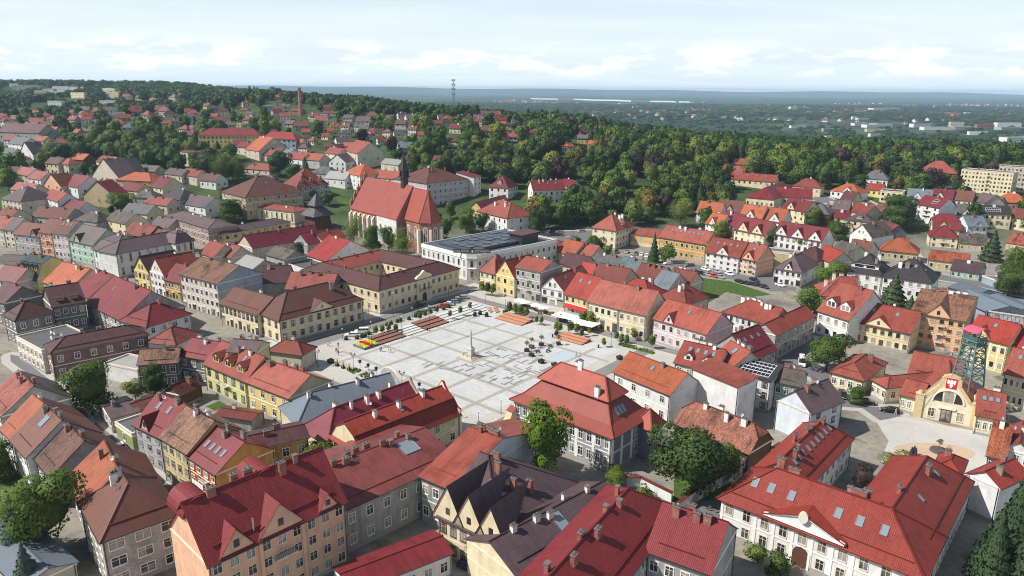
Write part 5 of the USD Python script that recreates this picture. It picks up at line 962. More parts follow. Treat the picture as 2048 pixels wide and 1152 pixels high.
FAR_HOUSES = [
(-566.9,816.5,37,13.6,11,26,4.6,'sal','gra'), (-582.2,854.1,38.4,14.1,9.3,-6,4.3,'sal','cre'), (-563.5,804.3,36.4,9.6,6.3,-31,6,'cri','whi'),
(-608.9,932.4,41.4,8,5.6,-2,5.9,'red','gra'), (-492.2,818.1,42.2,9.3,7.7,28,4.3,'red','gra'), (-507.8,858.6,44,8.8,6.9,-30,4.8,'sal','bei'),
(-490.6,844.7,44.4,11.4,8.1,31,3.4,'red','cre'), (-446.2,702.9,32.9,9.8,8,-18,5.7,'sal','gra'), (-414.5,687.6,32.5,9.4,7.8,-34,5.2,'sal','gra'),
(-413.4,704.9,34.7,8.8,6.6,-2,3.8,'plum','whi'), (-429.9,756.7,40.2,8,5.7,25,4.1,'orb','whi'), (-668.3,1269.9,58,12.6,9.9,-1,5.4,'red','whi'),
(-623.7,1225.7,56.3,13.4,9.3,-11,5.4,'brn','bei'), (-585.7,1189.2,55,12.9,9.7,-17,3.2,'sal','bei'), (-580.6,1251.6,57,16.1,13.5,-29,5.6,'gry','bei'),
(-584.8,1294.2,58.8,11.1,9.3,-5,5.8,'sal','cre'), (-518,1125.9,51.4,12.1,9.2,-17,5.3,'gry','whi'), (-423.7,972.7,52.3,12.4,9.8,0,3.8,'mag','gra'),
(-373.5,890.9,52.9,8.5,6.6,-27,5.1,'brn','yel'), (-360.4,874.3,52.9,8,5.8,25,3.7,'plum','gra'), (-370.1,836.5,49.2,8.9,6.5,25,4.3,'red','whi'),
(-333.8,825.5,50.7,8,6.2,36,6,'brn','gra'), (-340.8,779.1,45.2,10,7.9,26,3.6,'plum','cre'), (-316.5,771.7,45.6,8.1,6.7,-5,4.7,'red','gra'),
(-4833.8,12720.8,20,24,17.9,37,4.1,'red','bei'), (-737.6,1909.8,64.4,12,7.8,-3,5,'red','bei'), (-4833.7,12964.9,34.2,24,20.1,34,4.1,'sal','cre'),
(-5395.4,13955.2,72.5,24,16.5,27,3.6,'red','yel'), (-4178.8,12545.1,4.6,24,17.5,-29,5.6,'red','yel'), (-264.4,852.4,55.3,8.7,5.9,5,3.9,'gry','yel'),
(-209.3,825.7,55.5,8.3,6.2,6,3.5,'mag','yel'), (-302.3,822.7,52.2,10.3,7.2,-1,3.4,'brn','yel'), (-283.8,786.5,48.8,8.2,5.3,-20,4.2,'plum','cre'),
(-308.2,963.4,63.6,8,6.6,1,4.5,'scr','yel'), (-376,714.5,37.3,11,8.6,29,4.1,'blu','whi'), (-345.1,740.9,40.8,9.6,7,10,5.3,'mar','gra'),
(-346,729.5,39.5,8,6,17,5.2,'red','bei'), (-320.7,707.1,37,10.6,7,-24,3.8,'red','whi'), (-314.5,708.5,37.3,9.1,6.3,-31,3.8,'brn','whi'),
(-302.8,673.2,32.9,11.5,9.5,-9,4.2,'cri','gra'), (-231.7,616.4,27.8,11.6,8.5,16,5.4,'cri','bei'), (-169.9,695.2,41,8.4,6.1,18,4.2,'org','yel'),
(-158.8,686.2,39.8,8,6.5,-18,5.6,'brn','whi'), (-191.7,674,36.5,8.2,6.5,5,4.1,'scr','bei'), (-169.7,653.8,34.9,8,6,-31,3.3,'mag','yel'),
(-171.2,676.3,38.1,8,6,27,3.3,'org','bei'), (-151.3,659,36,8,6.1,2,4.9,'vio','bei'), (-152.9,603.3,28.5,8.5,6.4,7,4.6,'brn','gra'),
(-144.5,583.1,26,8,6.2,-16,4.7,'plum','cre'), (-142.6,596.6,27.9,8,5.5,39,5.3,'rst','gra'), (-138.7,604.8,29,8,6.7,-13,4.4,'org','cre'),
(-177.2,634.6,31.6,8,5.3,-34,3.9,'sal','cre'), (-184.5,622.7,29.5,8,6.6,-23,5.1,'sal','bei'), (-174.9,601.3,27.1,8.6,5.7,-21,5.1,'plum','cre'),
(-411.4,752.6,40.7,8,6,6,4.5,'cri','whi'), (-554.9,1130.9,52.1,11.1,8.3,34,3.8,'blu','cre'), (-621.1,1631.9,62.2,13.6,10.8,-16,3.7,'sal','whi'),
(-321.5,885.2,57.3,8,5.3,35,4.2,'red','cre'), (-500.9,1135.9,52.9,9.7,6.6,-35,3.4,'red','whi'), (-274.8,708.9,39,8.9,6.5,10,5.9,'bgr','cre'),
(-535.8,1153.3,52.3,9.9,8.2,-17,4.9,'sal','yel'), (-603.8,1164,54.3,10.2,6.9,29,4.3,'red','yel'), (-159.2,690.3,40.4,8,6.5,-11,5,'plum','cre'),
(-151.4,688.8,40.1,8,5.4,22,5.5,'mar','bei'), (-146,686.4,39.8,8,6,-6,5.9,'gry','whi'), (-139.4,681.7,39.3,8,6.6,-4,4.2,'gry','cre'),
(-129.9,670,38.2,8,5.8,-31,4,'cri','yel'), (-122.7,665.9,38.1,8,5.3,6,4.4,'mar','cre'), (-113.2,649.8,36.9,8,5.2,-23,5.8,'plum','cre'),
(-127,650.2,35.6,8,5.8,36,3.5,'red','whi'), (-112.4,624.6,33.5,8,5.9,25,3.3,'scr','whi'), (-102.7,665.5,40.1,9.2,7.7,16,3.9,'wht','whi'),
(-90.1,648.4,39.6,8,6,-16,5.7,'red','whi'), (-77,623.2,38.4,8.6,5.7,4,3.7,'sal','yel'), (-99.6,634.4,36.6,8,5.8,21,5.2,'gry','cre'),
(-81.8,753.5,48.7,8,5.7,-3,4.3,'sal','whi'), (-71.8,741.7,48,8,6.3,24,4.1,'plum','bei'), (-70,672.1,43.4,9.2,6.1,-7,5.9,'cri','bei'),
(-63,692.7,45,8,6,7,4.9,'grn','cre'), (-54.4,744.8,47.6,8,6.5,-16,4.1,'mar','bei'), (-45.2,739.5,46.7,8,6.6,2,5.9,'mar','cre'),
(-37.9,769.3,47,8,6.5,0,4.5,'plum','whi'), (-34.6,719.1,44.8,8.4,7,-25,4.6,'mag','cre'), (-37.7,681.1,43.2,8,5.7,26,4.3,'mar','cre'),
(-40.9,668.1,42.6,8,6.5,-34,6,'vio','bei'), (-21.8,748.9,44.5,10.2,8,-20,5,'brn','yel'), (-4.7,679.1,40.2,8,5.5,-7,3.3,'gry','whi'),
(1.4,739.4,41.4,8,5.5,-21,5.5,'gry','whi'), (-6.2,736.7,42.2,8,5.6,27,3.2,'plum','gra'), (11.9,703.7,39.5,8.9,5.9,35,5.5,'vio','whi'),
(28.3,705.1,38.5,8.3,5.4,35,3.8,'red','cre'), (16.5,635.7,37.3,8,6.1,-20,5.9,'cri','cre'), (48.2,664.7,37.1,9.1,6.6,8,4.8,'blu','yel'),
(39.2,675.9,37.8,8,6.4,39,4.9,'gry','cre'), (66.7,729.8,36.5,8.6,5.7,26,5.1,'cri','yel'), (67.8,678.1,35.2,8,6.2,-15,4.1,'cri','bei'),
(56.9,673.8,36.5,8,6,-30,4.8,'plum','whi'), (96.6,813.4,33.2,8,5.6,32,4.8,'red','whi'), (90.8,725.9,32.4,8,5.6,17,6,'rst','cre'),
(59.9,627.5,34.9,8.6,7,-10,4.8,'gry','yel'), (64.9,589.2,32.3,9.3,7.1,-28,5.1,'org','yel'), (-85.1,579.9,31,12.6,9.5,20,3.4,'blu','bei'),
(-68.6,582.4,33.8,8,5.5,39,4,'scr','gra'), (-48.4,583,34.9,8,5.3,-12,4.8,'red','cre'), (8.9,580.1,33.6,8,5.3,-13,3.9,'org','whi'),
(45.8,571,31.4,8,6.5,37,5.8,'org','whi'), (126,589.2,27.5,8,5.9,-30,4.2,'bgr','gra'), (114.8,593.9,28.4,8,5.8,20,5.3,'gry','bei'),
(-54.1,536.7,24.2,8,6.6,0,3.9,'cri','gra'), (-56.8,540,24.9,8,6.6,-25,3.8,'cri','yel'), (1193.8,3563.9,-21.2,22,17.2,27,5.9,'sal','whi'),
(1221.1,3545.1,-21.5,19,13.1,-3,4.7,'red','whi'), (1601.3,4274.9,-19.2,21.4,17.2,7,4.7,'red','whi'), (1530.8,3477.3,-18.9,19.3,15,9,5.8,'sal','cre'),
(1517,3399.6,-19.1,17.4,12,-26,4.2,'red','bei'), (2006,3389,-22,23,17.1,-22,5.2,'sal','cre'), (1878.9,3141.3,-20,24,19.5,-35,5.7,'red','cre'),
(1980.4,3273,-21.3,22.4,15.9,1,4.4,'sal','whi'), (-246.3,739.7,43.4,9.6,7.9,25,4,'rst','bei'), (-352.1,808.5,47.8,12.1,9.6,26,4,'sal','bei'),
(-416.2,782.4,43.7,12.9,8.8,30,4,'red','gra'), (-264.1,825.7,52.8,11.8,8.5,16,5.3,'plum','cre'), (-435.3,843.4,47.7,13.3,10.6,26,4.5,'cri','gra'),
(-405.2,804.1,46.1,13.2,10.5,-27,3.8,'red','gra'), (-453.5,777.6,41.1,10.5,7.6,24,5.1,'red','whi'), (-478,872,46.9,12.9,9.5,24,5.6,'gry','whi'),
(-505.8,884.7,45.7,12.2,9.5,-24,5.1,'rst','gra'), (-372.2,755.9,42.3,10,7.2,32,5.6,'org','whi'), (-403,842.8,48.6,9.9,7.5,-11,4.8,'red','whi'),
(-293.6,734.1,41.7,11.6,9,21,5.2,'rst','cre'), (-465.4,905,48.8,10.3,8.5,22,4.8,'brn','gra'), (-539.8,896.7,43.9,10.6,7.4,-18,5.1,'brn','bei'),
(-549.7,936.5,45.2,13.6,10.3,6,5.5,'plum','bei'), (-437.7,810.3,45.3,12.7,8.4,12,3.8,'gry','whi'), (-460.8,946.3,49.6,10.2,7.7,-8,4.1,'rst','bei'),
(-318.4,804.1,49.3,12.7,9.6,19,4.9,'mar','cre'), (-427.8,886.7,49.5,13.5,11.3,10,3.5,'rst','whi'), (-382.4,815.8,47.4,12.2,8.1,32,3.7,'mar','bei'),
(-396.7,733.3,39,10.5,8.3,12,5.3,'red','cre'), (-476.9,788,40.6,11,7.9,-20,4.8,'red','gra'), (-441,929.3,49.8,12.4,9.1,34,4.3,'gry','gra'),
(-272.7,748,44.4,10,8.2,-13,3.9,'red','bei'), (-252.4,786,48.8,10.1,8,32,5.4,'cri','bei'), (-557.3,978.9,46.7,9.3,7.6,-14,3.3,'red','gra'),
(-168.4,742.5,47.4,11.2,7.5,-19,3.4,'plum','gra'), (-203.1,700.9,39.8,13.8,9.5,7,4.8,'rst','gra'), (-238.2,763.3,46.4,9.4,7.4,18,5.1,'sal','whi'),
(-190.1,724.7,44.4,12,9.5,7,4.5,'sal','whi'), (-204.2,747.6,46.7,9.1,7.3,-9,5.2,'cri','cre'), (-145.2,752.7,48.2,12.5,8.7,3,4.9,'brn','cre'),
(-147,713.6,43.5,13.8,10.5,-6,5.5,'plum','cre'), (-222.6,723.3,41.7,9.9,8.1,-20,3.9,'plum','gra'), (-146.7,628.1,31.9,11.9,8,29,3.8,'plum','whi'),
(-220.1,669,34.6,12,9.7,15,4.3,'rst','bei'), (-438,675,30.1,13.9,10.2,-22,5.4,'sal','gra'), (-484.5,708.6,31.9,11.8,8,0,4.6,'plum','gra'),
(-593.3,894,40.1,11.9,9.2,34,3.9,'mar','bei'), (-515.7,741,33.6,13.4,9.1,-2,3.3,'mar','cre'), (-513.9,785.7,37.7,13.9,9.5,9,5.2,'red','gra'),
(-558.9,873.4,41.1,11.7,8.7,12,4.5,'cri','bei'), (-489.5,763.2,37.2,11.1,8,4,3.6,'cri','cre'), (-639.9,915.9,39.1,9.1,6.6,20,4.8,'sal','bei'),
(-539.3,783,36,11.1,8,16,3.2,'plum','whi'), (-517.2,815.4,40.1,12.9,9.2,-20,4.1,'rst','whi'), (-490,736.8,34.4,14,11,-8,5.5,'brn','whi'),
(-456.4,655.9,27.5,11.6,9.9,-15,5.4,'red','whi'), (-617.2,882.4,38.2,13.3,10.3,19,4.1,'sal','bei'), (-398.3,637.4,27,12,8.2,29,5,'sal','whi'),
(-25.8,642.6,40.1,12.9,10.1,-19,4.6,'rst','gra'), (-32.9,812,47.4,13.9,11.7,-28,4.3,'mar','cre'), (-108.5,699,43.5,10.5,8,-15,4,'brn','gra'),
(-51.7,646.4,41.5,10.7,8.6,-15,5,'cri','cre'), (-13.6,704,42,12.8,8.4,-2,4.4,'org','bei'), (-101.3,735.7,47.3,12,9.1,24,4.1,'gry','cre'),
(-115,760.9,49.1,9.1,6.2,25,4.2,'plum','whi'), (-61.8,717.1,46.5,10.2,7.4,24,5.2,'org','whi'), (-12.4,790.4,44.2,11.1,8.6,3,3.3,'cri','gra'),
(-19.1,854.1,46,12.9,8.8,30,5.4,'org','bei'), (-128.3,734,46.4,12.2,9.8,-24,3.4,'plum','gra'), (101.8,768.8,31.3,13.5,10.2,24,4.7,'plum','bei'),
(135,846.4,27.5,10.5,8.5,8,4.7,'plum','gra'), (36.1,755.5,39.1,11.9,9.2,10,5.4,'cri','gra'), (70.9,785.9,37,10.6,7.5,17,4.3,'cri','whi'),
(111.6,792.9,30,12.3,8.8,-18,4.5,'rst','whi'), (275.2,1850.1,-19.2,13.2,9.2,-23,3.4,'plum','bei'), (-1.9,615.5,37.3,11.3,8.7,-3,4.1,'sal','whi'),
(260.7,1816.4,-19.2,13.6,9.2,-23,4.9,'org','bei'), (105.1,859.3,32.7,9.1,7.2,-12,5.6,'org','gra'),
]
FAR_BLOCKS = [
(-1136.1,1676,66.7,60.9,18.3,-2.42,13.8,'gra','flat_gry','long grey block of flats on the left hilltop, first from the left'),
(-1020.2,1600.9,62.3,26.9,10,-12.4,11.1,'bei','flat_gry','short beige block of flats on the left hilltop'),
(-1036.3,1661.4,66.7,37.8,11.3,-5.9,12.4,'whi','flat_gry','pale block of flats in the middle of the left hilltop estate'),
(-987.1,1641,65.9,34.9,10.5,-9.9,12.1,'whi','flat_gry','pale block of flats right of the middle of the hilltop estate'),
(-931.6,1468.4,57.1,55.9,16.8,-34.3,11,'gra','flat_gry','grey block of flats in front of the hilltop estate'),
(-828.4,1379.8,57.8,47.1,14.1,-32.6,10.2,'cre','flat_gry','cream block of flats in front of the hilltop estate'),
(-857.8,1543,63.8,46.5,13.9,-28.5,12,'bei','flat_gry','beige block of flats at the right of the hilltop estate'),
(-725.3,1322.5,59.2,27.1,10,-16.6,11,'cre','flat_gry','cream block of flats lowest right of the hilltop estate'),
(-1249.2,1833.3,77,41,12.3,-4.38,7.6,'whi','flat_gry','thin pale block of flats behind the left hilltop'),
(-1019.4,1570,60,27.8,10,-15.1,10,'gra','flat_gry','small grey block of flats in the left hilltop estate'),
(-678.2,1070.8,47.9,23.1,10,-10,10.5,'whi','flat_gry','white school with pale columns on the wooded left hillside'),
(-613,1088.6,50.4,29.3,10,-3.36,9.1,'whi','flat_gry','long white school block on the wooded left hillside'),
(-679,1132.9,52.2,28,10,-4.17,6.4,'whi','flat_gry','low white pavilion between the two hillside schools'),
(-323.1,1049.5,65.9,20.5,10,105.9,7,'whi','flat_gry','white modern villa on the hill beside the brick chimney'),
(-287.3,842.2,54.5,17.4,10,6.9,5.2,'blg','flat_gry','pale blue house row on the hill left of the brick chimney'),
(-214.8,766.2,48.4,21.6,10,-21.1,4.66,'whi','metal_blu','white factory hall at the foot of the brick chimney'),
(-204.1,782,51.3,21.8,10,-10.8,3.94,'bei','sheet_red','long red roofed hall behind the white factory hall'),
(-245.6,805.8,51.3,13.6,10,-19.9,6.2,'brk','sheet_red','brick factory gable left of the brick chimney'),
(-287.4,728.9,41.3,17,10,-9.8,3.44,'yel','flat_gry','low yellow hall behind the yellow school'),
(105.9,633.9,29,14.1,10,39.7,6.3,'whi','flat_gry','white flat roofed house among the park trees at upper right'),
(779.9,2046.8,-20.3,46.3,13.9,6.7,6.4,'whi','flat_wht','white warehouse seen just above the dark park trees'),
(1031.9,2207.9,-19.7,49.9,15,23.4,7.1,'whi','flat_wht','small white warehouse left of the industrial estate'),
(1012,2089.4,-19.9,84.3,25.3,10.9,7.9,'whi','flat_wht','long white warehouse at the left of the industrial estate'),
(923.9,1904.4,-21.7,48.6,14.6,-3.1,7.2,'bei','flat_wht','pale warehouse in front of the long white one'),
(1119.6,2247.3,-21,108.5,32.6,21.3,6.1,'gra','flat_gry','long grey warehouse behind the long white one'),
(1179.7,2151.2,-20.9,62,18.6,14.6,9.6,'whi','flat_gry','grey white warehouse in the middle of the industrial estate'),
(1108.9,1968.7,-19.5,83.5,25,-0.88,7.7,'whi','flat_wht','longest white warehouse in the middle of the industrial estate'),
(1345.8,2250.3,-21.7,40.3,12.1,-6.1,12.8,'bei','flat_gry','beige warehouse behind the longest white one'),
(1198.1,1988.9,-19,56.3,16.9,6.5,7.9,'bei','flat_wht','beige hall right of the longest white warehouse'),
(1368.3,2154.2,-20.8,50.6,15.2,-0.94,11.2,'brk','sheet_cri','crimson warehouse in the industrial estate'),
(1446.1,2183.2,-20.2,68.8,20.7,-4.73,12.8,'whi','flat_wht','white warehouse right of the crimson one'),
(1330.9,1989.2,-19.1,77.9,23.4,14.8,7,'gra','flat_gry','grey warehouse in front of the right white one'),
(1097.9,1753.1,-19.3,42.5,12.8,-7.9,8.1,'whi','flat_wht','white warehouse nearest the substation'),
(835.9,1703,-22,26.3,10,7.4,6.5,'whi','flat_wht','white warehouse peeping between the dark park trees'),
(812.7,1909.5,-21.8,29.5,10,8.5,7.1,'gra','flat_gry','grey warehouse peeping above the brownish park trees'),
(688.9,1600.8,-20.3,17.4,10,12.6,5.1,'whi','flat_wht','low white shed peeping through the park trees'),
(1254,2662.4,-19.2,62.1,18.6,8.7,5.7,'whi','flat_wht','white hall on the plain beyond the industrial estate'),
(1243.3,2684.5,-18.9,17.6,10,6.8,10.1,'whi','flat_wht','small white silo building on the plain'),
(1996.5,4070.4,-18.6,197.3,40,22,9.9,'whi','flat_wht','long white hall far out on the plain at right'),
(1592.5,4224,-19.8,75.2,22.5,8.7,13.2,'whi','flat_wht','white domed hall far out on the plain'),
(2186.1,3553.1,-21,24.2,10,-3.94,7.1,'whi','flat_wht','tiny white hall far out on the plain at right'),
(907.2,1335.3,-17.1,57.4,17.2,15.2,17.3,'whi','flat_wht','big white logistics hall at the right edge'),
(803.8,1152.3,-11.8,16.1,10,-2.35,10.3,'whi','flat_wht','second white logistics hall at the right edge'),
(1272.7,2248.6,-22.1,22.6,10,5.2,7.6,'gra','flat_gry','small grey hall in the middle of the industrial estate'),
(1003.4,6289.4,-20.3,180.8,40,17,12.4,'whi','flat_wht','white greenhouse strip on the plain below the motorway'),
(765.7,5304.2,-19.7,78.1,23.4,9.4,7.8,'whi','flat_wht','white hall on the plain below the motorway'),
(412.4,6815.5,-20.8,150,40,11.5,16.6,'bei','sheet_sal','village hall on the plain in the gap of the wooded ridge'),
]
CARS = ((83.3,314.8,0,'gry'),(85.3,311.7,0,'blk'),(87.7,309.6,-0,'sil'),(89.9,307.2,0,'red'),(92.3,305.2,-0,'sil'),(89.4,319.2,-0,'whi'),(93.4,315.1,-0,'sil'),(97.9,310.8,0,'whi'),(98.2,297.7,0,'blk'),(100.2,295.8,-0,'blk'),(102.4,293.8,0,'blk'),(104.6,291.9,0,'blk'),(106.3,289.5,0,'blk'),(105.8,300.8,0,'blk'),(114.2,292.5,0,'whi'),(83.6,326.7,-0,'gry'),(192.9,314.1,0,'blk'),(52.9,354.5,0,'blk'),(58.2,354.7,0,'sil'),(62.4,350.8,0,'gry'),(64.7,349,0,'whi'),(66.7,345.6,0,'whi'),(74.2,330.5,-0,'whi'),(27,400.7,0.92,'sil'),(22.5,401,0.94,'blk'),(39.5,402.3,1.11,'sil'),(-15.1,282.5,0,'whi'),(-35.2,259.6,0,'blk'),(-27.6,264.4,-0,'blk'),(-26.2,258.1,0,'red'),(-24.4,260.8,0,'whi'),(-23,263.6,0,'blu'),(-21.1,266.2,0,'gry'),(-19.9,269.8,0,'sil'),(-30.5,254.4,0,'sil'),(-33.9,249.3,0,'gry'),(-53.4,224.7,0,'whi'),(-50.8,228.2,-0,'whi'),(-111,166.4,0,'sil'),(-104,160.3,-0,'blu'),(-89.6,147.4,-0,'whi'),(-81.1,139.7,0,'whi'),(-7.1,105.6,-0,'dbl'),(90.2,178.8,0,'blk'),(94.6,174.4,0,'blk'),(98.1,169.5,-0,'blk'))
SPOT = {
'umbr_round': ((2.96,260.7,2.6),(5,258.2,2.6),(9.1,254.2,2.6),(11.9,251.4,2.6)),
'umbr_sq': ((17.8,242.1,2.8),(21.3,239.4,2.8),(24,234,2.8),(26.8,232.1,2.8)),
'young': ((-45.4,225.1,0,3.87),(-43.5,226.5,0,3.74),(-41.6,228.3,-0,3.45),(-39.3,228.8,-0,3.14),(-32.8,241.8,0,3.13),(-31.3,244.9,0,3.33),(-29.6,247,0,3.18),(-27.6,249.7,-0,3.21),(-22.2,243.1,0,3.14),(-18.7,247.2,-0,3.35),(-15.6,253.2,-0,2.4),(-0.8,250.5,0,4.81),(1.47,248.5,0,4.77),(3.21,246.2,-0,4.97),(5.3,245.6,0,4.33),(8.7,238.7,0,2.93),(10.4,237.8,0,3.24),(19.9,228.5,0,4.61),(21.9,227.6,-0,4.13),(23.5,225.6,0,2.64),(26.3,227,-0,2.5),(15.3,229.5,0,4.09),(16.3,229,0,3.93),(34.6,222,0,2.15),(36,220.3,-0,2.44),(37.6,219.5,-0,2.43),(29.7,216,0,2.4),(17.5,240.9,0,2.95),(-11.9,275.7,0,5.8),(-9.8,274.5,-0,5.8),(-7.7,273.3,-0,5.4),(24.9,236.3,0,5.7),(27.2,234.5,0,6.3),(30.2,234.5,0,5.7),(40.3,222.3,-0,4.54),(44.9,215.1,-0,4.71),(37.2,217.3,0,3.27),(35.6,218.1,-0,2.99)),
'tubtree': ((4.82,211.6,-0,4.88),(6.4,214.9,0,3.47),(9.6,217.1,-0,4.67),(15.2,217.8,0,4.48),(6.2,207.6,-0,2.77)),
'box': ((-54.5,221.2,0),(-51.1,222.1,0),(-49.8,223.6,0),(-49,224.8,0),(-48.1,226.6,-0),(-43.6,235.9,-0),(-42.4,237.7,0),(-40.5,239.8,0),(-39.6,241.2,-0),(-36.8,242.7,0),(-34.9,246,0),(-25.6,255.1,0),(-23.8,257.7,-0)),
'bush': ((-13.5,247.6,0),(-11.7,249.5,-0),(-9.2,247.2,-0),(15.1,227.5,0)),
'tub': ((-54.5,200.8,0),(-2.33,251.2,-0),(9,201.8,0),(33.2,205.3,0),(12.9,199.1,0)),
'cage': ((-52,198.5,-0),(-49.8,196.6,0),(-47.7,195,0),(-20.4,173,0),(-18,170.7,-0),(-15.5,168.6,0)),
'lamp2': ((-57.4,197.4,-0),(-46.2,194.5,0),(-29.9,180.9,0),(-17,164,0),(32,215.7,-0)),
'lamp1': ((-55.4,220.6,0,3.81),(-44.5,213.4,0,8.7),(-42.9,245.4,0,10),(-36.2,222.3,0,7.6),(-36,245,-0,3.59),(-28.2,231.5,0,8.5),(-25.3,274.4,0,4.46),(-2.33,251.8,-0,5.1),(-10.4,265.1,0,3.91),(-52.7,249.6,0,4.72),(19.2,227.7,0,4.69),(-2.58,166.7,0,3.05),(-8,159.7,0,3.31),(-3.7,155.4,0,3.12)),
'ball': ((-44.9,197.3,0),(-41.9,194.5,0),(-39.1,192,0),(-25.2,180.7,0)),
'bench': ((-34.6,187.8,-0),(-28.3,183.3,0),(-23.8,179.5,-0),(12.5,215.1,0),(11.6,211.3,-0),(8.3,210.5,0)),
'people': ((-58.9,215,0),(-58.3,215.2,-0),(-54.9,209.4,-0),(-54.5,209.9,-0),(-53.7,207.1,0),(-55.4,214.2,-0),(-41.3,210.4,0),(-40.9,210.6,-0),(-38.5,209.4,0),(-38,210.2,0),(20.1,207.3,0),(15.2,248.9,0),(98.8,167.9,-0)),
'bin': ((-37.1,189.3,-0),(-26.5,180.9,-0),(13.7,225.2,0),(27.9,215.4,0),(-37,227.1,0),(-28.9,231.1,-0)),
'chimney': (-229,790.1,50.5,29.6),
'mast': (-68.9,850,51.2,39.2),
'mast_left': (-517.6,775.6,36.6,25.3),
'belfry': (-112.1,405.6,1.35,18.8),
'headframe': (117,169.9,9,16.73),
'spire': (-75,482.5,12.3),
'van': (88.1,202.3,0),
'sculpt': (91.6,146.3,-0),
'basin': (98.7,148.5,0),
'stage': ((95.8,157.1,-0),(101.5,159,0),(107.2,150.3,0),(106.3,146.2,-0),(100.9,143.7,0),(95.3,143.6,0),(94,148.4,0)),
'shed_glass': (75.7,132.5,0),
'lawn': (('bright lawn of the garden car park',((81.6,306.4),(95.3,299.4),(105.7,279.2),(95.9,275.2),(88.3,282.7),(77.1,267.5),(74.6,271))),('garden lawn of the museum',((34.8,135.4),(42.3,135.5),(48.9,141.5),(46.3,132.8),(40.2,127.5),(34.9,126.1),(32.5,124.9))),('lawn in the lime yellow house yard',((-79.4,170),(-77,173.3),(-72.9,169.6),(-76.1,167.4))),('grass beside the bell tower',((-116.4,468.2),(-106.1,463),(-101.4,437.9),(-108,442.5))),('lawn by the pale blue house',((238.2,416),(248.5,416.1),(242.9,405.7),(233.8,405.6))),('left foreground garden grass',((-138.4,166.9),(-120.2,158.7),(-100.2,133.5),(-79,99.5),(-83,91.5))),('grass under the lower right spruces',((78.5,101.1),(111.4,136.3),(115.2,128.6),(80.6,87.9)))),
'road': (('street',((-137.8,186.2),(-133.3,188.8),(-110.5,167.4),(-96.6,155.1),(-84.8,144.3),(-77.2,136.8),(-66.2,128),(-67.2,125.5),(-76.2,134),(-87.1,143.4),(-96.2,149.8),(-109.9,163.4))),('street',((-216.6,322),(-198.9,312.6),(-182.8,303.6),(-157.5,284.3),(-140.2,269.4),(-120.1,251.6),(-97,228.6),(-81.3,213.7),(-82.9,212.1),(-105.5,232),(-129.2,260.2),(-152,279.1),(-179.5,297.8),(-208.1,312.3))),('lane',((-154.8,206.1),(-151.1,204.7),(-129.9,186.2),(-117.9,173.5),(-120.2,173.5),(-133.8,186.1),(-150.8,200.4))),('car_park',((69.7,330.5),(85.2,332.7),(114.5,308.8),(124,297.2),(118.2,286.1),(107.5,284.5),(96.7,303.8),(81.9,319))),('car_park',((16.4,396.1),(45.6,403.7),(44.6,367.4),(75.8,333.3),(85.1,331.9),(83.1,323.2),(72,322.9),(52.2,343.6),(43.3,380.7),(15.3,366.5))),('street',((81.9,206.2),(101.7,227.4),(101.2,224),(92.2,209.4),(94.4,196.7),(89.4,185.1),(86.1,193.8),(84.5,200.6),(80.3,200.5))),('street',((90.5,186.5),(90.9,176),(94,172.8),(101.8,171.9),(99.6,166.7),(93.2,164.6),(92.1,171.7),(86.6,172.7))),('street',((32.4,124.3),(33,117.9),(39.9,120.2),(61.6,145.5),(60.6,149.6),(51.4,138.5),(43.6,129.4))),('street',((99.2,162.7),(108.8,149.4),(113.4,150.3),(112,154.6),(103,164.7))),('yard',((-12.4,108),(-9.9,110.5),(-6.6,108.6),(-4.3,103.8),(-12.3,103.7))),('street',((208.3,382.6),(218.1,386.9),(192.3,317.3),(205.2,302.3),(211,283.2),(207.5,278),(199.7,293.6),(185.3,307.7),(194.4,348.9))),('street',((192.1,459.7),(204.4,476.5),(211,456.5),(230.1,464.1),(232.5,450),(226.2,443.5),(208.1,449.7),(202,456.3),(190.4,449.4))),('street',((16.6,402),(45.9,405.9),(52.1,399),(48.3,383.6),(24.7,387.1),(17.8,382.7)))),
'square2': ((91.8,163.6),(99.1,166.7),(114.8,158.3),(116.9,153.8),(103.9,139.2),(90.3,136.2),(86.2,139),(82.7,143.5),(89.7,153.4)),
'barrier': ((182.6,7625.9,-19),(685.9,7247.7,-20.6),(1014.1,6501.9,-19.4),(1472.9,6138.3,-20.1)),
'garden_wall': ((32.7,122.5),(35.2,125.2),(43.2,132.1),(51.5,138.9),(61.4,147.1)),
'garden_wall2': ((21.4,138.1),(24.2,132.5),(27.1,132.6),(32.4,126.7)),
}
for _r in BUILDINGS: building(_r)
# ---------------------------------------------------------------- landmarks
def start(key, lod=2):
 name, label, cat, group, x, y, ang, W, D, z0, h, roof, axis, sl, rm, wm, o = SPECIAL[key]
 n = {'HALL': 'town_hall','GALLERY': 'shopping_gallery','MUSEUM': 'museum','MINE': 'mine_hall','HOTEL': 'college_wing','NAVE': 'church'}.get(key,'town_house')
 return thing(n, label, cat, (x, y, z0), ang, group), W, D, h, sl, roof_mat(rm), wall_mat(wm)
def ring(m, W, D, z0, z1, t):
 m.box(-t, -t, z0, W + t, 0.0, z1).box(-t, D, z0, W + t, D + t, z1).box(-t, 0, z0, 0, D, z1).box(W, 0, z0, W + t, D, z1)
def bands(P, W, D, h, rows, fr='l'):
 m = MB(); ring(m, W, D, h - .6, h - .15, .18); m.out(P, 'cornice', trim(fr))
 m = MB(); ring(m, W, D, -.5, .7, .07); m.out(P, 'plinth', trim('g'))
 m = MB()
 for r in range(1, rows): ring(m, W, D, .35 + r * (h - .5) / rows - .15, .35 + r * (h - .5) / rows + .08, .1)
 if m.v: m.out(P, 'string_course', trim(fr))
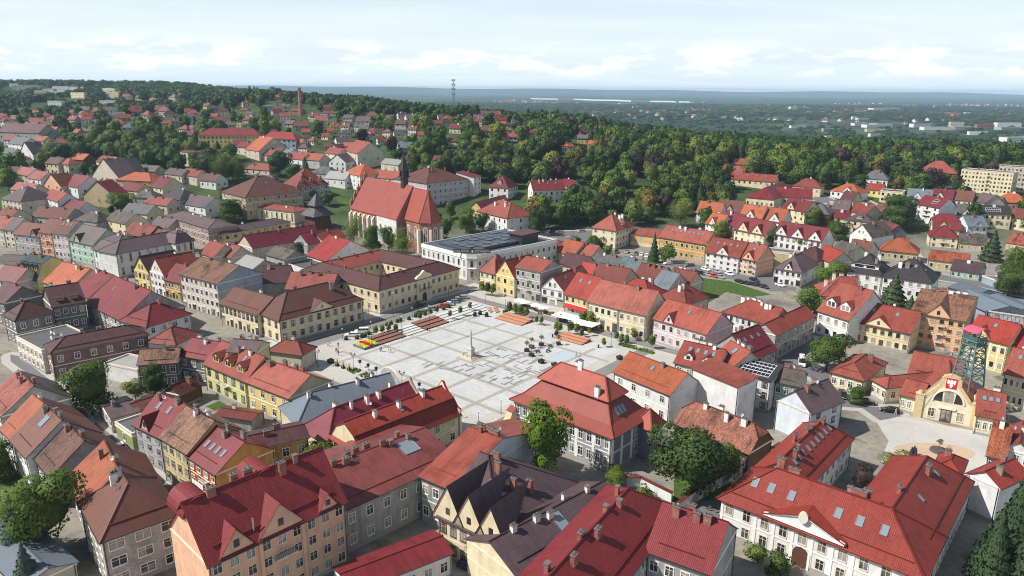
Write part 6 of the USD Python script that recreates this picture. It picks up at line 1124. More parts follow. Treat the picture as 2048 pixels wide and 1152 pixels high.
def ridges(rp, polys, RM):
 m = MB()
 for a, b in ridge_lines(polys): m.bar(np.array(a) + [0, 0, .04], np.array(b) + [0, 0, .04], .14)
 if m.v: m.out(rp, 'ridge_cap', RM)
def faces_of(W, D): return {s: (Face(*frame_of(s, W, D)[:3]), frame_of(s, W, D)[3]) for s in 'frlb'}
rngL = np.random.default_rng(77)
def town_hall():
 P, W, D, h, sl, RM, WM = start('HALL')
 w = 11.5; t = math.tan(math.radians(sl)); o = .5; rh = h + t * w / 2; e = h - o * t
 m = MB(); m.box(0, 0, -2, W, w, h).box(0, D - w, -2, W, D, h).box(0, w, -2, w, D - w, h).box(W - w, w, -2, W, D - w, h); m.out(P, 'wall', WM)
 A = [(-o,-o),(W + o,-o),(W + o,D + o),(-o,D + o)]; B = [(w / 2,w / 2),(W - w / 2,w / 2),(W - w / 2,D - w / 2),(w / 2,D - w / 2)]; C = [(w + o,w + o),(W - w - o,w + o),(W - w - o,D - w - o),(w + o,D - w - o)]
 po = []
 for i in range(4):
  j = (i + 1) % 4
  po.append([(*A[i], e), (*A[j], e), (*B[j], rh), (*B[i], rh)]); po.append([(*C[j], e), (*C[i], e), (*B[i], rh), (*B[j], rh)])
 ks = [0, 1, 2, 3, 6, 7]
 rp = slab(P, 'roof', [po[i] for i in ks], RM); slab(P, 'rear_roof', po[4:6], roof_mat('tile_sal')); ridges(rp, po, RM)
 bands(P, W, D, h, 2); F = faces_of(W, D)
 facade(P, *F['f'], h, '2x13', 1, 'l', rngL, 'd'); facade(P, *F['l'], h, '2x12', 1, 'l', rngL, 'd')
 # windows round the yard
 facade(P,Face((w,D - w),(1,0),(0,-1)),W - 2 * w,h,'2x6',0,'l',rngL); facade(P,Face((W - w,D - w),(0,-1),(-1,0)),D - 2 * w,h,'2x7',0,'l',rngL)
 # portal bay with balcony and shaped gable
 c = W * .53; q = F['f'][0]
 m = MB(); q.block(m, c - 4, 0, c + 4, h + .4, .35); b = m.out(P, 'portal_bay', WM)
 m = MB(); m.add([(c - 4.4,-.5,h + .3),(c + 4.4,-.5,h + .3),(c + 3.2,-.5,h + 1.2),(c + 1.8,-.5,h + 1.5),(c,-.5,h + 3.0),(c - 1.8,-.5,h + 1.5),(c - 3.2,-.5,h + 1.2)] + [(c - 4.4,.6,h + .3),(c + 4.4,.6,h + .3),(c + 3.2,.6,h + 1.2),(c + 1.8,.6,h + 1.5),(c,.6,h + 3.0),(c - 1.8,.6,h + 1.5),(c - 3.2,.6,h + 1.2)],
     [tuple(range(7))] + [((i + 1) % 7, i, 7 + i, 7 + (i + 1) % 7) for i in range(7)] + [tuple(range(13, 6, -1))]); m.out(P, 'shaped_gable', trim('l'))
 m = MB(); q.arch(m, c - 1.1, .02, c + 1.1, 2.6, .42, .3); m.out(b, 'gate', trim('d'))
 m = MB(); q.block(m, c - 3, 4.6, c + 3, 4.85, 1.6, .3); k = m.out(P, 'balcony', trim('l'))
 m = MB()
 for x in np.linspace(c - 2.9, c + 2.9, 15): q.block(m, x - .03, 4.85, x + .03, 5.8, 1.55, 1.5)
 q.block(m, c - 3, 5.8, c + 3, 5.87, 1.58, 1.48); m.out(k, 'railing', trim('d'))
 for x in (c - 2.5, c, c + 2.5): m = MB(); q.block(m, x - .5, 5.0, x + .5, 7.4, .4, .3); m.out(b, 'pane', glass_dark())
 for i in range(9):
  x, y = [(8, w / 2), (16, w / 2), (30, w / 2 + 1), (w / 2, 14), (w / 2, 26), (w / 2 + 1, 36), (14, D - w / 2), (22, D - w / 2), (30, D - w / 2)][i]
  chimney(P, x, y, rh - 1.4, rh + .9, rngL, 'red', .4)
def gallery():
 P, W, D, h, sl, RM, WM = start('GALLERY')
 MB().prism([(0, 0), (W - 3, 0), (W, 3), (W, D), (0, D)], -2, h).out(P, 'wall', WM)
 m = MB()
 pts = [(0, 0), (W - 3, 0), (W, 3), (W, D), (0, D)]
 for z0, z1, k in ((h - .9, h - .3, .25), (h - .3, h + .9, .12), (h * .5, h * .5 + .3, .15)):
  for i in range(5):
   a,b = np.array(pts[i],float),np.array(pts[(i + 1) % 5],float); d = (b - a) / np.linalg.norm(b - a); Fc = Face(a,d,(d[1],-d[0])); Fc.block(m,-.1,z0,np.linalg.norm(b - a) + .1,z1,k,-.25)
 m.out(P, 'parapet', trim('w'))
 slab(P, 'roof', [[(.4, .4, h + .2), (W - 3.2, .4, h + .2), (W - .4, 3.2, h + .2), (W - .4, D - .4, h + .2), (.4, D - .4, h + .2)]], roof_mat('flat_slt'), .1)
 slab(P, 'raised_roof', [[(5, 6, h + 1.2), (W - 6, 6, h + 1.2), (W - 6, D - 8, h + 2.2), (5, D - 8, h + 2.2)]], roof_mat('metal_slt'), 1.0)
 for i in range(5):
  for j in range(7): q = MB().box(6.5 + i * 4.6,8 + j * 5.3,h + 1.5 + j * .12,6.5 + i * 4.6 + 3.9,8 + j * 5.3 + 4.4,h + 1.68 + j * .12).out(P,'roof_light',plain('dark_roof_light',(0.07,0.085,0.105),.25)) if (i * 3 + j) % 4 else None
 MB().box(W - 12,D - 20,h,W - 4,D - 9,h + 4.6).out(P,'plant_room',trim('d')); slab(P,'plant_room_roof',[[(W - 13,D - 21,h + 4.8),(W - 3,D - 21,h + 4.8),(W - 3,D - 8,h + 5.2),(W - 13,D - 8,h + 5.2)]],roof_mat('metal_mar'),.2)
 Ff = Face((0, 0), (1, 0), (0, -1)); Fr = Face((W, 3), (0, 1), (1, 0)); Fc = Face((W - 3, 0), (.7071, .7071), (.7071, -.7071))
 facade(P,Ff,W - 3,h - .6,'2x9t',1,'w',rngL,'d'); facade(P,Fr,D - 3,h - .6,'2x14',1,'w',rngL,'d'); facade(P,Fc,4.2,h - .6,'2x1t',1,'w',rngL,'d')
 m = MB(); Fc.block(m, .4, h * .5, 3.8, h * .5 + .2, 1.2); k = m.out(P, 'balcony', trim('w'))
 c = np.array([W - 3.0,3.0]); S = Face(c - np.array([.7071,.7071]) * 8,(.7071,.7071),(.7071,-.7071)); m = MB(); S.block(m,0,h + 1.3,16,h + 2.9,.2,-.2); s = m.out(P,'sign_board',trim('d'))
 for w_, x in (('GALERIA', .4), ('BOCHEŃSKA', 9.2)):
  t = meshkit.text_mesh(w_, .95, .08); v = np.array(t.vertices); v[:, 0] = (v[:, 0] - v[:, 0].min()) * 6.4 / (v[:, 0].max() - v[:, 0].min())
  put(s, 'letters', [S.p(a_ + x, b_ + h + 1.65, .21 + c_) for a_, b_, c_ in v], np.asarray(t.faces), plain('pale_letters', srgb(222, 206, 196), .5))
 def drop(own, nm, a, z0, z1, z2, w_, o1, o0, mat):
  m = MB(); g = [(a - w_,z1),(a,z0),(a + w_,z1),(a,z2)]; m.add([S.p(x,z,o1) for x,z in g] + [S.p(x,z,o0) for x,z in g],[(0,1,2,3),(7,6,5,4),(1,0,4,5),(2,1,5,6),(3,2,6,7),(0,3,7,4)]); return m.out(own,nm,mat)
 e = drop(s, 'drop_emblem', 8, h + .7, h + 1.8, h + 4.0, 1.15, .3, -.3, trim('d'))
 for i,(da,col) in enumerate(((-.25,srgb(90,190,170)),(.25,srgb(235,235,230)))): drop(s,'emblem_drop',8 + da,h + 1.2,h + 1.75,h + 2.8,.34,.36,.3,plain('emblem_%d' % i,col,.5))
def scroll_gable(P, W, D, h, rh, mat, cap, curve):
 """Curved parapet gable standing before the far end of the roof."""
 n = 24; xs = np.linspace(0, 1, n); 
 if curve == 0: zs = h + .3 + (rh + .9 - h - .3) * np.sqrt(np.clip(1 - (2 * xs - 1) ** 2, 0, 1)) ** .8
 else: zs = h + .3 + (rh + 1.0 - h - .3) * np.clip(1.15 - np.abs(2 * xs - 1) ** .62 * 1.15,0,1) + .5 * np.exp(-((np.abs(2 * xs - 1) - .62) / .1) ** 2) + .6 * np.exp(-((np.abs(2 * xs - 1) - .97) / .05) ** 2)
 m = MB(); v = [(-.2 + x * (W + .4),y,z) for y in (D - .15,D + .45) for x,z in zip(xs,zs)] + [(-.2 + x * (W + .4),y,-1) for y in (D - .15,D + .45) for x in xs]
 f = []
 for i in range(n - 1):
  f += [(2 * n + i, 2 * n + i + 1, i + 1, i), (n + i, n + i + 1, 3 * n + i + 1, 3 * n + i), (i, i + 1, n + i + 1, n + i)]
 f += [(0, n, 3 * n, 2 * n), (n - 1, 3 * n - 1, 4 * n - 1, 2 * n - 1)]
 m.add(v, f); q = m.out(P, 'scroll_gable', mat)
 m = MB()
 for i in range(n - 1): m.bar((-.2 + xs[i] * (W + .4), D + .15, zs[i] + .08), (-.2 + xs[i + 1] * (W + .4), D + .15, zs[i + 1] + .08), .2)
 m.out(q, 'gable_coping', cap)
def square_houses():
 for key, capc, cv in (('HG1', 'l', 0), ('HG2', 'g', 1), ('HG3', 'r', 1)):
  name, label, cat, group, x, y, ang, W, D, z0, h, roof, axis, sl, rm, wm, o = SPECIAL[key]
  P, polys, rh = building((name, label, cat, group, x, y, ang, W, D, z0, h, roof, axis, sl, rm, wm, o))
  scroll_gable(P, W, D, h, rh, wall_mat({'HG1': 'gra', 'HG2': 'bei', 'HG3': 'cre'}[key]), trim(capc), cv)
  if key == 'HG3':   # step between the two tiers and a pent roof over the rear
   b = W * .2; zb = h + b * math.tan(math.radians(sl))
   m = MB(); m.box(W - b - .1, -.3, zb - .1, W - b + .55, D, zb + .12); m.out(P, 'roof_step', roof_mat(rm))
   slab(P, 'pent_roof', [[(-.3, -.9, h - .5), (W + .3, -.9, h - .5), (W + .3, .1, h + .1), (-.3, .1, h + .1)]], roof_mat('tile_red'), .1)
def museum():
 P, W, D, h, sl, RM, WM = start('MUSEUM')
 D = 15.5; h = 9.0
 MB().box(0, 0, -2, W, D, h).out(P, 'wall', WM)
 t = .95; o = .9; b = 4.6; zb = h + b * t + .3
 lo = [(-o,-o),(W + o,-o),(W + o,D + o),(-o,D + o)]; k1 = 1.6; mid = [(k1,k1),(W - k1,k1),(W - k1,D - k1),(k1,D - k1)]; hi = [(b,b),(W - b,b),(W - b,D - b),(b,D - b)]
 e = h - .25; zm = e + (o + k1) * .62; zt = zm + (b - k1) * 1.05
 polys = [[(*lo[i],e),(*lo[(i + 1) % 4],e),(*mid[(i + 1) % 4],zm),(*mid[i],zm)] for i in range(4)] + [[(*mid[i],zm),(*mid[(i + 1) % 4],zm),(*hi[(i + 1) % 4],zt),(*hi[i],zt)] for i in range(4)]
 rp = slab(P, 'roof', polys, RM, .2); ridges(rp, polys, RM)
 s = MB(); ring2 = lambda g: [(b - g, b - g), (W - b + g, b - g), (W - b + g, D - b + g), (b - g, D - b + g)]
 m = MB(); m.prism(ring2(-.15), zt - .3, zt + .75); m.out(P, 'roof_step', trim('b'))
 A = ring2(.75); w2 = W - 2 * b + 1.5; d2 = D - 2 * b + 1.5
 P2, rh, _ = roof_polys('h', 'x', w2, d2, zt + .8, 44, 0, 0)
 P2 = [[(x + b - .75, y + b - .75, z) for x, y, z in p] for p in P2]
 u = slab(P, 'upper_roof', P2, RM, .2); ridges(u, P2, RM)
 F = faces_of(W, D)
 bands(P, W, D, h, 2, 'w')
 for s, n in (('f', 12), ('r', 4)):
  Fc, L = F[s]; pitch = L / n
  for c in range(n + 1):
   if c % 2 == 0 or s == 'r':
    a = min(max(c * pitch, .4), L - .4); m = MB(); Fc.block(m, a - .38, .7, a + .38, h - .6, .12); m.out(P, 'pilaster', trim('w'))
  for c in range(n):
   a = pitch * (c + .5)
   if s == 'r' and c != 2: 
    for z0,z1 in ((1.2,4.0),(5.0,8.0)): m = MB(); Fc.block(m,a - pitch * .36,z0,a + pitch * .36,z1,.05); m.out(P,'wall_panel',plain('slate_panel',scaled(srgb(120,128,140),.9),.8))
    continue
   window(P, Fc, a, 1.5, 1.15, 2.0, 2, 'w'); window(P, Fc, a, 5.6, 1.15, 2.1, 2, 'w')
   m = MB(); Fc.block(m, a - .4, 7.95, a + .4, 8.35, .07); m.out(P, 'oval_panel', plain('slate_panel', scaled(srgb(120, 128, 140), .9), .8))
 # buttress at the left corner
 m = MB(); m.add([(-2.2,-4.2,-.2),(.6,-4.2,-.2),(.6,.2,-.2),(-2.2,.2,-.2),(-.9,-1.2,6.2),(.6,-1.2,6.2),(.6,.2,6.2),(-.9,.2,6.2)],[(0,1,5,4),(1,2,6,5),(2,3,7,6),(3,0,4,7),(4,5,6,7)]); q = m.out(P,'buttress',plaster('buttress',srgb(206,186,146),.3),label='beige sloping buttress')
 slab(q, 'buttress_cap', [[(-1.2, -1.6, 6.1), (.9, -1.6, 6.1), (.9, .1, 6.9), (-1.2, .1, 6.9)]], RM, .1)
 # corner turret at the right rear
 x0, y0 = W - 1.0, D - 5.0
 MB().box(x0, y0, -1, x0 + 4.2, y0 + 5.2, 7.6).out(P, 'annex', plaster('museum_annex', scaled(srgb(120, 128, 140), .95), .25))
 T4 = [(x0 - .5, y0 - .5), (x0 + 4.7, y0 - .5), (x0 + 4.7, y0 + 5.7), (x0 - .5, y0 + 5.7)]
 tp = [[(*T4[i], 7.5), (*T4[(i + 1) % 4], 7.5), (x0 + 2.1, y0 + 2.6, 11.2)] for i in range(4)]; q = slab(P, 'annex_roof', tp, RM, .15); ridges(q, tp, RM)
 for c in range(3): roof_window(P, polys, W - 2.3, D * .38 + c * 1.25, .95, 1.9, up=(-1, 0))
 for x, y in ((W * .74, D * .28), (W * .48, D * .5), (W * .42, D * .5 + 1.2)):
  z = max([zz for zz in (zat(P2, x, y), zat(polys, x, y)) if zz is not None])
  chimney(P, x, y, z - .8, z + 2.0, rngL, 'wht', .55)
 m = MB()
 for x in (.5, W * .5, W - .2): m.cyl(x, -.25, 0, h - .2, .07, n=6)
 m.out(P, 'downpipe', trim('d'))
def mine_hall():
 P, W, D, h, sl, RM, WM = start('MINE'); WM = plaster('mine', srgb(214, 205, 180), .25)
 D = 22; h = 4.9; sl = 36; t = math.tan(math.radians(sl)); rh = h + t * W / 2
 polys, rh, G = roof_polys('g', 'y', W, D, h, sl, .3, .0)
 m = MB().box(0, 0.4, -2, W, D, h)
 for g in G[1:]: m.add(g, [tuple(range(len(g)))])
 m.out(P, 'wall', WM); rp = slab(P, 'roof', polys, RM); ridges(rp, polys, RM)
 # front gable wall with stepped shoulders
 g = [(-.3,-1),(W + .3,-1),(W + .3,h + .6),(W - 1.4,h + .9),(W - 1.6,h + 1.5),(W / 2 + 1.9,rh + .4),(W / 2 + 1.7,rh + 2.4),(W / 2,rh + 3.1),(W / 2 - 1.7,rh + 2.4),(W / 2 - 1.9,rh + .4),(1.6,h + 1.5),(1.4,h + .9),(-.3,h + .6)]
 k = len(g); m = MB(); m.add([(x,-.3,z) for x,z in g] + [(x,.5,z) for x,z in g],[tuple(range(k)),tuple(range(2 * k - 1,k - 1,-1))] + [((i + 1) % k,i,k + i,k + (i + 1) % k) for i in range(k)]); q = m.out(P,'gable_front',WM)
 m = MB()
 for i in range(2, k - 1): m.bar((g[i][0], .1, g[i][1] + .1), (g[i + 1][0], .1, g[i + 1][1] + .1), .42)
 m.out(q, 'gable_coping', trim('t'))
 for x in (-.2,W + .2): MB().box(x - .9,-.7,-1,x + .9,.7,h + 1.2).taper(x - 1.0,-.8,h + 1.2,x + 1.0,.8,h + 1.5,1.0).cyl(x,0,h + 1.5,h + 2.2,.6,.45,10).out(P,'corner_pier',trim('t'))
 F = Face((0, -.3), (1, 0), (0, -1)); c = W / 2
 for a0, a1, z0, z1 in ((c - 1.0, c + 1.0, 5.3, 7.3),):
  m = MB(); F.arch(m, a0, z0, a1, z1, .06); m.out(q, 'arched_pane', glass_dark())
 m = MB(); ang = np.linspace(math.pi / 2 + .32, math.pi, 8)
 for s in (-1, 1):
  m = MB(); pts = [(c + s * 1.25, 5.3)] + [(c + s * 3.1 * abs(math.cos(x)), 5.3 + 3.0 * math.sin(x)) for x in ang[::1]]
  pts = [p for p in pts if abs(p[0] - c) >= 1.2]; m.add([F.p(a, z, .06) for a, z in pts], [tuple(range(len(pts)))[::s]]); m.out(q, 'arched_pane', glass_dark())
 m = MB()
 for i in range(14):
  a, b = math.pi * i / 14, math.pi * (i + 1) / 14
  m.bar(F.p(c + 3.4 * math.cos(a), 5.3 + 3.3 * math.sin(a), .1), F.p(c + 3.4 * math.cos(b), 5.3 + 3.3 * math.sin(b), .1), .16)
 m.out(q, 'arch_surround', trim('c'))
 m = MB(); F.block(m, c - 1.2, 0, c + 1.2, 3.4, .1); d = m.out(P, 'door', trim('b'))
 m = MB(); F.block(m, c - 1.0, .4, c - .08, 3.2, .14); F.block(m, c + .08, .4, c + 1.0, 3.2, .14); m.out(d, 'pane', glass_dark())
 m = MB(); F.block(m, c - 1.9, 3.5, c + 1.9, 4.1, .35); m.out(P, 'door_hood', trim('c'))
 for a in (c - 3.2, c + 3.0): window(P, F, a, .9, 1.3, 2.2, 2, 'c', sash='b')
 # red shield with the white eagle
 s = MB(); F.block(s, c - 1.15, rh - .1, c + 1.15, rh + 2.5, .16); s = s.out(P, 'shield', plain('shield_red', srgb(200, 30, 45), .5))
 z = rh + 1.2; e = [(0,1.0),(.18,.95),(.22,.75),(.45,.8),(.75,1.05),(.95,.7),(.9,.1),(.7,-.25),(.55,-.2),(.4,.1),(.25,-.2),(.5,-.6),(.3,-.7),(.2,-.55),(.25,-1.0),(0,-1.1)]
 pts = [(c + x, z + y) for x, y in e] + [(c - x, z + y) for x, y in e[-2:0:-1]]
 from shapely.geometry import Polygon
 tm = trimesh.creation.extrude_polygon(Polygon([(x,y) for x,y in pts]),.06,engine='earcut'); tm.apply_transform(trimesh.transformations.rotation_matrix(math.pi / 2,[1,0,0])); tm.apply_translation([0,-.46,0]); put_tm(s,'eagle',tm,TRIM())
def headframe():
 x, y, z = SPOT['headframe'][:3]; H = 13.6
 P = thing('mine_headframe', 'green steel lattice mine tower with pink canopy above the mine hall', 'tower', (x, y, z), 20)
 steel = plain('teal_steel', srgb(104, 132, 130), .5, .3, .25)
 b, tp = 2.5, 1.5
 leg = lambda sx, sy, k: np.array([sx * (b + (tp - b) * k), sy * (b + (tp - b) * k), H * k])
 for sx in (-1, 1):
  for sy in (-1, 1): MB().bar(leg(sx, sy, -.15), leg(sx, sy, .8), .16).out(P, 'leg', steel)
 for i in range(6):
  k0, k1 = i / 7, (i + 1) / 7; m = MB()
  for (a, c) in (((-1, -1), (1, -1)), ((1, -1), (1, 1)), ((1, 1), (-1, 1)), ((-1, 1), (-1, -1))):
   m.bar(leg(*a, k1), leg(*c, k1), .09); m.bar(leg(*a, k0), leg(*c, k1), .08); m.bar(leg(*c, k0), leg(*a, k1), .08)
  m.out(P, 'brace', steel)
 for zz in (.70, .80): MB().box(-2.1, -2.1, H * zz, 2.1, 2.1, H * zz + .25).out(P, 'platform', steel)
 m = MB()
 for zz in (.70, .80):
  for a in np.linspace(-2.05, 2.05, 6):
   for s in (-2.05, 2.05): m.bar((a, s, H * zz + .2), (a, s, H * zz + 1.2), .04); m.bar((s, a, H * zz + .2), (s, a, H * zz + 1.2), .04)
  for k in (.7, 1.2):
   for s in (-2.05, 2.05): m.bar((-2.05, s, H * zz + k), (2.05, s, H * zz + k), .04); m.bar((s, -2.05, H * zz + k), (s, 2.05, H * zz + k), .04)
 m.out(P, 'railing', steel)
 for s in (-.55, .55):
  t = trimesh.creation.torus(1.15,.1,major_sections=20,minor_sections=6); t.apply_transform(trimesh.transformations.rotation_matrix(math.pi / 2,[1,0,0])); t.apply_translation([s,0,H * .82 + 1.3]); w = put_tm(P,'pulley_wheel',t,steel)
  m = MB()
  for a in np.arange(6) * math.pi / 6: m.bar((s - 1.1 * math.cos(a),0,H * .82 + 1.3 - 1.1 * math.sin(a)),(s + 1.1 * math.cos(a),0,H * .82 + 1.3 + 1.1 * math.sin(a)),.04)
  m.out(w, 'spoke', steel)
 m = MB()
 for sx in (-1, 1):
  for sy in (-1, 1): m.bar((sx * 1.7, sy * 1.7, H * .8), (sx * 2.2, sy * 1.7, H * .98), .07)
 m.out(P, 'canopy_post', steel)
 n = 12; xs = np.linspace(-2.4, 2.4, n); f = lambda x: H + .7 - (x / 2.4) ** 2 * 1.0
 slab(P,'canopy',[[(xs[i],-2.0,f(xs[i])),(xs[i + 1],-2.0,f(xs[i + 1])),(xs[i + 1],2.0,f(xs[i + 1])),(xs[i],2.0,f(xs[i]))] for i in range(n - 1)],plain('pink_canopy',srgb(190,82,106),.5,var=.25),.12)
def college():
 P, W, D, h, sl, RM, WM = start('HOTEL')
 MB().box(0, 0, -2, W, D, h).out(P, 'wall', WM)
 polys, rh, _ = roof_polys('h', 'x', W, D, h, sl, .7); rp = slab(P, 'roof', polys, RM); ridges(rp, polys, RM)
 bands(P, W, D, h, 2, 'w'); F = faces_of(W, D); Fc, L = F['f']; n = 10; pitch = L / n
 for c in range(n):
  a = pitch * (c + .5)
  if c != 4 and c != 5 or True:
   if c == 4: continue
   window(P, Fc, a, 1.0, 1.25, 1.9, 2, 'l', sash='b'); window(P, Fc, a, 4.45, 1.25, 2.0, 2, 'l', sash='b')
 window(P, Fc, pitch * 4.5, 4.5, 1.3, 1.9, 2, 'l', sash='b')
 for c in range(n + 1):
  a = min(max(c * pitch, .3), L - .3)
  if c in (0, 2, 3, 4, 5, 6, 7, 10): m = MB(); Fc.block(m, a - .25, .7, a + .25, h - .6, .12); m.out(P, 'pilaster', trim('w'))
 c = pitch * 4.5
 m = MB(); Fc.arch(m, c - 1.3, .02, c + 1.3, 2.6, .16); m.out(P, 'gate', trim('b'))
 m = MB(); Fc.block(m, c - 1.7, .0, c - 1.3, 3.0, .25); Fc.block(m, c + 1.3, 0, c + 1.7, 3.0, .25); m.out(P, 'gate_surround', trim('w'))
 hw = pitch * 2.05; gz = h + 2.6
 m = MB(); m.add([Fc.p(c - hw,h - .3,.35),Fc.p(c + hw,h - .3,.35),Fc.p(c + hw,h + .2,.35),Fc.p(c,gz,.35),Fc.p(c - hw,h + .2,.35),Fc.p(c - hw,h - .3,-.3),Fc.p(c + hw,h - .3,-.3),Fc.p(c + hw,h + .2,-.3),Fc.p(c,gz,-.3),Fc.p(c - hw,h + .2,-.3)],[(0,1,2,3,4),(1,0,5,6),(2,1,6,7),(0,4,9,5)]); q = m.out(P,'pediment',WM)
 m = MB(); m.bar(Fc.p(c - hw,h + .1,.5),Fc.p(c + hw,h + .1,.5),.16); m.bar(Fc.p(c - hw,h + .25,.5),Fc.p(c,gz + .05,.5),.16); m.bar(Fc.p(c + hw,h + .25,.5),Fc.p(c,gz + .05,.5),.16); m.out(q,'pediment_moulding',trim('w'))
 t = math.tan(math.radians(sl)); dp = (gz - h) / t
 slab(q,'pediment_roof',[[(c - hw - .3,-.8,h + .3),(c,-.8,gz + .3),(c,dp + .3,gz + .3),(c - hw - .3,.3,h + .3)],[(c + hw + .3,-.8,h + .3),(c + hw + .3,.3,h + .3),(c,dp + .3,gz + .3),(c,-.8,gz + .3)]],RM,.12)
 k = trimesh.creation.cylinder(.95,.3,sections=20); k.apply_transform(trimesh.transformations.rotation_matrix(math.pi / 2,[1,0,0])); k.apply_scale([.85,1,1.15]); k.apply_translation([c,-.85,gz - .1]); put_tm(q,'cartouche',k,plain('cartouche',srgb(206,200,184),.8,var=.3,scale=6))
 for a in (.135, .225, .335, .575, .68, .795): roof_window(P, polys, W * a, 3.1, .95, 1.7)
 for x,y,s in ((W * .3,D * .52,1.0),(W * .62,D * .55,1.6),(W * .66,D * .62,.6),(W * .2,D * .7,.7)): chimney(P,x,y,rh - 1.2,rh + .9,rngL,'red',s)
 m = MB()
 for y in (1.0,): m.bar((1.5,y,zat(polys,5,y) + .12),(W * .36,y,zat(polys,5,y) + .12),.07); m.bar((W * .58,y,zat(polys,5,y) + .12),(W - 1.5,y,zat(polys,5,y) + .12),.07)
 m.out(P, 'snow_guard', RM)
 H = SPECIAL['HOTEL']; a = math.radians(H[6]); at = lambda u, v: (H[4] + u * math.cos(a) - v * math.sin(a), H[5] + u * math.sin(a) + v * math.cos(a))
 r = list(SPECIAL['HOTEL_LEFT']); r[4], r[5] = at(10.4, D - 2.0); r[6] = H[6] + 90; r[7] = 29.0; r[8] = 10.4; r[10] = h - .1; r[11] = 'hr'; building(tuple(r))
 r = list(SPECIAL['HOTEL_RIGHT']); r[4], r[5] = at(W, 8.0); r[6] = H[6] + 90; r[7] = 30.0; r[8] = D; r[10] = h - .06; r[11] = 'hr'; building(tuple(r))
 Fr, L = F['r']; facade(P, Fr, D, h, '2x5', 2, 'l', rngL, 'b')
def church():
 name, label, cat, group, x, y, ang, W, D, z0, h, roof, axis, sl, rm, wm, o = SPECIAL['NAVE']
 ang = -49.5; W = 49.0
 P = thing('church', label, 'church', (x, y, z0), ang); RM = roof_mat('flat_mus'); BR = brickwall('church', srgb(152, 96, 78))
 h = 15.0; rh = h + 16.0
 t = (rh - h) / (D / 2)
 e = h - .5 * t
 polys = [[(.4, -.5, e), (W + .3, -.5, e), (W + .3, D / 2, rh), (.4, D / 2, rh)], [(W + .3, D + .5, e), (.4, D + .5, e), (.4, D / 2, rh), (W + .3, D / 2, rh)]]
 m = MB().box(0, 0, -3, W, D, h); m.add([(W, 0, h), (W, D, h), (W, D / 2, rh - .3)], [(0, 1, 2)]); m.out(P, 'nave_wall', BR)
 rp = slab(P, 'nave_roof', polys, RM, .25)
 # stepped brick gable at the west end
 m = MB(); n = 9
 for i in range(n):
  y0, y1 = D * i / n, D * (i + 1) / n; zz = h + (1 - abs((i + .5) / n * 2 - 1)) * (rh - h) + 1.6
  m.box(-.6, y0, -3, .5, y1, zz)
 g = m.out(P, 'stepped_gable', BR)
 m = MB()
 for i in range(n):
  yc = D * (i + .5) / n; zz = h + (1 - abs((i + .5) / n * 2 - 1)) * (rh - h) + 1.6; m.taper(-.6, yc - .5, zz, .5, yc + .5, zz + 2.2, .25)
 m.out(g, 'pinnacle', BR)
 # choir with a polygonal end
 w2 = 12.5; y0 = (D - w2) / 2; L = 15.0; c = D / 2; hc = 14.6; rc = rh - 1.0; ap = [(W,y0),(W + L,y0),(W + L + 4.6,y0 + w2 * .29),(W + L + 4.6,y0 + w2 * .71),(W + L,y0 + w2),(W,y0 + w2)]
 MB().prism(ap, -3, hc).out(P, 'choir_wall', BR)
 out_ = [(W - 2, y0 - .6), (W + L + .2, y0 - .6), (W + L + 5.2, y0 + w2 * .27), (W + L + 5.2, y0 + w2 * .73), (W + L + .2, y0 + w2 + .6), (W - 2, y0 + w2 + .6)]
 cp = [[(*out_[0],hc),(*out_[1],hc),(W + L - 1,c,rc),(W - 6,c,rc)],[(*out_[1],hc),(*out_[2],hc),(W + L - 1,c,rc)],[(*out_[2],hc),(*out_[3],hc),(W + L - 1,c,rc)],[(*out_[3],hc),(*out_[4],hc),(W + L - 1,c,rc)],[(*out_[4],hc),(*out_[5],hc),(W - 6,c,rc),(W + L - 1,c,rc)]]
 q = slab(P, 'choir_roof', cp, RM, .25); ridges(q, cp, RM)
 stone = plain('church_stone', srgb(224, 214, 196), .8)
 F = Face((0, 0), (1, 0), (0, -1))
 def gothic(F, a, z0, z1, w, own):
  s = MB(); F.block(s,a - w / 2 - .35,z0 - .4,a + w / 2 + .35,z1,.1); F.arch(s,a - w / 2 - .35,z1 - .02,a + w / 2 + .35,z1,.1); k = s.out(own,'window',stone)
  g = MB(); F.block(g, a - w / 2, z0, a + w / 2, z1, .16); F.arch(g, a - w / 2, z1 - .02, a + w / 2, z1, .15); g.out(k, 'pane', glass_dark())
  g = MB(); F.block(g, a - .07, z0, a + .07, z1 + w * .4, .2); g.out(k, 'mullion', stone)
 for i in range(5): gothic(F, 3.5 + i * 5.0, 5.5, 11.3, 1.8, P)
 for i in range(6): m = MB(); m.box(.6 + i * 5.0,-1.6,-3,1.7 + i * 5.0,0,11.5).add([(.6 + i * 5,-1.6,11.5),(1.7 + i * 5,-1.6,11.5),(1.7 + i * 5,0,13),(.6 + i * 5,0,13)],[(0,1,2,3)]); m.out(P,'buttress',stone)
 # whitewashed chapel at the east end of the nave
 WH = wall_mat('whi'); MB().box(W - 19.5, -.35, -3, W + .2, 0, h - .6).out(P, 'chapel_wall', WH)
 Fc = Face((W - 19.5, -.35), (1, 0), (0, -1))
 for a in (4, 9, 14): gothic(Fc, a, 5.0, 9.5, 1.6, P)
 n_ = [(ap[i], ap[i + 1]) for i in range(0, 4)]
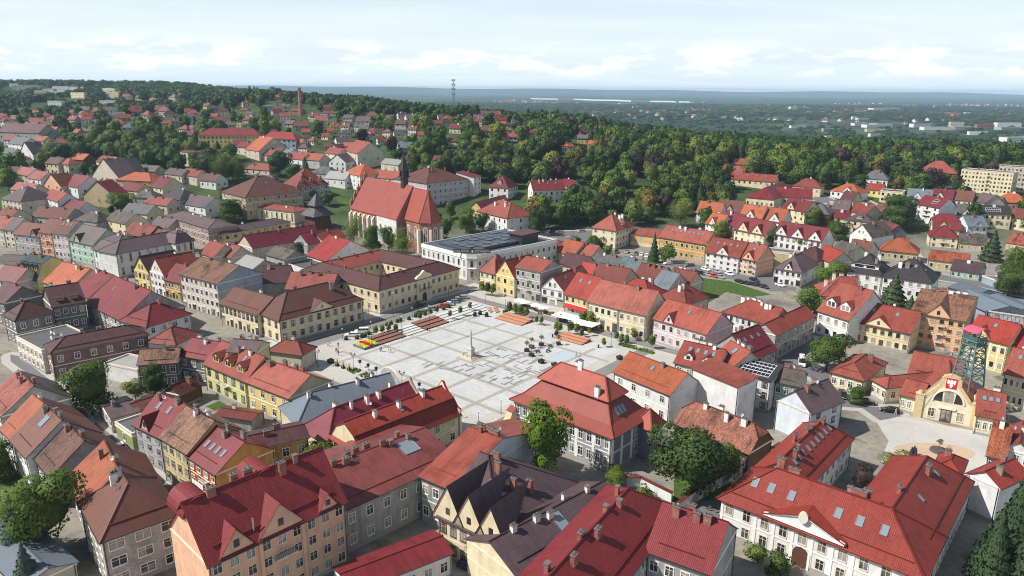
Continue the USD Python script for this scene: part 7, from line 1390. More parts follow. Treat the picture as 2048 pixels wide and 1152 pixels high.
 for i, (a, b) in enumerate(n_):
  a, b = np.array(a, float), np.array(b, float); d = (b - a) / np.linalg.norm(b - a); Fa = Face(a, d, (d[1], -d[0])); Ln = np.linalg.norm(b - a)
  for s in ((.3, .75) if i == 0 else (.5,)): gothic(Fa, Ln * s, 4.5, 11.0, 1.7, P)
  m = MB(); Fa.block(m, Ln - .55, -3, Ln + .55, 11.0, 1.5); m.out(P, 'buttress', stone)
 for i in range(3): x_ = 10 + i * 8; roof_window(P, polys, x_, D * .3, .9, 1.0, kind='vent')
 # ridge turret
 dk = plain('dark_lead', srgb(48, 44, 46), .6); X, Z = W - 8.0, rh - 2
 Q = MB(); Q.box(X - 1.45, c - 1.45, Z - 3, X + 1.45, c + 1.45, Z + 5.5).out(P, 'turret', dk)
 m = MB(); m.taper(X - 2.3,c - 2.3,Z + 5.5,X + 2.3,c + 2.3,Z + 6.1,.98).box(X - 1.2,c - 1.2,Z + 6,X + 1.2,c + 1.2,Z + 9.5).taper(X - 1.9,c - 1.9,Z + 9.0,X + 1.9,c + 1.9,Z + 18.5,.03)
 for sx in (-1, 1):
  for sy in (-1, 1): m.taper(X + sx * 1.5 - .45, c + sy * 1.5 - .45, Z + 6, X + sx * 1.5 + .45, c + sy * 1.5 + .45, Z + 11.0, .05)
 m.cyl(X, c, Z + 18, Z + 20.5, .08, .05, 6); m.out(P, 'spire', dk)
def belfry():
 x, y, z, H = SPOT['belfry']
 P = thing('bell_tower', 'dark timber bell tower with shingled roofs and a pointed top', 'bell tower', (x, y, z), 48)
 wd = plain('dark_timber', srgb(86, 58, 48), .8, var=.3, scale=1.5); sh = roof_mat('old_gry')
 MB().taper(-6, -6, -1, 6, 6, 9, .8).out(P, 'tower_wall', wd)
 for (r0, z0, r1, z1, n) in ((7.2, 8.5, 3.2, 12.5, 'skirt_roof'), (3.9, 14.0, .15, 20.5, 'spire_roof')):
  a = [(-r0, -r0), (r0, -r0), (r0, r0), (-r0, r0)]; b = [(-r1, -r1), (r1, -r1), (r1, r1), (-r1, r1)]
  slab(P, n, [[(*a[i], z0), (*a[(i + 1) % 4], z0), (*b[(i + 1) % 4], z1), (*b[i], z1)] for i in range(4)], sh, .2)
 MB().box(-2.7, -2.7, 12, 2.7, 2.7, 14.2).out(P, 'belfry_stage', wd)
 m = MB()
 for i in range(9):
  for s in ((-1, 0), (0, -1)):
   a = -5.4 + i * 1.35
   if s[0]: m.bar((-6.05, a, -1), (-4.9, a * .8, 9), .06)
   else: m.bar((a, -6.05, -1), (a * .8, -4.9, 9), .06)
 m.out(P, 'board_batten', wd)
def brick_chimney():
 x, y, z, H = SPOT['chimney']
 P = thing('factory_chimney', 'tall tapering red brick factory chimney on the hill', 'chimney', (x, y, z))
 bm = brickwall('stack',srgb(176,104,88)); MB().cyl(0,0,-2,H - 4,2.3,1.5,20).out(P,'shaft',bm); MB().cyl(0,0,H - 4,H - 3,1.5,1.95,20).cyl(0,0,H - 3,H,1.95,1.8,20).out(P,'crown',bm)
 m = MB()
 for i in range(3): m.cyl(0, 0, H * (.3 + .2 * i), H * (.3 + .2 * i) + .3, 2.28 - .8 * (.3 + .2 * i), None, 20)
 m.out(P, 'iron_band', trim('d'))
def masts():
 for key,lab,r in (('mast','tall grey telecom mast with antennas on the wooded ridge',1.5),('mast_left','slim lattice mast between the trees at the left',.5)):
  x, y, z, H = SPOT[key]; st = plain('mast_steel', srgb(120, 126, 132), .5, .3)
  P = thing('telecom_mast', lab, 'mast', (x, y, z))
  m = MB()
  for i in range(3):
   a = 2 * math.pi * i / 3; m.bar((r * math.cos(a), r * math.sin(a), 0), (r * .5 * math.cos(a), r * .5 * math.sin(a), H * .96), .12)
   b = 2 * math.pi * (i + 1) / 3
   for k in range(14):
    f0,f1 = 1 - .5 * k / 14,1 - .5 * (k + 1) / 14; m.bar((r * f0 * math.cos(a),r * f0 * math.sin(a),H * .96 * k / 14),(r * f1 * math.cos(b),r * f1 * math.sin(b),H * .96 * (k + 1) / 14),.07)
  m.out(P, 'lattice', st)
  for zz in ((.55, .7, .82, .95) if key == 'mast' else (.95,)):
   m = MB()
   for i in range(6): a = i * math.pi / 3; m.box(r * 1.2 * math.cos(a) - .25,r * 1.2 * math.sin(a) - .25,H * zz,r * 1.2 * math.cos(a) + .25,r * 1.2 * math.sin(a) + .25,H * zz + 2.2)
   m.cyl(0, 0, H * zz + .9, H * zz + 1.2, r * 1.3, None, 10); m.out(P, 'antenna_ring', trim('g'))
  MB().cyl(0, 0, H * .9, H, .1, .06, 6).out(P, 'tip', st)
def monument():
 P = thing('monument', 'white stone column monument on a stepped base in the middle of the square', 'monument', (-12.5, 206.4, .1), -41, None, .78)
 st = plain('monument_stone', srgb(190, 187, 180), .7, var=.2, scale=2)
 m = MB()
 for i, s in enumerate((3.4, 2.7, 2.1)): m.box(-s, -s, .22 * i, s, s, .22 * (i + 1))
 m.out(P, 'steps', plain('monument_steps', srgb(196, 182, 168), .8))
 MB().box(-1.25,-1.25,.66,1.25,1.25,1.5).box(-1.0,-1.0,1.5,1.0,1.0,3.6).taper(-1.3,-1.3,3.6,1.3,1.3,3.9,.9).taper(-.7,-.7,3.9,.7,.7,4.6,.8).out(P,'pedestal',st)
 MB().cyl(0, 0, 4.6, 9.4, .48, .38, 16).cyl(0, 0, 9.4, 9.8, .4, .65, 12).out(P, 'column', st)
 import manifold3d as mf
 def ball(p, r): return mf.Manifold.sphere(r, 12).translate(p)
 def limb(a, ra, b, rb): return mf.Manifold.batch_hull([ball(a, ra), ball(b, rb)])
 f = limb((0,0,9.9),.42,(0,0,11.0),.26) + limb((0,0,11.0),.28,(0,0,11.4),.2) + ball((0,-.02,11.75),.19) + limb((.25,0,11.35),.1,(.3,-.25,10.9),.08) + limb((-.25,0,11.35),.1,(-.12,-.35,11.2),.08)
 put_tm(P, 'statue', f, st, smooth=40)
 m = MB()
 for s in (-1, 1):
  for k in (-1, 0, 1): m.bar((s * 2.2, k * 2.2, .66), (s * 2.2, k * 2.2, 1.7), .07); m.bar((k * 2.2, s * 2.2, .66), (k * 2.2, s * 2.2, 1.7), .07)
  m.bar((s * 2.2, -2.2, 1.6), (s * 2.2, 2.2, 1.6), .05); m.bar((-2.2, s * 2.2, 1.6), (2.2, s * 2.2, 1.6), .05)
 m.out(P, 'railing', trim('b'))
def crimson_house():
 r = list(SPECIAL['CRIM']); a = math.radians(r[6]); Dw = 13.5; L = 26.0; r[8] = Dw; building(tuple(r))
 l = list(r); l[1] = 'long left wing of the crimson roofed corner house at the bottom edge'; l[4],l[5] = r[4] + L * math.sin(a),r[5] - L * math.cos(a); l[6] = r[6] + 90; l[7] = L + Dw + .5; l[10] -= .05; l[11] = 'hr'; l[16] = dict(r[16],f='3x9',ch=7); building(tuple(l))
def garden_walls():
 for key,lab,h,arch in (('garden_wall','white garden wall with blind arches and red coping along the sloping street',2.6,True),('garden_wall2','white garden wall with red tiled coping and gate behind the museum',2.2,False)):
  P = thing('garden_wall', lab, 'wall', (0, 0, 0)); pts = [np.array(p) for p in SPOT[key]]
  for a, b in zip(pts[:-1], pts[1:]):
   d = b - a; n = np.linalg.norm(d); d /= n; F = Face(a,d,(d[1],-d[0])); m = MB(); F.block(m,0,-.5,n,h,.2,-.2); q = m.out(P,'wall_panel',wall_mat('whi')); m = MB(); F.block(m,-.1,h,n + .1,h + .18,.38,-.38); m.out(q,'coping',roof_mat('tile_red'))
   if arch:
    for k in range(int(n // 4.2)): g = MB(); F.arch(g, 1 + k * 4.2, .1, 3.6 + k * 4.2, .9, .215, .15); g.out(q, 'blind_arch', trim('g'))
def peach_extras():
 b = [r for r in BUILDINGS if 'bright crimson tile' in r[1]][0]; P, polys, rh = PATHS[b[1]]; W, D, h = b[7], b[8], b[10]; RM = roof_mat(b[14])
 for x in (W * .09, W * .56):                      # barrel roofed dormers on the rear slope
  n = 12; t = np.linspace(0, math.pi, n); r = 2.5; z = rh - 2.7; A = [(x + r * math.cos(a), z + (r + .3) * math.sin(a)) for a in t]
  q = slab(P,'barrel_dormer',[[(*A[i][:1],D * .5 - .4,A[i][1]),(*A[i + 1][:1],D * .5 - .4,A[i + 1][1]),(*A[i + 1][:1],D * .92,A[i + 1][1]),(*A[i][:1],D * .92,A[i][1])] for i in range(n - 1)],RM,.15)
  m = MB(); m.add([(a, D * .5 - .2, c) for a, c in A], [tuple(range(n))]); m.out(q, 'dormer_front', RM)
  m = MB(); m.add([(x - 1.3,D * .5 - .26,z + .3),(x + 1.3,D * .5 - .26,z + .3),(x + 1.1,D * .5 - .26,z + 2.0),(x - 1.1,D * .5 - .26,z + 2.0)],[(0,1,2,3)]); m.out(q,'pane',SKYGLASS())
 F = Face((0, 0), (1, 0), (0, -1)); c = W * .5
 m = MB(); F.block(m, c - 1.9, h - 4.6, c + 1.9, h - 4.4, 1.2); k = m.out(P, 'balcony', trim('l')); m = MB()
 for x in np.linspace(c - 1.8, c + 1.8, 13): F.block(m, x - .03, h - 4.4, x + .03, h - 3.5, 1.15, 1.1)
 F.block(m, c - 1.9, h - 3.5, c + 1.9, h - 3.43, 1.18, 1.08); m.out(k, 'railing', trim('d'))
 for x in (W * .345, W * .655): m = MB(); F.block(m, x - .3, 0, x + .3, h - .3, .35); m.out(P, 'lesene', wall_mat('pch'))
 MB().cyl(W * .335, 1.2, h, h + 3.2, .16, None, 8).out(P, 'steel_flue', plain('steel_flue', srgb(200, 204, 208), .25, .8))
for f in (peach_extras,crimson_house,garden_walls,town_hall,gallery,square_houses,museum,mine_hall,headframe,college,church,belfry,brick_chimney,masts,monument): f()
# ---------------------------------------------------------------- ground
def ground():
 n = {'g': ('geometry',{}),'sep': ('separate_xyz',{}),'n1': ('noise_texture',{'scale': 0.05,'detail': 6.0,'roughness': 0.6}),'n2': ('noise_texture',{'scale': 0.6,'detail': 5.0}),
  'town': ('rgb_ramp',{'ramp': [(0.30,srgb(96,92,88)),(0.46,srgb(134,128,120)),(0.60,srgb(146,139,128)),(0.66,srgb(92,100,62)),(0.8,srgb(70,88,46))]}),
  'n3': ('noise_texture', {'scale': 0.0016, 'detail': 8.0, 'roughness': 0.62}),
  'fld': ('rgb_ramp',{'ramp': [(0.30,(0.016,0.034,0.016)),(0.50,(0.022,0.044,0.02)),(0.56,(0.04,0.07,0.03)),(0.60,(0.08,0.11,0.05)),(0.63,(0.022,0.045,0.02)),(0.70,(0.10,0.11,0.06)),(0.74,(0.02,0.042,0.018))]}),
  'hil': ('rgb_ramp', {'ramp': [(0.35, (0.03, 0.05, 0.018)), (0.6, (0.06, 0.095, 0.03))]}),
  'd1': ('map_range',{'range_type': 'smoothstep','from_min': 340.0,'from_max': 440.0}),'d2': ('map_range',{'range_type': 'smoothstep','from_min': 1100.0,'from_max': 1700.0}),
  'm1': ('mix',{}),'m2': ('mix',{}),'mm': ('mix',{'mix_type': 'multiply','fac': 1.0}),'rr': ('rgb_ramp',{'ramp': [(0.3,(0.8,) * 3),(0.7,(1.12,) * 3)]}),
  'p': ('principled_bsdf', {'roughness': 0.9, 'specular_ior_level': 0.15})}
 l = [('g.position','n1.vector'),('g.position','n2.vector'),('g.position','n3.vector'),('g.position','sep.vector'),('n1.fac','town.fac'),('n1.fac','hil.fac'),('n3.fac','fld.fac'),('sep.y','d1.value'),('sep.y','d2.value'),
  ('town.color','m1.color1'),('hil.color','m1.color2'),('d1.result','m1.fac'),('m1.color','m2.color1'),('fld.color','m2.color2'),('d2.result','m2.fac'),('n2.fac','rr.fac'),('m2.color','mm.color1'),('rr.color','mm.color2'),('mm.color','p.base_color')]
 mat = material('ground', n, l)
 d = np.concatenate([np.linspace(-150, 380, 28), np.linspace(400, 1100, 71)[0:], np.linspace(1115, 2700, 80), np.geomspace(2800, 16500, 80)])
 s = np.linspace(-1.35, 1.35, 181)
 X = np.array([[k * max(v, 260) for k in s] for v in d]); Y = np.repeat(d[:, None], len(s), 1)
 Z = terrain(X, Y)
 n_, m_ = X.shape; i, j = np.meshgrid(np.arange(n_ - 1), np.arange(m_ - 1), indexing='ij'); a = i * m_ + j
 f = np.stack([a, a + 1, a + m_ + 1, a + m_], -1).reshape(-1, 4)
 v = np.stack([X, Y, Z], -1).reshape(-1, 3)
 _, _, nr = meshkit.arrays((v, f), True)
 tag(stage.GetPrimAtPath(put('/World', 'ground', v, f, mat, nrm=nr)), kind='structure')
ground()
def sheet(name, poly, z, mat, label=None, kind='structure'):
 """A flat sheet following the ground, z above it."""
 from shapely.geometry import Polygon
 P = Polygon(poly).buffer(0)
 if P.is_empty: return
 if P.geom_type != 'Polygon': P = max(P.geoms, key=lambda g: g.area)
 P = P.segmentize(12.0)
 v, f = trimesh.creation.triangulate_polygon(P, engine='earcut')
 zz = terrain(v[:, 0], v[:, 1]) + z
 if v[:, 1].max() > 385: zz += .15
 path = put('/World', name, np.c_[v, zz], np.asarray(f), mat)
 tag(stage.GetPrimAtPath(path), kind=kind)
 return path
ASPHALT = plain('asphalt', srgb(104, 103, 104), .85, var=.14, scale=.8)
PAVE = plain('pavement', srgb(168, 164, 156), .85, var=.12, scale=1.6)
GRASS = material('grass',{'g': ('geometry',{}),'n': ('noise_texture',{'scale': .8,'detail': 6.0}),'r': ('rgb_ramp',{'ramp': [(.3,(0.035,0.07,0.015)),(.55,(0.065,0.115,0.025)),(.75,(0.11,0.14,0.045))]}),'b': ('noise_texture',{'scale': 9.0,'detail': 3.0}),'bu': ('bump',{'strength': .6,'distance': .08}),'p': ('principled_bsdf',{'roughness': .9,'specular_ior_level': .1})},
    [('g.position','n.vector'),('n.fac','r.fac'),('r.color','p.base_color'),('g.position','b.vector'),('b.fac','bu.height'),('bu.normal','p.normal')])
from shapely.geometry import Polygon as _Pg
for i, (nm, poly) in enumerate(SPOT['road']):
 if nm in ('street', 'lane'):
  g_ = _Pg(poly).buffer(0).buffer(2.2); g_ = g_ if g_.geom_type == 'Polygon' else max(g_.geoms, key=lambda q: q.area)
  sheet('pavement', list(g_.exterior.coords)[:-1], .005 + .0007 * i, PAVE)
 sheet(nm, poly,   .018 + .0045 * i, PAVE if nm == 'yard' else ASPHALT)
for i, (nm, poly) in enumerate(SPOT['lawn']): sheet('lawn', poly, .05 + .0045 * i, GRASS)
# ---------------------------------------------------------------- trees
def leaf_mat(key, dark, mid, light, trans=.34):
 return material('leaves_' + key,{'g': ('geometry',{}),'oi': ('object_info',{}),'n': ('noise_texture',{'scale': .22,'detail': 3.0}),'a': ('math',{'math_type': 'multiply_add','value2': .38}),'b': ('math',{'math_type': 'multiply_add','value2': .38}),'c': ('math',{'math_type': 'multiply','value2': .42}),
     'r': ('rgb_ramp',{'ramp': [(.18,dark),(.5,mid),(.82,light)]}),'p': ('principled_bsdf',{'roughness': .6,'specular_ior_level': .22}),'t': ('translucent_bsdf',{}),'m': ('mix_closure',{'fac': trans})},
     [('g.random_per_island','a.value1'),('n.fac','c.value1'),('c.value','a.value3'),('oi.random','b.value1'),('a.value','b.value3'),('g.position','n.vector'),('b.value','r.fac'),('r.color','p.base_color'),('r.color','t.color'),('p.BSDF','m.closure1'),('t.BSDF','m.closure2')],'m.closure')
LEAF = {'oak': leaf_mat('oak',(0.033,0.066,0.018),(0.072,0.124,0.027),(0.141,0.203,0.044)),'maple': leaf_mat('maple',(0.056,0.100,0.020),(0.118,0.191,0.034),(0.238,0.255,0.056)),
  'ash': leaf_mat('ash',(0.113,0.180,0.027),(0.210,0.255,0.044),(0.270,0.255,0.070)),'locust': leaf_mat('locust',(0.077,0.139,0.016),(0.141,0.232,0.024),(0.218,0.270,0.040),.4),'birch': leaf_mat('birch',(0.097,0.144,0.033),(0.183,0.239,0.053),(0.270,0.255,0.084)),
  'autumn': leaf_mat('autumn',(0.113,0.107,0.024),(0.238,0.180,0.040),(0.270,0.239,0.056)),'spruce': leaf_mat('spruce',(0.028,0.052,0.022),(0.056,0.096,0.036),(0.097,0.144,0.053),.1),'bspruce': leaf_mat('bspruce',(0.056,0.096,0.073),(0.127,0.180,0.140),(0.238,0.255,0.220),.1),
  'copper': leaf_mat('copper',(0.051,0.034,0.033),(0.101,0.063,0.056),(0.168,0.107,0.084)),'poplar': leaf_mat('poplar',(0.056,0.100,0.024),(0.118,0.180,0.040),(0.210,0.255,0.064)),'bush': leaf_mat('bush',(0.070,0.121,0.024),(0.141,0.215,0.040),(0.253,0.255,0.060)),'far': leaf_mat('far',(0.028,0.053,0.017),(0.056,0.095,0.024),(0.109,0.151,0.036))}
BARK = plain('bark', (0.075, 0.058, 0.045), .9, var=.3)
def crown(rng, shape, n, leaf, lobes=17):
 """Leaf quads on uneven lobes inside a crown of unit height and width (z from 0 to 1); normals turn outward so that clumps shade as clumps."""
 V, N = [], []
 if shape == 'cone':
  t = rng.random(n) ** .62; z = 1 - t; a = rng.random(n) * 6.283; lay = .82 + .18 * np.sin(z * 46 + a * 1.0)
  r = .5 * t * lay * (0.72 + .38 * rng.random(n)); c = np.stack([r * np.cos(a),r * np.sin(a),z * .96 + .02],1); nr = np.stack([np.cos(a),np.sin(a),np.full(n,.55)],1)
 else:
  L = []
  for i in range(lobes):
   if shape == 'col': zc = rng.uniform(.12, .88); rr = .30; off = .12 * (1 - abs(zc - .4))
   else: zc = rng.uniform(.14, .82); rr = rng.uniform(.13, .24); off = rng.uniform(.12, .36) * math.sqrt(max(.05, 1 - ((zc - .46) / .62) ** 2))
   a = 2.4 * i + rng.uniform(-.5, .5); L.append((off * math.cos(a), off * math.sin(a), zc, rr))
  if shape != 'col': L += [(0, 0, .5, .32), (.04, -.03, .78, .2)]
  L = np.array(L); k = rng.choice(len(L), n, p=L[:, 3] ** 2 / (L[:, 3] ** 2).sum())
  d = rng.normal(size=(n, 3)); d /= np.linalg.norm(d, axis=1)[:, None]; d[:, 2] = np.where((d[:, 2] < -.3) & (rng.random(n) < .4), -d[:, 2], d[:, 2])
  rad = L[k, 3] * (0.80 + .30 * rng.random(n) ** 1.5)
  sc = np.array([1, 1, .8 if shape != 'weep' else 1.25]); c = L[k, :3] + d * rad[:, None] * sc
  if shape == 'weep': c[:, 2] -= .10 * rng.random(n) * (np.hypot(c[:, 0], c[:, 1]) > .25)
  nr = d * .8 + (c - [0, 0, .42]) * .9
 nr /= np.linalg.norm(nr, axis=1)[:, None]
 q = nr + rng.normal(size=(n, 3)) * .55; q /= np.linalg.norm(q, axis=1)[:, None]; q *= np.where((q * nr).sum(1) < 0, -1, 1)[:, None]
 u = np.cross(q, rng.normal(size=(n, 3))); u /= np.linalg.norm(u, axis=1)[:, None]; w = np.cross(q, u)
 s = leaf * rng.uniform(.6, 1.35, n)[:, None]
 if shape == 'weep': u = u * .6; w = w * .7
 V = np.stack([c - u * s * .5, c - w * s * .45 + u * s * .1, c + u * s * .5, c + w * s * .55 - u * s * .1], 1).reshape(-1, 3)
 return V, np.arange(4 * n).reshape(-1, 4), np.repeat(nr, 4, 0)
def core(rng, shape):
 m = trimesh.creation.icosphere(2, 1.0); v = m.vertices
 if shape == 'cone':
  v = v * [.30, .30, .46] + [0, 0, .44]; k = np.clip(1 - v[:, 2], 0.05, 1); v[:, :2] *= k[:, None] * 1.25
 elif shape == 'col': v = v * [.24, .24, .42] + [0, 0, .5]
 else: v = v * [.33, .33, .28] * (0.80 + .28 * meshkit.noise(v * 2.2, int(rng.integers(0, 99))))[:, None] + [0, 0, .52]
 return v, np.asarray(m.faces)
KIND = {'oak': ('round',.1),'maple': ('round',.1),'ash': ('round',.14),'locust': ('round',.16),'birch': ('weep',.1),'autumn': ('round',.1),'spruce': ('cone',.02),'bspruce': ('cone',.02),'copper': ('round',.12),'poplar': ('col',.1),'bush': ('round',.02),'far': ('round',.1)}
def tree_proto(name, sp, n, leaf, seed):
 """A tree 1 m tall and 1 m wide."""
 rng = np.random.default_rng(seed); shape, bare = KIND[sp]; P = proto(name)
 V, f, N = crown(rng, shape, n, leaf); k = 1 - bare
 V = V * [1, 1, k] + [0, 0, bare * .75]
 cv,cf = core(rng,shape); cv = cv * [1,1,k] + [0,0,bare * .75]; ck = np.where(np.array([sp in ('locust','birch')] * 1)[0],.62,.9); c0 = cv.mean(0); cv = (cv - c0) * ck + c0
 f4 = np.concatenate([np.c_[f[:, [0, 1, 2]]], f[:, [0, 2, 3]], cf + len(V)])
 cn = cv - c0; cn /= np.linalg.norm(cn, axis=1)[:, None]
 put(P, 'crown', np.concatenate([V, cv]), f4, LEAF[sp], nrm=np.concatenate([N, cn]))
 m = MB(); m.cyl(0, 0, -.06, .45, .022, .012, 7)
 if shape != 'cone':
  for i in range(5): a = i * 1.256 + seed; m.bar((0, 0, .25 + .03 * i), (.22 * math.cos(a), .22 * math.sin(a), .52 + .04 * i), .006)
 else: m.cyl(0, 0, .4, .9, .012, .003, 6)
 m.out(P, 'trunk', BARK)
 return P
NEAR = {s: [tree_proto(f'near_{s}_{i}',s,n,lf,11 + i * 7) for i in range(2)] for s,n,lf in (('oak',9500,.032),('maple',9000,.032),('ash',6500,.035),('locust',6500,.038),('birch',6000,.035),('spruce',4200,.045),('bspruce',4200,.042),('copper',2200,.05),('bush',1500,.07),('poplar',1500,.05))}
MID = {s: [tree_proto(f'mid_{s}_{i}',s,1100,.085,31 + i * 5) for i in range(k)] for s,k in (('oak',3),('maple',3),('ash',2),('birch',2),('autumn',2),('spruce',2),('copper',1),('poplar',1))}
FAR = [tree_proto(f'far_{i}', s, 260, .17, 51 + i) for i, s in enumerate(('far', 'far', 'oak', 'maple', 'far', 'spruce'))]
for i, (x, y, z, h, w, sp, lab) in enumerate(TREES):
 w = min(w, h * 1.15); pr = NEAR[sp][i % 2]
 cat = 'shrub' if sp == 'bush' else 'tree'
 copy_of(pr,{'bush': 'shrub','spruce': 'spruce_tree','bspruce': 'spruce_tree'}.get(sp,'tree'),lab,cat,(x,y,z - .2),(i * 77) % 360,None,(w * 1.02,w * 1.02,h))
# scattered wood: the nearest trees one by one, the rest as woodland
def scatter():
 rng = np.random.default_rng(9)
 B = np.array([(b[4] + .5 * (b[7] * math.cos(math.radians(b[6])) - b[8] * math.sin(math.radians(b[6]))),b[5] + .5 * (b[7] * math.sin(math.radians(b[6])) + b[8] * math.cos(math.radians(b[6]))),.52 * math.hypot(b[7],b[8]) + 2.5) for b in BUILDINGS + [SPECIAL['NAVE'],SPECIAL['GALLERY']]]
    + [(h[0],h[1],h[3] * .6 + 3.0) for h in FAR_HOUSES] + [(b[0],b[1] + 6,b[3] * .5 + 6) for b in FAR_BLOCKS] + [(t[0],t[1],5) for t in TREES] + [(*SPOT[k][:2],8) for k in ('chimney','mast_left')])
 from shapely.geometry import Polygon, Point
 from shapely.prepared import prep
 bad = [prep(Polygon(p).buffer(1.5)) for _, p in SPOT['road'] + SPOT['lawn'] if max(q[1] for q in p) > 360]
 from scipy.spatial import cKDTree
 kd = cKDTree(B[:, :2])
 def clear(x, y, z=None):
  """Neither on a building nor right in front of one."""
  for k in kd.query_ball_point((x, y), 34 if y < 560 else 62 if y < 1100 else 200):
   r = B[k, 2]; v = np.array([x, y]) - B[k, :2]
   if np.hypot(*v) < r: return False
   t = -v[1]                                   # nearer to the viewer than the house
   if y > 430 and 0 < t < (r + 14 if y < 560 else r + 44 if y < 1100 else r + 150) and abs(v[0] - v[1] * x / y) < r * .8: return False
  return not any(b.contains(Point(x, y)) for b in bad)
 out = []
 def fill(y0, y1, s, dens, col0=-250, col1=2300):
  y = y0
  while y < y1:
   for x in np.arange((col0 - 1024) / 1425 * y, (col1 - 1024) / 1425 * y, s):
    xx, yy = x + rng.uniform(-.45, .45) * s, y + rng.uniform(-.45, .45) * s
    col = 1024 + 1425 * xx / yy
    if rng.random() < dens(col, yy, xx) and clear(xx, yy): out.append((xx, yy, col, s))
   y += s
 nz = lambda x, y, k, s=3: float(meshkit.noise(np.array([x * k, y * k, .5]), s))
 def d1(c, y, x):                                    # town edge: gardens on the left, the park in the middle, the cemetery at right
  n = nz(x, y, .022)
  if 1050 < c < 1460 and y > 418: return .97 if n > .36 else .3
  if 1400 <= c < 1900 and y > 520: return .95 if n > .34 else .3
  if 1400 <= c and y > 470: return .6 if n > .45 else .12
  if 780 < c < 1060 and y > 500: return .95
  if 85 < c < 470 and 520 < y < 640: return .95
  if y > 560: return .7 if n > .5 else .1
  return .55 if n > .6 else .06
 fill(400, 700, 8.5, d1)
 fill(700,1150,10.5,lambda c,y,x: ((.97 if nz(x,y,.014,4) > .33 else .2) if c > 1050 else .85 if c > 880 or y > 900 and c > 640 else .72) * (1 if c < 1500 else .8) * (1 if c > 1050 or nz(x,y,.016) > .46 else .12))
 fill(1150, 2300, 17, lambda c, y, x: (.85 if nz(x, y, .006, 5) > .42 else .12) if c < 800 else (.5 if nz(x, y, .005, 6) > .45 else .06))
 fill(2300, 5200, 42, lambda c, y, x: .95 if nz(x, y, .0028, 8) > .47 else (.4 if nz(x, y, .0028, 8) > .36 else .08), -100, 2150)
 O = np.array(out); print('trees', len(O))
 Z = terrain(O[:, 0], O[:, 1])
 sp_of = lambda: ['oak','oak','maple','maple','oak','ash','birch','autumn','spruce','oak','poplar','maple','ash','oak','maple','copper','maple','ash','oak','maple'][rng.integers(0,20)]
 groups = {}
 order = np.argsort(O[:, 1])
 NAME = {'oak': ('dark green broad tree','broadleaf_tree'),'maple': ('mid green broad tree','broadleaf_tree'),'ash': ('light green tree','broadleaf_tree'),'birch': ('drooping pale birch','birch_tree'),'autumn': ('tree turning brown and yellow','broadleaf_tree'),'spruce': ('dark spruce','spruce_tree'),'copper': ('dark purple beech','broadleaf_tree'),'poplar': ('slender columnar tree','columnar_tree')}
 ANC = [(t,*((b[4],b[5]))) for b in BUILDINGS for k,t in (('white villa with crimson','the crimson villa at the park edge'),('tall cream villa','the tall cream villa'),('long beige park building','the long beige park building'),('white tenement with red','the white tenement'),('orange mansard','the orange mansard house'),('columned porch','the columned white house'),('old brick house','the old brick house'),('long five storey','the long apartment block'),
  ('white house with grey hipped','the grey hipped park house'),('ochre school house','the ochre school house'),('long yellow school','the yellow school'),('beige three storey gable','the beige gable house uphill'),('vivid orange hipped roof left of the church','the white villa left of the church'),('salmon hipped roof among','the bungalow among birches'),('white guest house','the white guest house'),('dark red' ,''),('maroon roof and grey walls','the shopping hall')) if k in b[1] and t]
 def zone(c, y):
  x = (c - 1024) / 1425 * y; k = min(range(len(ANC)), key=lambda i: (ANC[i][1] - x) ** 2 + (ANC[i][2] - y) ** 2); dc = c - (1024 + 1425 * ANC[k][1] / ANC[k][2])
  return ('left of ' if dc < -25 else 'right of ' if dc > 25 else 'behind ' if y > ANC[k][2] else 'in front of ') + ANC[k][0]
 cnt, stuff = 0, {}
 for k in order:
  x, y, c, s = O[k]; z = Z[k]
  if s < 9:
   sp = sp_of(); 
   if 85 < c < 470 and 520 < y < 640: sp = ['birch', 'maple', 'oak', 'oak'][rng.integers(0, 4)]
   if 1460 < c and sp in ('ash', 'birch') and rng.random() < .6: sp = 'oak'
   h = rng.uniform(8.5, 19.5) * (1.15 if y > 480 and c > 1050 else 1.0); w = h * rng.uniform(.62, .92) * (.5 if sp in ('spruce', 'poplar') else 1)
   if y < 470 and c < 1050: h *= .6; w *= .6
   if y > 640 and c > 1350: h *= .8
   P = MID[sp][rng.integers(0, len(MID[sp]))]
   if cnt < 290 and (c > -40 and c < 2090):
    cnt += 1; lab,nm = NAME[sp]; copy_of(P,nm,f'{lab} {zone(c, y)}','tree',(x,y,z - .3),rng.uniform(0,360),f'{lab}s {zone(c, y)}',(w,w,h)); continue
   stuff.setdefault('park_woodland', []).append((P, x, y, z - .3, w, h))
  else:
   nm = 'hillside_woodland' if y < 2300 else 'plain_woodland'
   low = y > 2300 or (y > 1150 and c > 800); h = rng.uniform(5,9) * (1.5 if y > 2600 else 1) if low else rng.uniform(11,18) if c > 1050 or y > 1150 else rng.uniform(8,14); w = h * rng.uniform(.75,1.05) * ((4.0 if y > 2300 else 2.2) if low else 1 if s < 12 else 1.3)
   stuff.setdefault(nm, []).append((FAR[rng.integers(0, len(FAR))], x, y, z - .3, w, h))
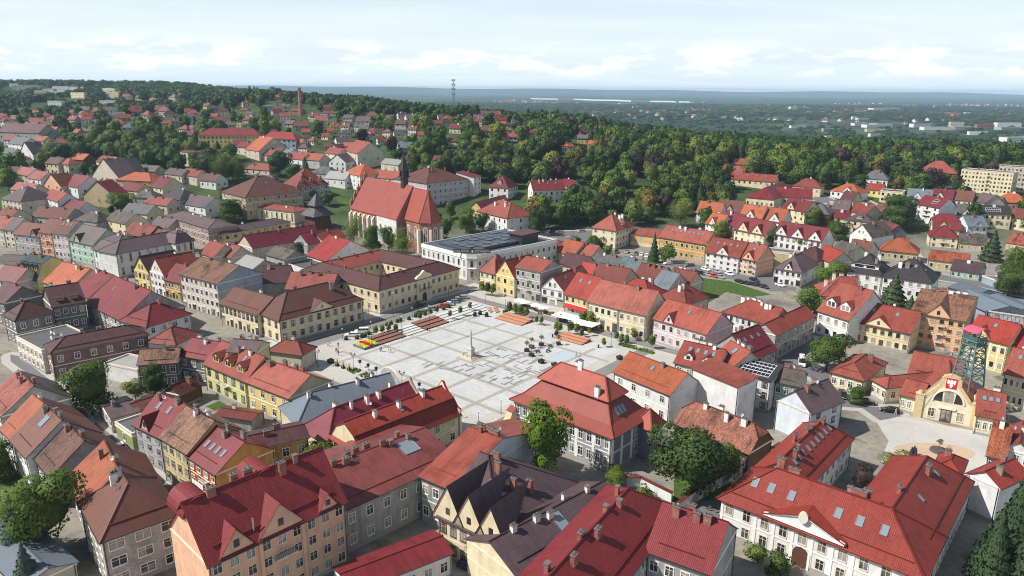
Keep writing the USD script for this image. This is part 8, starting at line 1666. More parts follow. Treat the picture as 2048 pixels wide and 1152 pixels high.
 for nm, L in stuff.items():
  ps = sorted({a[0] for a in L}); pi = UsdGeom.PointInstancer.Define(stage, '/World/' + nm)
  rel = pi.CreatePrototypesRel()
  for i, p in enumerate(ps):
   q = UsdGeom.Xform.Define(stage, f'/World/{nm}/tree_kind_{i + 1:03d}'); q.GetPrim().GetReferences().AddInternalReference(p); rel.AddTarget(q.GetPath())
  pi.CreateProtoIndicesAttr(Vt.IntArray([ps.index(a[0]) for a in L])); pi.CreatePositionsAttr(Vt.Vec3fArray.FromNumpy(np.array([a[1:4] for a in L],np.float32)))
  pi.CreateScalesAttr(Vt.Vec3fArray.FromNumpy(np.array([(a[4], a[4], a[5]) for a in L], np.float32)))
  an = rng.uniform(0, math.pi, len(L)); pi.CreateOrientationsAttr(Vt.QuathArray([Gf.Quath(float(math.cos(a)), 0.0, 0.0, float(math.sin(a))) for a in an]))
  tag(pi,{'park_woodland': 'green tree mass of the parks and gardens behind the town','hillside_woodland': 'dense dark wood covering the hills behind the town','plain_woodland': 'far off woods and hedges on the river plain'}[nm],'woodland',kind='stuff')
  print(nm, len(L))
scatter()
# ---------------------------------------------------------------- far houses
CNAME = dict(mar='maroon',plum='mauve',brn='brown',red='red',sal='salmon',cri='crimson',mag='wine red',org='orange',orb='rusty orange',gry='grey',drk='charcoal',blu='slate blue',grn='teal',wht='pale',bgr='grey brown',vio='violet grey',rst='rust red',scr='bright red')
WNAME = dict(whi='white', cre='cream', bei='beige', gra='grey', yel='yellow')
def far_houses():
 px_of = lambda x, y: 1024 + 1425 * x / y
 def where(x, y):
  c = px_of(x, y)
  if y > 3000: return 'in the village on the plain'
  if c < 130: return 'at the far left of the hillside'
  if c < 330: return 'among trees on the left hillside'
  if c < 520: return 'on the hillside above the yellow school'
  if c < 640: return 'on the slope around the brick chimney'
  if c < 860: return 'in the terrace rows behind the church spire'
  if c < 1010: return 'on the clearing below the telecom mast'
  if c < 1120: return 'at the right end of the clearing'
  return 'among the trees behind the park'
 for x, y, z, W, D, a, h, rc, wc in FAR_HOUSES:
  hip = (int(x * 7) % 4 == 0)
  lab = f'{WNAME[wc]} {"hipped" if hip else "gabled"} house with {CNAME.get(rc, "dark")} roof {where(x, y)}'
  ca, sa = math.cos(math.radians(a)), math.sin(math.radians(a))
  building(('house',lab,'house',f'{CNAME.get(rc, "dark")} roofed {WNAME[wc]} houses {where(x, y)}',x - .5 * W * ca,y - .5 * W * sa,a,W,D,z,h,'h' if hip else 'g','x',40,'tile_' + rc,wc,{'lod': 0,'f': '1x3' if h < 4.6 else '2x3','l': '1x2','r': '1x2','ch': 1}))
 for x, y, z, W, D, a, h, wc, rc, lab in FAR_BLOCKS:
  flat = rc.startswith('flat'); rows = max(1, min(6, int(h / 3)))
  ware = y > 1600 and 'flats' not in lab
  building(('block_of_flats' if 'flats' in lab else 'hall',lab,'building',None,x,y,a,W,D,z,h if flat else h * .7,'flat' if flat else 'g','x',20,rc,wc,{'lod': 0,'f': '' if ware else f'{rows}x{max(3, min(14, int(W / 4.5)))}','ch': 0}))
far_houses()
def barrier():
 P = SPOT['barrier']; m = MB()
 for a, b in zip(P[:-1], P[1:]):
  n = 6
  for i in range(n):
   p = np.array(a) + (np.array(b) - a) * i / n; q = np.array(a) + (np.array(b) - a) * (i + 1) / n
   p[2] = float(terrain(p[0], p[1])); q[2] = float(terrain(q[0], q[1]))
   d = (q - p)[:2]; d = d / np.linalg.norm(d); o = np.array([-d[1], d[0]]) * 3
   m.add([(*(p[:2] - o),p[2] - 2),(*(q[:2] - o),q[2] - 2),(*(q[:2] + o),q[2] - 2),(*(p[:2] + o),p[2] - 2),(*(p[:2] - o),p[2] + 11),(*(q[:2] - o),q[2] + 11),(*(q[:2] + o),q[2] + 11),(*(p[:2] + o),p[2] + 11)],[(4,5,6,7),(0,1,5,4),(2,3,7,6)])
 tag(stage.GetPrimAtPath(m.out('/World','motorway_barrier',plain('barrier',srgb(220,224,226),.5))),'long pale noise barrier of the motorway across the plain','barrier')
barrier()
def villages():
 rng = np.random.default_rng(17); P = proto('tiny_house'); m = MB().box(-5,-4,-2,5,4,4); m.add([(5,-4,4),(5,4,4),(5,0,7.5)],[(0,1,2)]); m.add([(-5,4,4),(-5,-4,4),(-5,0,7.5)],[(0,1,2)]); m.out(P,'wall',wall_mat('whi')); slab(P,'roof',[[(-5.4,-4.5,3.6),(5.4,-4.5,3.6),(5.4,0,7.6),(-5.4,0,7.6)],[(5.4,4.5,3.6),(-5.4,4.5,3.6),(-5.4,0,7.6),(5.4,0,7.6)]],roof_mat('tile_sal'))
 L = []
 for c in range(34):
  y = rng.uniform(1900, 6500); x = (rng.uniform(900, 2080) - 1024) / 1425 * y
  for k in range(int(rng.integers(4, 14))): L.append((x + rng.normal() * 130, y + rng.normal() * 90))
 L = np.array(L); pi = UsdGeom.PointInstancer.Define(stage,'/World/village_houses'); q = UsdGeom.Xform.Define(stage,'/World/village_houses/tiny_house'); q.GetPrim().GetReferences().AddInternalReference(P); pi.CreatePrototypesRel().AddTarget(q.GetPath())
 pi.CreateProtoIndicesAttr(Vt.IntArray([0] * len(L))); pi.CreatePositionsAttr(Vt.Vec3fArray.FromNumpy(np.c_[L,terrain(L[:,0],L[:,1])].astype(np.float32))); a = rng.uniform(0,3.1,len(L)); pi.CreateOrientationsAttr(Vt.QuathArray([Gf.Quath(float(math.cos(t)),0.0,0.0,float(math.sin(t))) for t in a])); pi.CreateScalesAttr(Vt.Vec3fArray.FromNumpy(np.repeat(rng.uniform(.8,1.8,len(L))[:,None],3,1).astype(np.float32)))
 tag(pi, 'tiny far off village houses scattered over the river plain', 'houses', kind='stuff')
villages()
# ---------------------------------------------------------------- the square
SQ = dict(x=-47.98, y=206.2, a=-40.75)
IA, JB = 12.75, 12.1
def sq(i, j, z=0.0):
 c, s = math.cos(math.radians(SQ['a'])), math.sin(math.radians(SQ['a'])); X, Y = i * IA, j * JB
 return (SQ['x'] + X * c - Y * s, SQ['y'] + X * s + Y * c, z)
def slabs(key, a, b, w, h, mort=.02, bias=0.0):
 c, s = math.radians(-SQ['a']), 0
 return material('slabs_' + key,{'g': ('geometry',{}),'map': ('mapping',{'mapping_type': 'point','rotation': (0,0,c)}),'br': ('brick_texture',{'scale': 1.0,'brick_width': w,'row_height': h,'mortar_size': mort,'color1': a,'color2': b,'mortar': scaled(a,.72),'bias': bias}),
     'n': ('noise_texture',{'scale': .09,'detail': 7.0,'roughness': .65}),'r': ('rgb_ramp',{'ramp': [(.3,(.86,.87,.88)),(.5,(1,1,1)),(.7,(1.05,1.04,1.02))]}),'mu': ('mix',{'mix_type': 'multiply','fac': 1.0}),'p': ('principled_bsdf',{'roughness': .7,'specular_ior_level': .25})},
     [('g.position','map.vector'),('map.vector','br.vector'),('g.position','n.vector'),('n.fac','r.fac'),('br.color','mu.color1'),('r.color','mu.color2'),('mu.color','p.base_color')])
def quad(parent, name, i0, j0, i1, j1, z, mat, kind=None, z0=None):
 m = MB().box(i0 * IA, j0 * JB, z - .04 if z0 is None else z0, i1 * IA, j1 * JB, z)
 return m.out(parent, name, mat, kind=kind)
def square():
 gr = slabs('granite',srgb(190,190,187),srgb(176,178,180),1.2,.6); lt = slabs('edge',srgb(186,183,176),srgb(174,171,164),.6,.4); be = slabs('beige',srgb(166,160,151),srgb(157,151,142),.6,.3); dk = slabs('dark',srgb(136,136,138),srgb(122,123,126),.8,.4)
 cob = slabs('cobble', srgb(138, 136, 134), srgb(120, 118, 118), .3, .2)
 path = '/World/market_square'
 X = UsdGeom.Xform.Define(stage, path); X.AddTranslateOp().Set(Gf.Vec3d(SQ['x'], SQ['y'], 0)); X.AddRotateZOp().Set(SQ['a']); tag(X, kind='structure')
 quad(path, 'outer_paving', -2.6, -1.3, 6.2, 7.2, .10, lt, z0=.02)
 m = MB(); m.prism([(-2.1 * IA,-1.6 * JB),(-1.75 * IA,-1.6 * JB),(-1.75 * IA,5.9 * JB),(-2.1 * IA,6.6 * JB)],.06,.112); m.box(-1.78 * IA,-1.6 * JB,.06,-1.32 * IA,6.0 * JB,.112); m.out(path,'roadway',cob)
 m = MB(); m.box(-1.85 * IA, 5.55 * JB, .06, 6.5 * IA, 5.95 * JB, .118); m.out(path, 'roadway', cob)
 m = MB(); m.box(4.85 * IA, -1.5 * JB, .06, 5.2 * IA, 5.6 * JB, .112); m.out(path, 'roadway', cob)
 quad(path, 'granite_field', -.22, -.42, 4.55, 5.0, .122, gr, z0=.05)
 for i in range(5): quad(path, 'beige_strip', i - .055, -.75, i + .055, 4.55, .130, be)
 for j in range(5): quad(path, 'beige_strip', -.55 if j < 1 else -.2, j - .055, 4.75, j + .055, .1345, be)
 for i in range(5):
  for j in range(5):
   if (i, j) in ((1, 1), (1, 2), (2, 1), (1, 3), (0, 1)): quad(path, 'dark_inset', i - .055, j - .055, i + .055, j + .055, .139, dk)
 rng = np.random.default_rng(4)
 segs = [(2.0,.85),(2.25,.95),(2.3,1.3),(2.6,1.15),(2.75,.95),(2.9,1.2),(3.0,1.5),(3.1,1.0),(3.3,1.25),(3.45,1.0),(3.55,1.4),(3.7,1.15),(3.85,1.3),(2.45,1.55),(2.65,1.75),(2.15,2.35),(2.4,2.45),(2.6,2.3),(2.8,2.5),(2.95,2.2),(3.1,2.45),(3.25,2.15),(3.4,2.5),(3.55,2.25),(3.7,2.05),(3.85,2.4),(3.2,1.85),(3.5,1.75),(3.75,1.7),(1.55,.75),(1.8,.95),(1.75,.6),(2.75,2.75),(3.05,2.8),(3.35,2.75),(2.2,2.75)]
 for i, j in segs:
  w = rng.uniform(.03, .06)
  for s in range(int(rng.integers(2, 4))):
   if rng.random() < .55: L = rng.uniform(.12, .34); quad(path, 'dark_slab', i, j, i + w, j + L, .139 + .0041 * s, dk)
   else: L = rng.uniform(.1, .26); quad(path, 'dark_slab', i, j, i + L, j + w, .139 + .0041 * s, dk)
   i += rng.uniform(-.05, .12); j += rng.uniform(-.05, .12)
 quad(path, 'monument_apron', 1.85, 1.6, 2.45, 2.2, .127, be)
 # kerbs
 m = MB(); m.box(-1.32 * IA,-1.5 * JB,.05,-1.30 * IA,5.5 * JB,.2).box(-1.3 * IA,5.53 * JB,.05,6.2 * IA,5.55 * JB,.2).box(-.9 * IA,5.95 * JB,.05,6.2 * IA,5.97 * JB,.2); m.out(path,'kerb',plain('kerb',srgb(190,186,178),.8))
 # terraced steps
 gs = plain('granite_step',srgb(196,196,194),.7); wd = plain('timber_deck',srgb(132,92,78),.7,var=.25,scale=1.2); ow = plain('orange_deck',srgb(188,134,104),.7,var=.18,scale=1.2)
 def terrace(name, label, i0, i1, j0, j1, steps, mat, rise=.34, down=1):
  P = thing(name, label, 'steps', sq(i0 if down > 0 else i0, j0), SQ['a'])
  L = (j1 - j0) * JB; dpt = abs(i1 - i0) * IA / steps
  for s in range(steps):
   z = rise * (s + 1)
   MB().box(-(s + 1) * dpt,0,.05,-s * dpt,L,z + .12).out(P,'riser',plain('dark_riser',srgb(70,52,48),.8) if mat is not gs else plain('step_riser',srgb(112,112,114),.8))
   q = P
   nb = 3
   for b in range(nb): MB().box(-(s + 1) * dpt + b * dpt / nb + .03,-.03,z + .12,-(s + 1) * dpt + (b + 1) * dpt / nb,L + .03,z + .17).out(q,'tread_board',mat)
  return P
 terrace('timber_steps', 'dark brown timber seating steps next to the red flower bed', -.2, -.72, .95, 1.85, 3, wd)
 terrace('timber_steps', 'dark brown timber seating steps in the middle of the north west side', -.2, -.80, 2.6, 3.5, 3, wd)
 terrace('granite_steps', 'light granite steps between the two brown timber seats', -.2, -.72, 1.9, 2.55, 4, gs, .22)
 terrace('granite_steps', 'long granite steps from the brown timber seat to the top corner', -.2, -.85, 3.55, 5.3, 4, gs, .22)
 def deck(name, label, i0, i1, j0, j1):
  P = thing(name, label, 'steps', sq(i0, j0), SQ['a']); L = (i1 - i0) * IA; d = (j1 - j0) * JB / 3
  for s in range(3): MB().box(0,s * d,.05,L,(s + 1) * d,.12 + .3 * (s + 1)).out(P,'riser',plain('orange_riser',srgb(140,92,70),.8)); MB().box(-.04,s * d + .04,.12 + .3 * (s + 1),L + .04,(s + 1) * d,.17 + .3 * (s + 1)).out(P,'tread',ow)
  return P
 deck('timber_deck','orange timber seating deck near the top corner of the square',.5,1.48,4.68,5.24); deck('timber_deck','orange timber seating deck beside the water basin',2.75,3.62,4.5,4.95)
 for k, (i, j) in enumerate(((-.02, 5.2), (.12, 5.08), (.26, 4.98), (.1, 5.35), (.25, 5.22), (.4, 5.1))):
  P = thing('timber_block','small orange timber seat between the granite steps and the orange deck','seat',sq(i - .3,j),SQ['a'],'small orange timber seats'); MB().box(0,0,.1,1.1,2.2,.45).out(P,'base',gs); MB().box(0,0,.45,1.1,2.2,.5).out(P,'seat',ow)
 # water basin
 P = thing('water_basin','shallow water basin flush with the paving beside benches','basin',sq(3.5,3.12),SQ['a']); MB().box(-.3,-.3,.1,.46 * IA + .3,.78 * JB + .3,.145).out(P,'rim',plain('basin_rim',srgb(168,170,172),.6)); MB().box(0,0,.1,.46 * IA,.78 * JB,.155).out(P,'water',material('thin_water',{'g': ('geometry',{}),'n': ('noise_texture',{'scale': 3.0,'detail': 3.0}),'b': ('bump',{'strength': .2,'distance': .02}),'p': ('principled_bsdf',{'base_color': srgb(176,190,192),'roughness': .08,'specular_ior_level': .7})},[('g.position','n.vector'),('n.fac','b.height'),('b.normal','p.normal')]))
 # flower bed
 P = thing('flower_bed','raised bed with red and yellow flowers at the end of the timber steps','flower bed',sq(-.2,.42),SQ['a']); MB().box(-.45 * IA,0,.1,0,.5 * JB,.75).out(P,'wall',plain('bed_wall',srgb(96,104,116),.7))
 rng = np.random.default_rng(3)
 for nm,col,y0,y1 in (('yellow_flowers',srgb(196,204,60),0.1,.33),('red_flowers',srgb(200,24,30),.33,.64),('yellow_flowers',srgb(214,206,50),.64,.97)):
  m = MB()
  for k in range(120):
   x,y = -rng.uniform(.03,.97) * .45 * IA,(y0 + (y1 - y0) * rng.random()) * .5 * JB; s = rng.uniform(.14,.26); m.taper(x - s,y - s,.72,x + s,y + s,.98 + rng.random() * .25,.4)
  m.out(P, nm, plain(nm, col, .8, var=.4, scale=2.5), kind='stuff')
 # hedges on the south west side
 for k, (a, b) in enumerate(((.6, .85), (1.0, 2.0), (2.25, 2.85), (3.05, 3.35))):
  P = sq(a,-.62); g = thing('clipped_hedge',['shortest hedge patch by the caged saplings, upper left','longest low hedge behind the blue grey curved gable','low hedge between the benches in front of the scroll gables','small low hedge below the last bench'][k],'hedge',P,SQ['a'])
  L = (b - a) * IA; m = MB()
  for q in range(int(L * 14)): x,y,s = rng.uniform(0,L),rng.uniform(-1.5,1.5),rng.uniform(.12,.26); m.taper(x - s,y - s,.05,x + s,y + s,.42 + rng.random() * .18,.5)
  m.out(g, 'foliage', LEAF['bush'])
square()
sheet('small_square', SPOT['square2'], .09, slabs('small', srgb(190, 188, 182), srgb(176, 174, 170), .4, .25))
# ---------------------------------------------------------------- furniture
IRON = plain('black_iron', srgb(38, 38, 40), .5)
def furniture():
 rng = np.random.default_rng(21)
 near = lambda x,y: ['by the yellow town house','along the scroll gabled houses','by the cafes','by the fountain end'][0 if x < -40 else 1 if y < 195 else 2 if x > -8 and y > 225 else 3]
 # lamps
 Pl = proto('lamp_double'); MB().cyl(0,0,0,.9,.14,.09,10).cyl(0,0,.9,5.2,.06,.05,8).out(Pl,'post',IRON); m = MB(); m.bar((-.75,0,4.8),(.75,0,4.8),.035); m.bar((-.75,0,4.8),(0,0,4.3),.025); m.bar((.75,0,4.8),(0,0,4.3),.025); m.out(Pl,'arm',IRON)
 for s in (-.75,.75): MB().cyl(s,0,4.8,5.35,.13,.22,8).out(Pl,'lantern',plain('lantern_glass',srgb(200,200,190),.3)); MB().cyl(s,0,5.35,5.75,.28,.04,8).out(Pl,'lantern_cap',IRON)
 for k,(x,y,z) in enumerate(SPOT['lamp2']): copy_of(Pl,'street_lamp',['black two armed lantern post by the caged saplings at left','black two armed lantern post behind the blue grey curved gable','black two armed lantern post beside the flower troughs in front of the scroll gables','black two armed lantern post at the foot of the square by the cream scroll gable','black two armed lantern post in the planted strip of the cafe street'][k],'street lamp',(x,y,z + .1),-30)
 for k, (x, y, z, h) in enumerate(SPOT['lamp1']):
  h = min(max(h,3.5),9); P = thing('lamp_mast',f'slim dark lamp mast {["with white head at the left kerb by the white vans", "beside the red flower bed", "at the kerb before the town hall corner", "by the litter bin on the granite steps", "with pale globe before the parked cars", "rising from the brown timber seats", "before the town hall portal", "standing in a black tub near the cafes", "at the top corner of the square", "at the left corner of the town hall", "among the planted strip of the cafes", "by the black handrail at the museum", "with sign at the foot of the square", "on the kerb by the beige buttress"][k]}','lamp',(x,y,z + .1))
  MB().cyl(0, 0, 0, h, .08, .05, 8).out(P, 'post', IRON); MB().cyl(0, 0, h, h + .35, .16, .2, 10).out(P, 'head', trim('w'))
 # young trees with leaf crowns
 rngt = np.random.default_rng(8); Y = []
 for q, sp in enumerate(('ash', 'bush')):
  P = proto('young_%d' % q); V,f,N = crown(rngt,'col',420,.16,9); put(P,'crown',V * [1.5,1.5,.68] + [0,0,.3],f,LEAF[sp],nrm=N); m = MB(); m.cyl(0,0,-.02,.85,.018,.008,6); m.out(P,'trunk',BARK); Y.append(P)
 for k, (x, y, z, h) in enumerate(SPOT['young']):
  h = min(max(h,3.2),7.5); zone = 'along the north west edge of the square' if k < 8 else 'standing on the long granite steps' if k < 11 else 'along the cafe street' if k < 23 else 'at the corner by the pyramid roofed house' if k < 26 else 'in front of the cream houses'
  copy_of(Y[k % 2],'young_tree',f'slim young street tree {zone}','tree',(x,y,z + (.1 if k < 8 or k > 10 else .6)),k * 50,f'slim young street trees {zone}',(h * .42,h * .42,h))
 V, f, N = crown(rngt, 'round', 220, .09, 8); Pt = proto('tub_tree'); put(Pt, 'crown', V * [2.4, 2.4, 1.9] + [0, 0, 1.9], f, LEAF['autumn'], nrm=N)
 m = MB().cyl(0, 0, .8, 2.6, .05, .03, 6)
 for i in range(6): m.bar((0, 0, 1.9 + .1 * i), (.8 * math.cos(i), .8 * math.sin(i), 3.0 + .1 * i), .02)
 m.out(Pt, 'trunk', BARK); MB().taper(-.62, -.62, 0, .62, .62, .9, 1.12).out(Pt, 'tub', IRON)
 for x,y,z,h in SPOT['tubtree']: copy_of(Pt,'planter_tree','sparse reddish young tree in a black square tub between the monument and the basin','planter',(x,y,.13),rng.uniform(0,90),'reddish trees in black tubs')
 Pb = proto('box_bush'); V,f,N = crown(rngt,'round',260,.2,8); put(Pb,'foliage',V * [1.35,1.35,1.1] + [0,0,.35],f,LEAF['bush'],nrm=N); MB().box(-.5,-.5,0,.5,.5,.6).out(Pb,'planter',IRON)
 for x,y,z in SPOT['box']: copy_of(Pb,'planter','round shrub in a dark planter along the kerb of the square','planter',(x,y,.11),45,'kerb shrub planters')
 for k,(x,y,z) in enumerate(SPOT['bush']): copy_of(Pb,'flower_pot',['yellow green shrub pot at the foot of the long granite steps, left','yellow green shrub pot at the foot of the long granite steps, middle','yellow green shrub pot at the foot of the long granite steps, right','flower pot beside the basin deck'][k],'planter',(x,y,.13),20,None,1.2)
 Pu = proto('big_tub'); MB().taper(-.62,-.62,0,.62,.62,1.1,1.3).out(Pu,'tub',IRON); V,f,N = crown(rngt,'round',120,.25,6); put(Pu,'plants',V * [1.3,1.3,.7] + [0,0,.9],f,LEAF['bush'],nrm=N)
 for k,(x,y,z) in enumerate(SPOT['tub']): copy_of(Pu,'big_tub',['big black tub at the left end of the square','big black tub under the tall lamp near the cafes','big black tub by the dark chairs near the basin','big black tub at the right corner by the orange roof','big black tub half behind the museum roof'][k],'planter',(x,y,.12),-40)
 Pc = proto('cage'); MB().box(-.45,-.45,0,.45,.45,.55).out(Pc,'planter',IRON); V,f,N = crown(rngt,'col',90,.3,6); put(Pc,'sapling',V * [.9,.9,1.5] + [0,0,.5],f,LEAF['ash'],nrm=N)
 m = MB()
 for s in (-.42, .42):
  for t in (-.42, .42): m.bar((s, t, .5), (s, t, 2.3), .035)
 for s in (-.42, .42): m.bar((s, -.42, 2.3), (s, .42, 2.3), .03); m.bar((-.42, s, 2.3), (.42, s, 2.3), .03)
 m.out(Pc, 'guard', plain('light_timber', srgb(206, 190, 140), .7))
 for k,(x,y,z) in enumerate(SPOT['cage']): copy_of(Pc,'caged_sapling',f'sapling in a black box with timber guard {"by the leftmost big tub" if k < 3 else "by the lowest two armed lamp"}','planter',(x,y,.11),-40,f'caged saplings {"upper left" if k < 3 else "foot of the square"}')
 Pk = proto('ball_tree'); m = MB().cyl(0,0,0,1.6,.05,.04,6); m.out(Pk,'trunk',BARK); V,f,N = crown(rngt,'round',300,.16,9); put(Pk,'crown',V * [1.5,1.5,1.3] + [0,0,1.2],f,LEAF['spruce'],nrm=N)
 for x, y, z in SPOT['ball']: copy_of(Pk, 'ball_tree', 'small clipped ball tree by the hedges of the square', 'tree', (x, y, .1), 0, 'clipped ball trees')
 Pe = proto('bench'); m = MB()
 for k in range(4): m.box(-.9, -.25 + k * .13, .45, .9, -.15 + k * .13, .5)
 m.out(Pe, 'seat', plain('bench_wood', srgb(70, 72, 78), .6)); m = MB()
 for k in range(3): m.box(-.9, .3, .55 + k * .15, .9, .36, .65 + k * .15)
 m.out(Pe, 'backrest', plain('bench_wood', srgb(70, 72, 78), .6))
 for s in (-.75, .75): MB().box(s - .04, -.25, 0, s + .04, .34, .45).out(Pe, 'leg', IRON)
 for k,(x,y,z) in enumerate(SPOT['bench']): copy_of(Pe,'bench','dark bench facing the square by the hedges' if k < 3 else 'light bench beside the water basin','bench',(x,y,.13),-40 if k < 3 else 50,'benches by the hedges' if k < 3 else 'benches by the basin')
 Pn = proto('bin'); MB().cyl(0, 0, 0, 1.0, .26, None, 10).out(Pn, 'body', IRON); MB().cyl(0, 0, 1.0, 1.06, .3, None, 10).out(Pn, 'lid', trim('d'))
 for x, y, z in SPOT['bin']: copy_of(Pn, 'litter_bin', 'black litter bin standing on the paving of the square', 'bin', (x, y, .12), 0, 'black litter bins')
 # parasols
 WHT = plain('parasol_cloth', srgb(236, 234, 228), .8, var=.06)
 Pp = proto('parasol_round'); n = 10; a = np.arange(n) * 2 * math.pi / n; v = [(0,0,3.0)] + [(2.1 * math.cos(t),2.1 * math.sin(t),2.35) for t in a] + [(2.1 * math.cos(t),2.1 * math.sin(t),2.12) for t in a]
 put(Pp,'canopy',v,[(0,i + 1,(i + 1) % n + 1) for i in range(n)] + [(i + 1,i + 1 + n,(i + 1) % n + 1 + n,(i + 1) % n + 1) for i in range(n)],WHT); MB().cyl(0,0,0,2.95,.04,None,6).out(Pp,'pole',IRON); MB().box(-.4,-.4,0,.4,.4,.12).out(Pp,'base',IRON)
 for x,y,z in SPOT['umbr_round']: copy_of(Pp,'parasol','round white parasol before the grey and white gabled houses','parasol',(x,y,.1),10,'round white parasols')
 Pq = proto('parasol_square'); s = 2.7; v = [(0,0,3.3),(-s,-s,2.6),(s,-s,2.6),(s,s,2.6),(-s,s,2.6),(-s,-s,2.35),(s,-s,2.35),(s,s,2.35),(-s,s,2.35)]
 put(Pq,'canopy',v,[(0,1,2),(0,2,3),(0,3,4),(0,4,1),(1,5,6,2),(2,6,7,3),(3,7,8,4),(4,8,5,1)],WHT); MB().cyl(0,0,0,3.2,.05,None,6).out(Pq,'pole',IRON); MB().box(-.5,-.5,0,.5,.5,.15).out(Pq,'base',IRON)
 for k,(x,y,z) in enumerate(SPOT['umbr_sq']): copy_of(Pq,'parasol',['big square white parasol nearest the red awning','second big square white parasol from the red awning','third big square white parasol from the red awning','big square white parasol farthest from the red awning'][k],'parasol',(x,y,.1),SQ['a'])
 Tt = proto('cafe_table'); MB().cyl(0, 0, .7, .74, .38, None, 10).out(Tt, 'table_top', trim('b')); MB().cyl(0, 0, 0, .7, .04, None, 6).out(Tt, 'leg', IRON)
 for k in range(4):
  c,s_ = (1,0),0; dx,dy = [(.65,0),(-.65,0),(0,.65),(0,-.65)][k]; m = MB().box(dx - .2,dy - .2,.42,dx + .2,dy + .2,.46); bx,by = dx * 1.3,dy * 1.3; m.box(bx - (.2 if dy else .02),by - (.2 if dx else .02),.46,bx + (.2 if dy else .02),by + (.2 if dx else .02),.9); [m.box(dx + p * .17 - .02,dy + q * .17 - .02,0,dx + p * .17 + .02,dy + q * .17 + .02,.42) for p in (-1,1) for q in (-1,1)]; m.out(Tt,'chair',IRON)
 for x, y, z in SPOT['umbr_round'] + SPOT['umbr_sq']:
  for k in range(2): copy_of(Tt,'cafe_table','cafe table with dark chairs under the white parasols','table',(x + rng.uniform(-1.6,1.6),y + rng.uniform(-1.6,1.6),.1),rng.uniform(0,90),'cafe tables under the parasols')
 # planted screens of the terraces
 for k, (a, b, j) in enumerate(((1.25, 2.35, 6.02), (2.75, 3.9, 6.02))):
  g = thing('terrace_screen',['planted brown screen along the round parasols','planted brown screen along the square parasols'][k],'planter',sq(a,j),SQ['a']); L = (b - a) * IA; MB().box(0,0,.1,L,.5,.75).out(g,'trough',trim('b')); m = MB()
  for q in range(int(L * 12)): x,y,s = rng.uniform(0,L),rng.uniform(0,.5),rng.uniform(.1,.22); m.taper(x - s,y - s,.7,x + s,y + s,1.1 + rng.random() * .4,.4)
  m.out(g, 'plants', LEAF['autumn'], kind='stuff')
 for k, (a, b, j) in enumerate(((4.3, 5.3, 5.2), (5.0, 5.9, 6.15))):
  g = thing('shrub_bed',['low planted bed on the square side of the cafe street','low planted bed before the pink house'][k],'plant bed',sq(a,j),SQ['a']); L = (b - a) * IA; m = MB()
  for q in range(int(L * 16)): x,y,s = rng.uniform(0,L),rng.uniform(0,1.6),rng.uniform(.12,.3); m.taper(x - s,y - s,.08,x + s,y + s,.4 + rng.random() * .5,.4)
  m.out(g, 'plants', LEAF['bush'], kind='stuff')
 # awning of the yellow house
 b = [r for r in BUILDINGS if 'red shop awning' in r[1]][0]; P = thing('shop_awning','bright red awning over the shop of the yellow house','awning',(b[4],b[5],0),b[6]); W = b[7]
 m = MB(); m.add([(1,-.05,3.4),(W - .3,-.05,3.4),(W - .3,-1.3,2.8),(1,-1.3,2.8),(W - .3,-1.3,2.45),(1,-1.3,2.45)],[(0,3,2,1),(3,5,4,2)]); m.out(P,'cloth',plain('awning_red',srgb(214,30,38),.6)); MB().box(1,-.2,3.35,W - .3,.0,3.5).out(P,'cassette',trim('r'))
furniture()
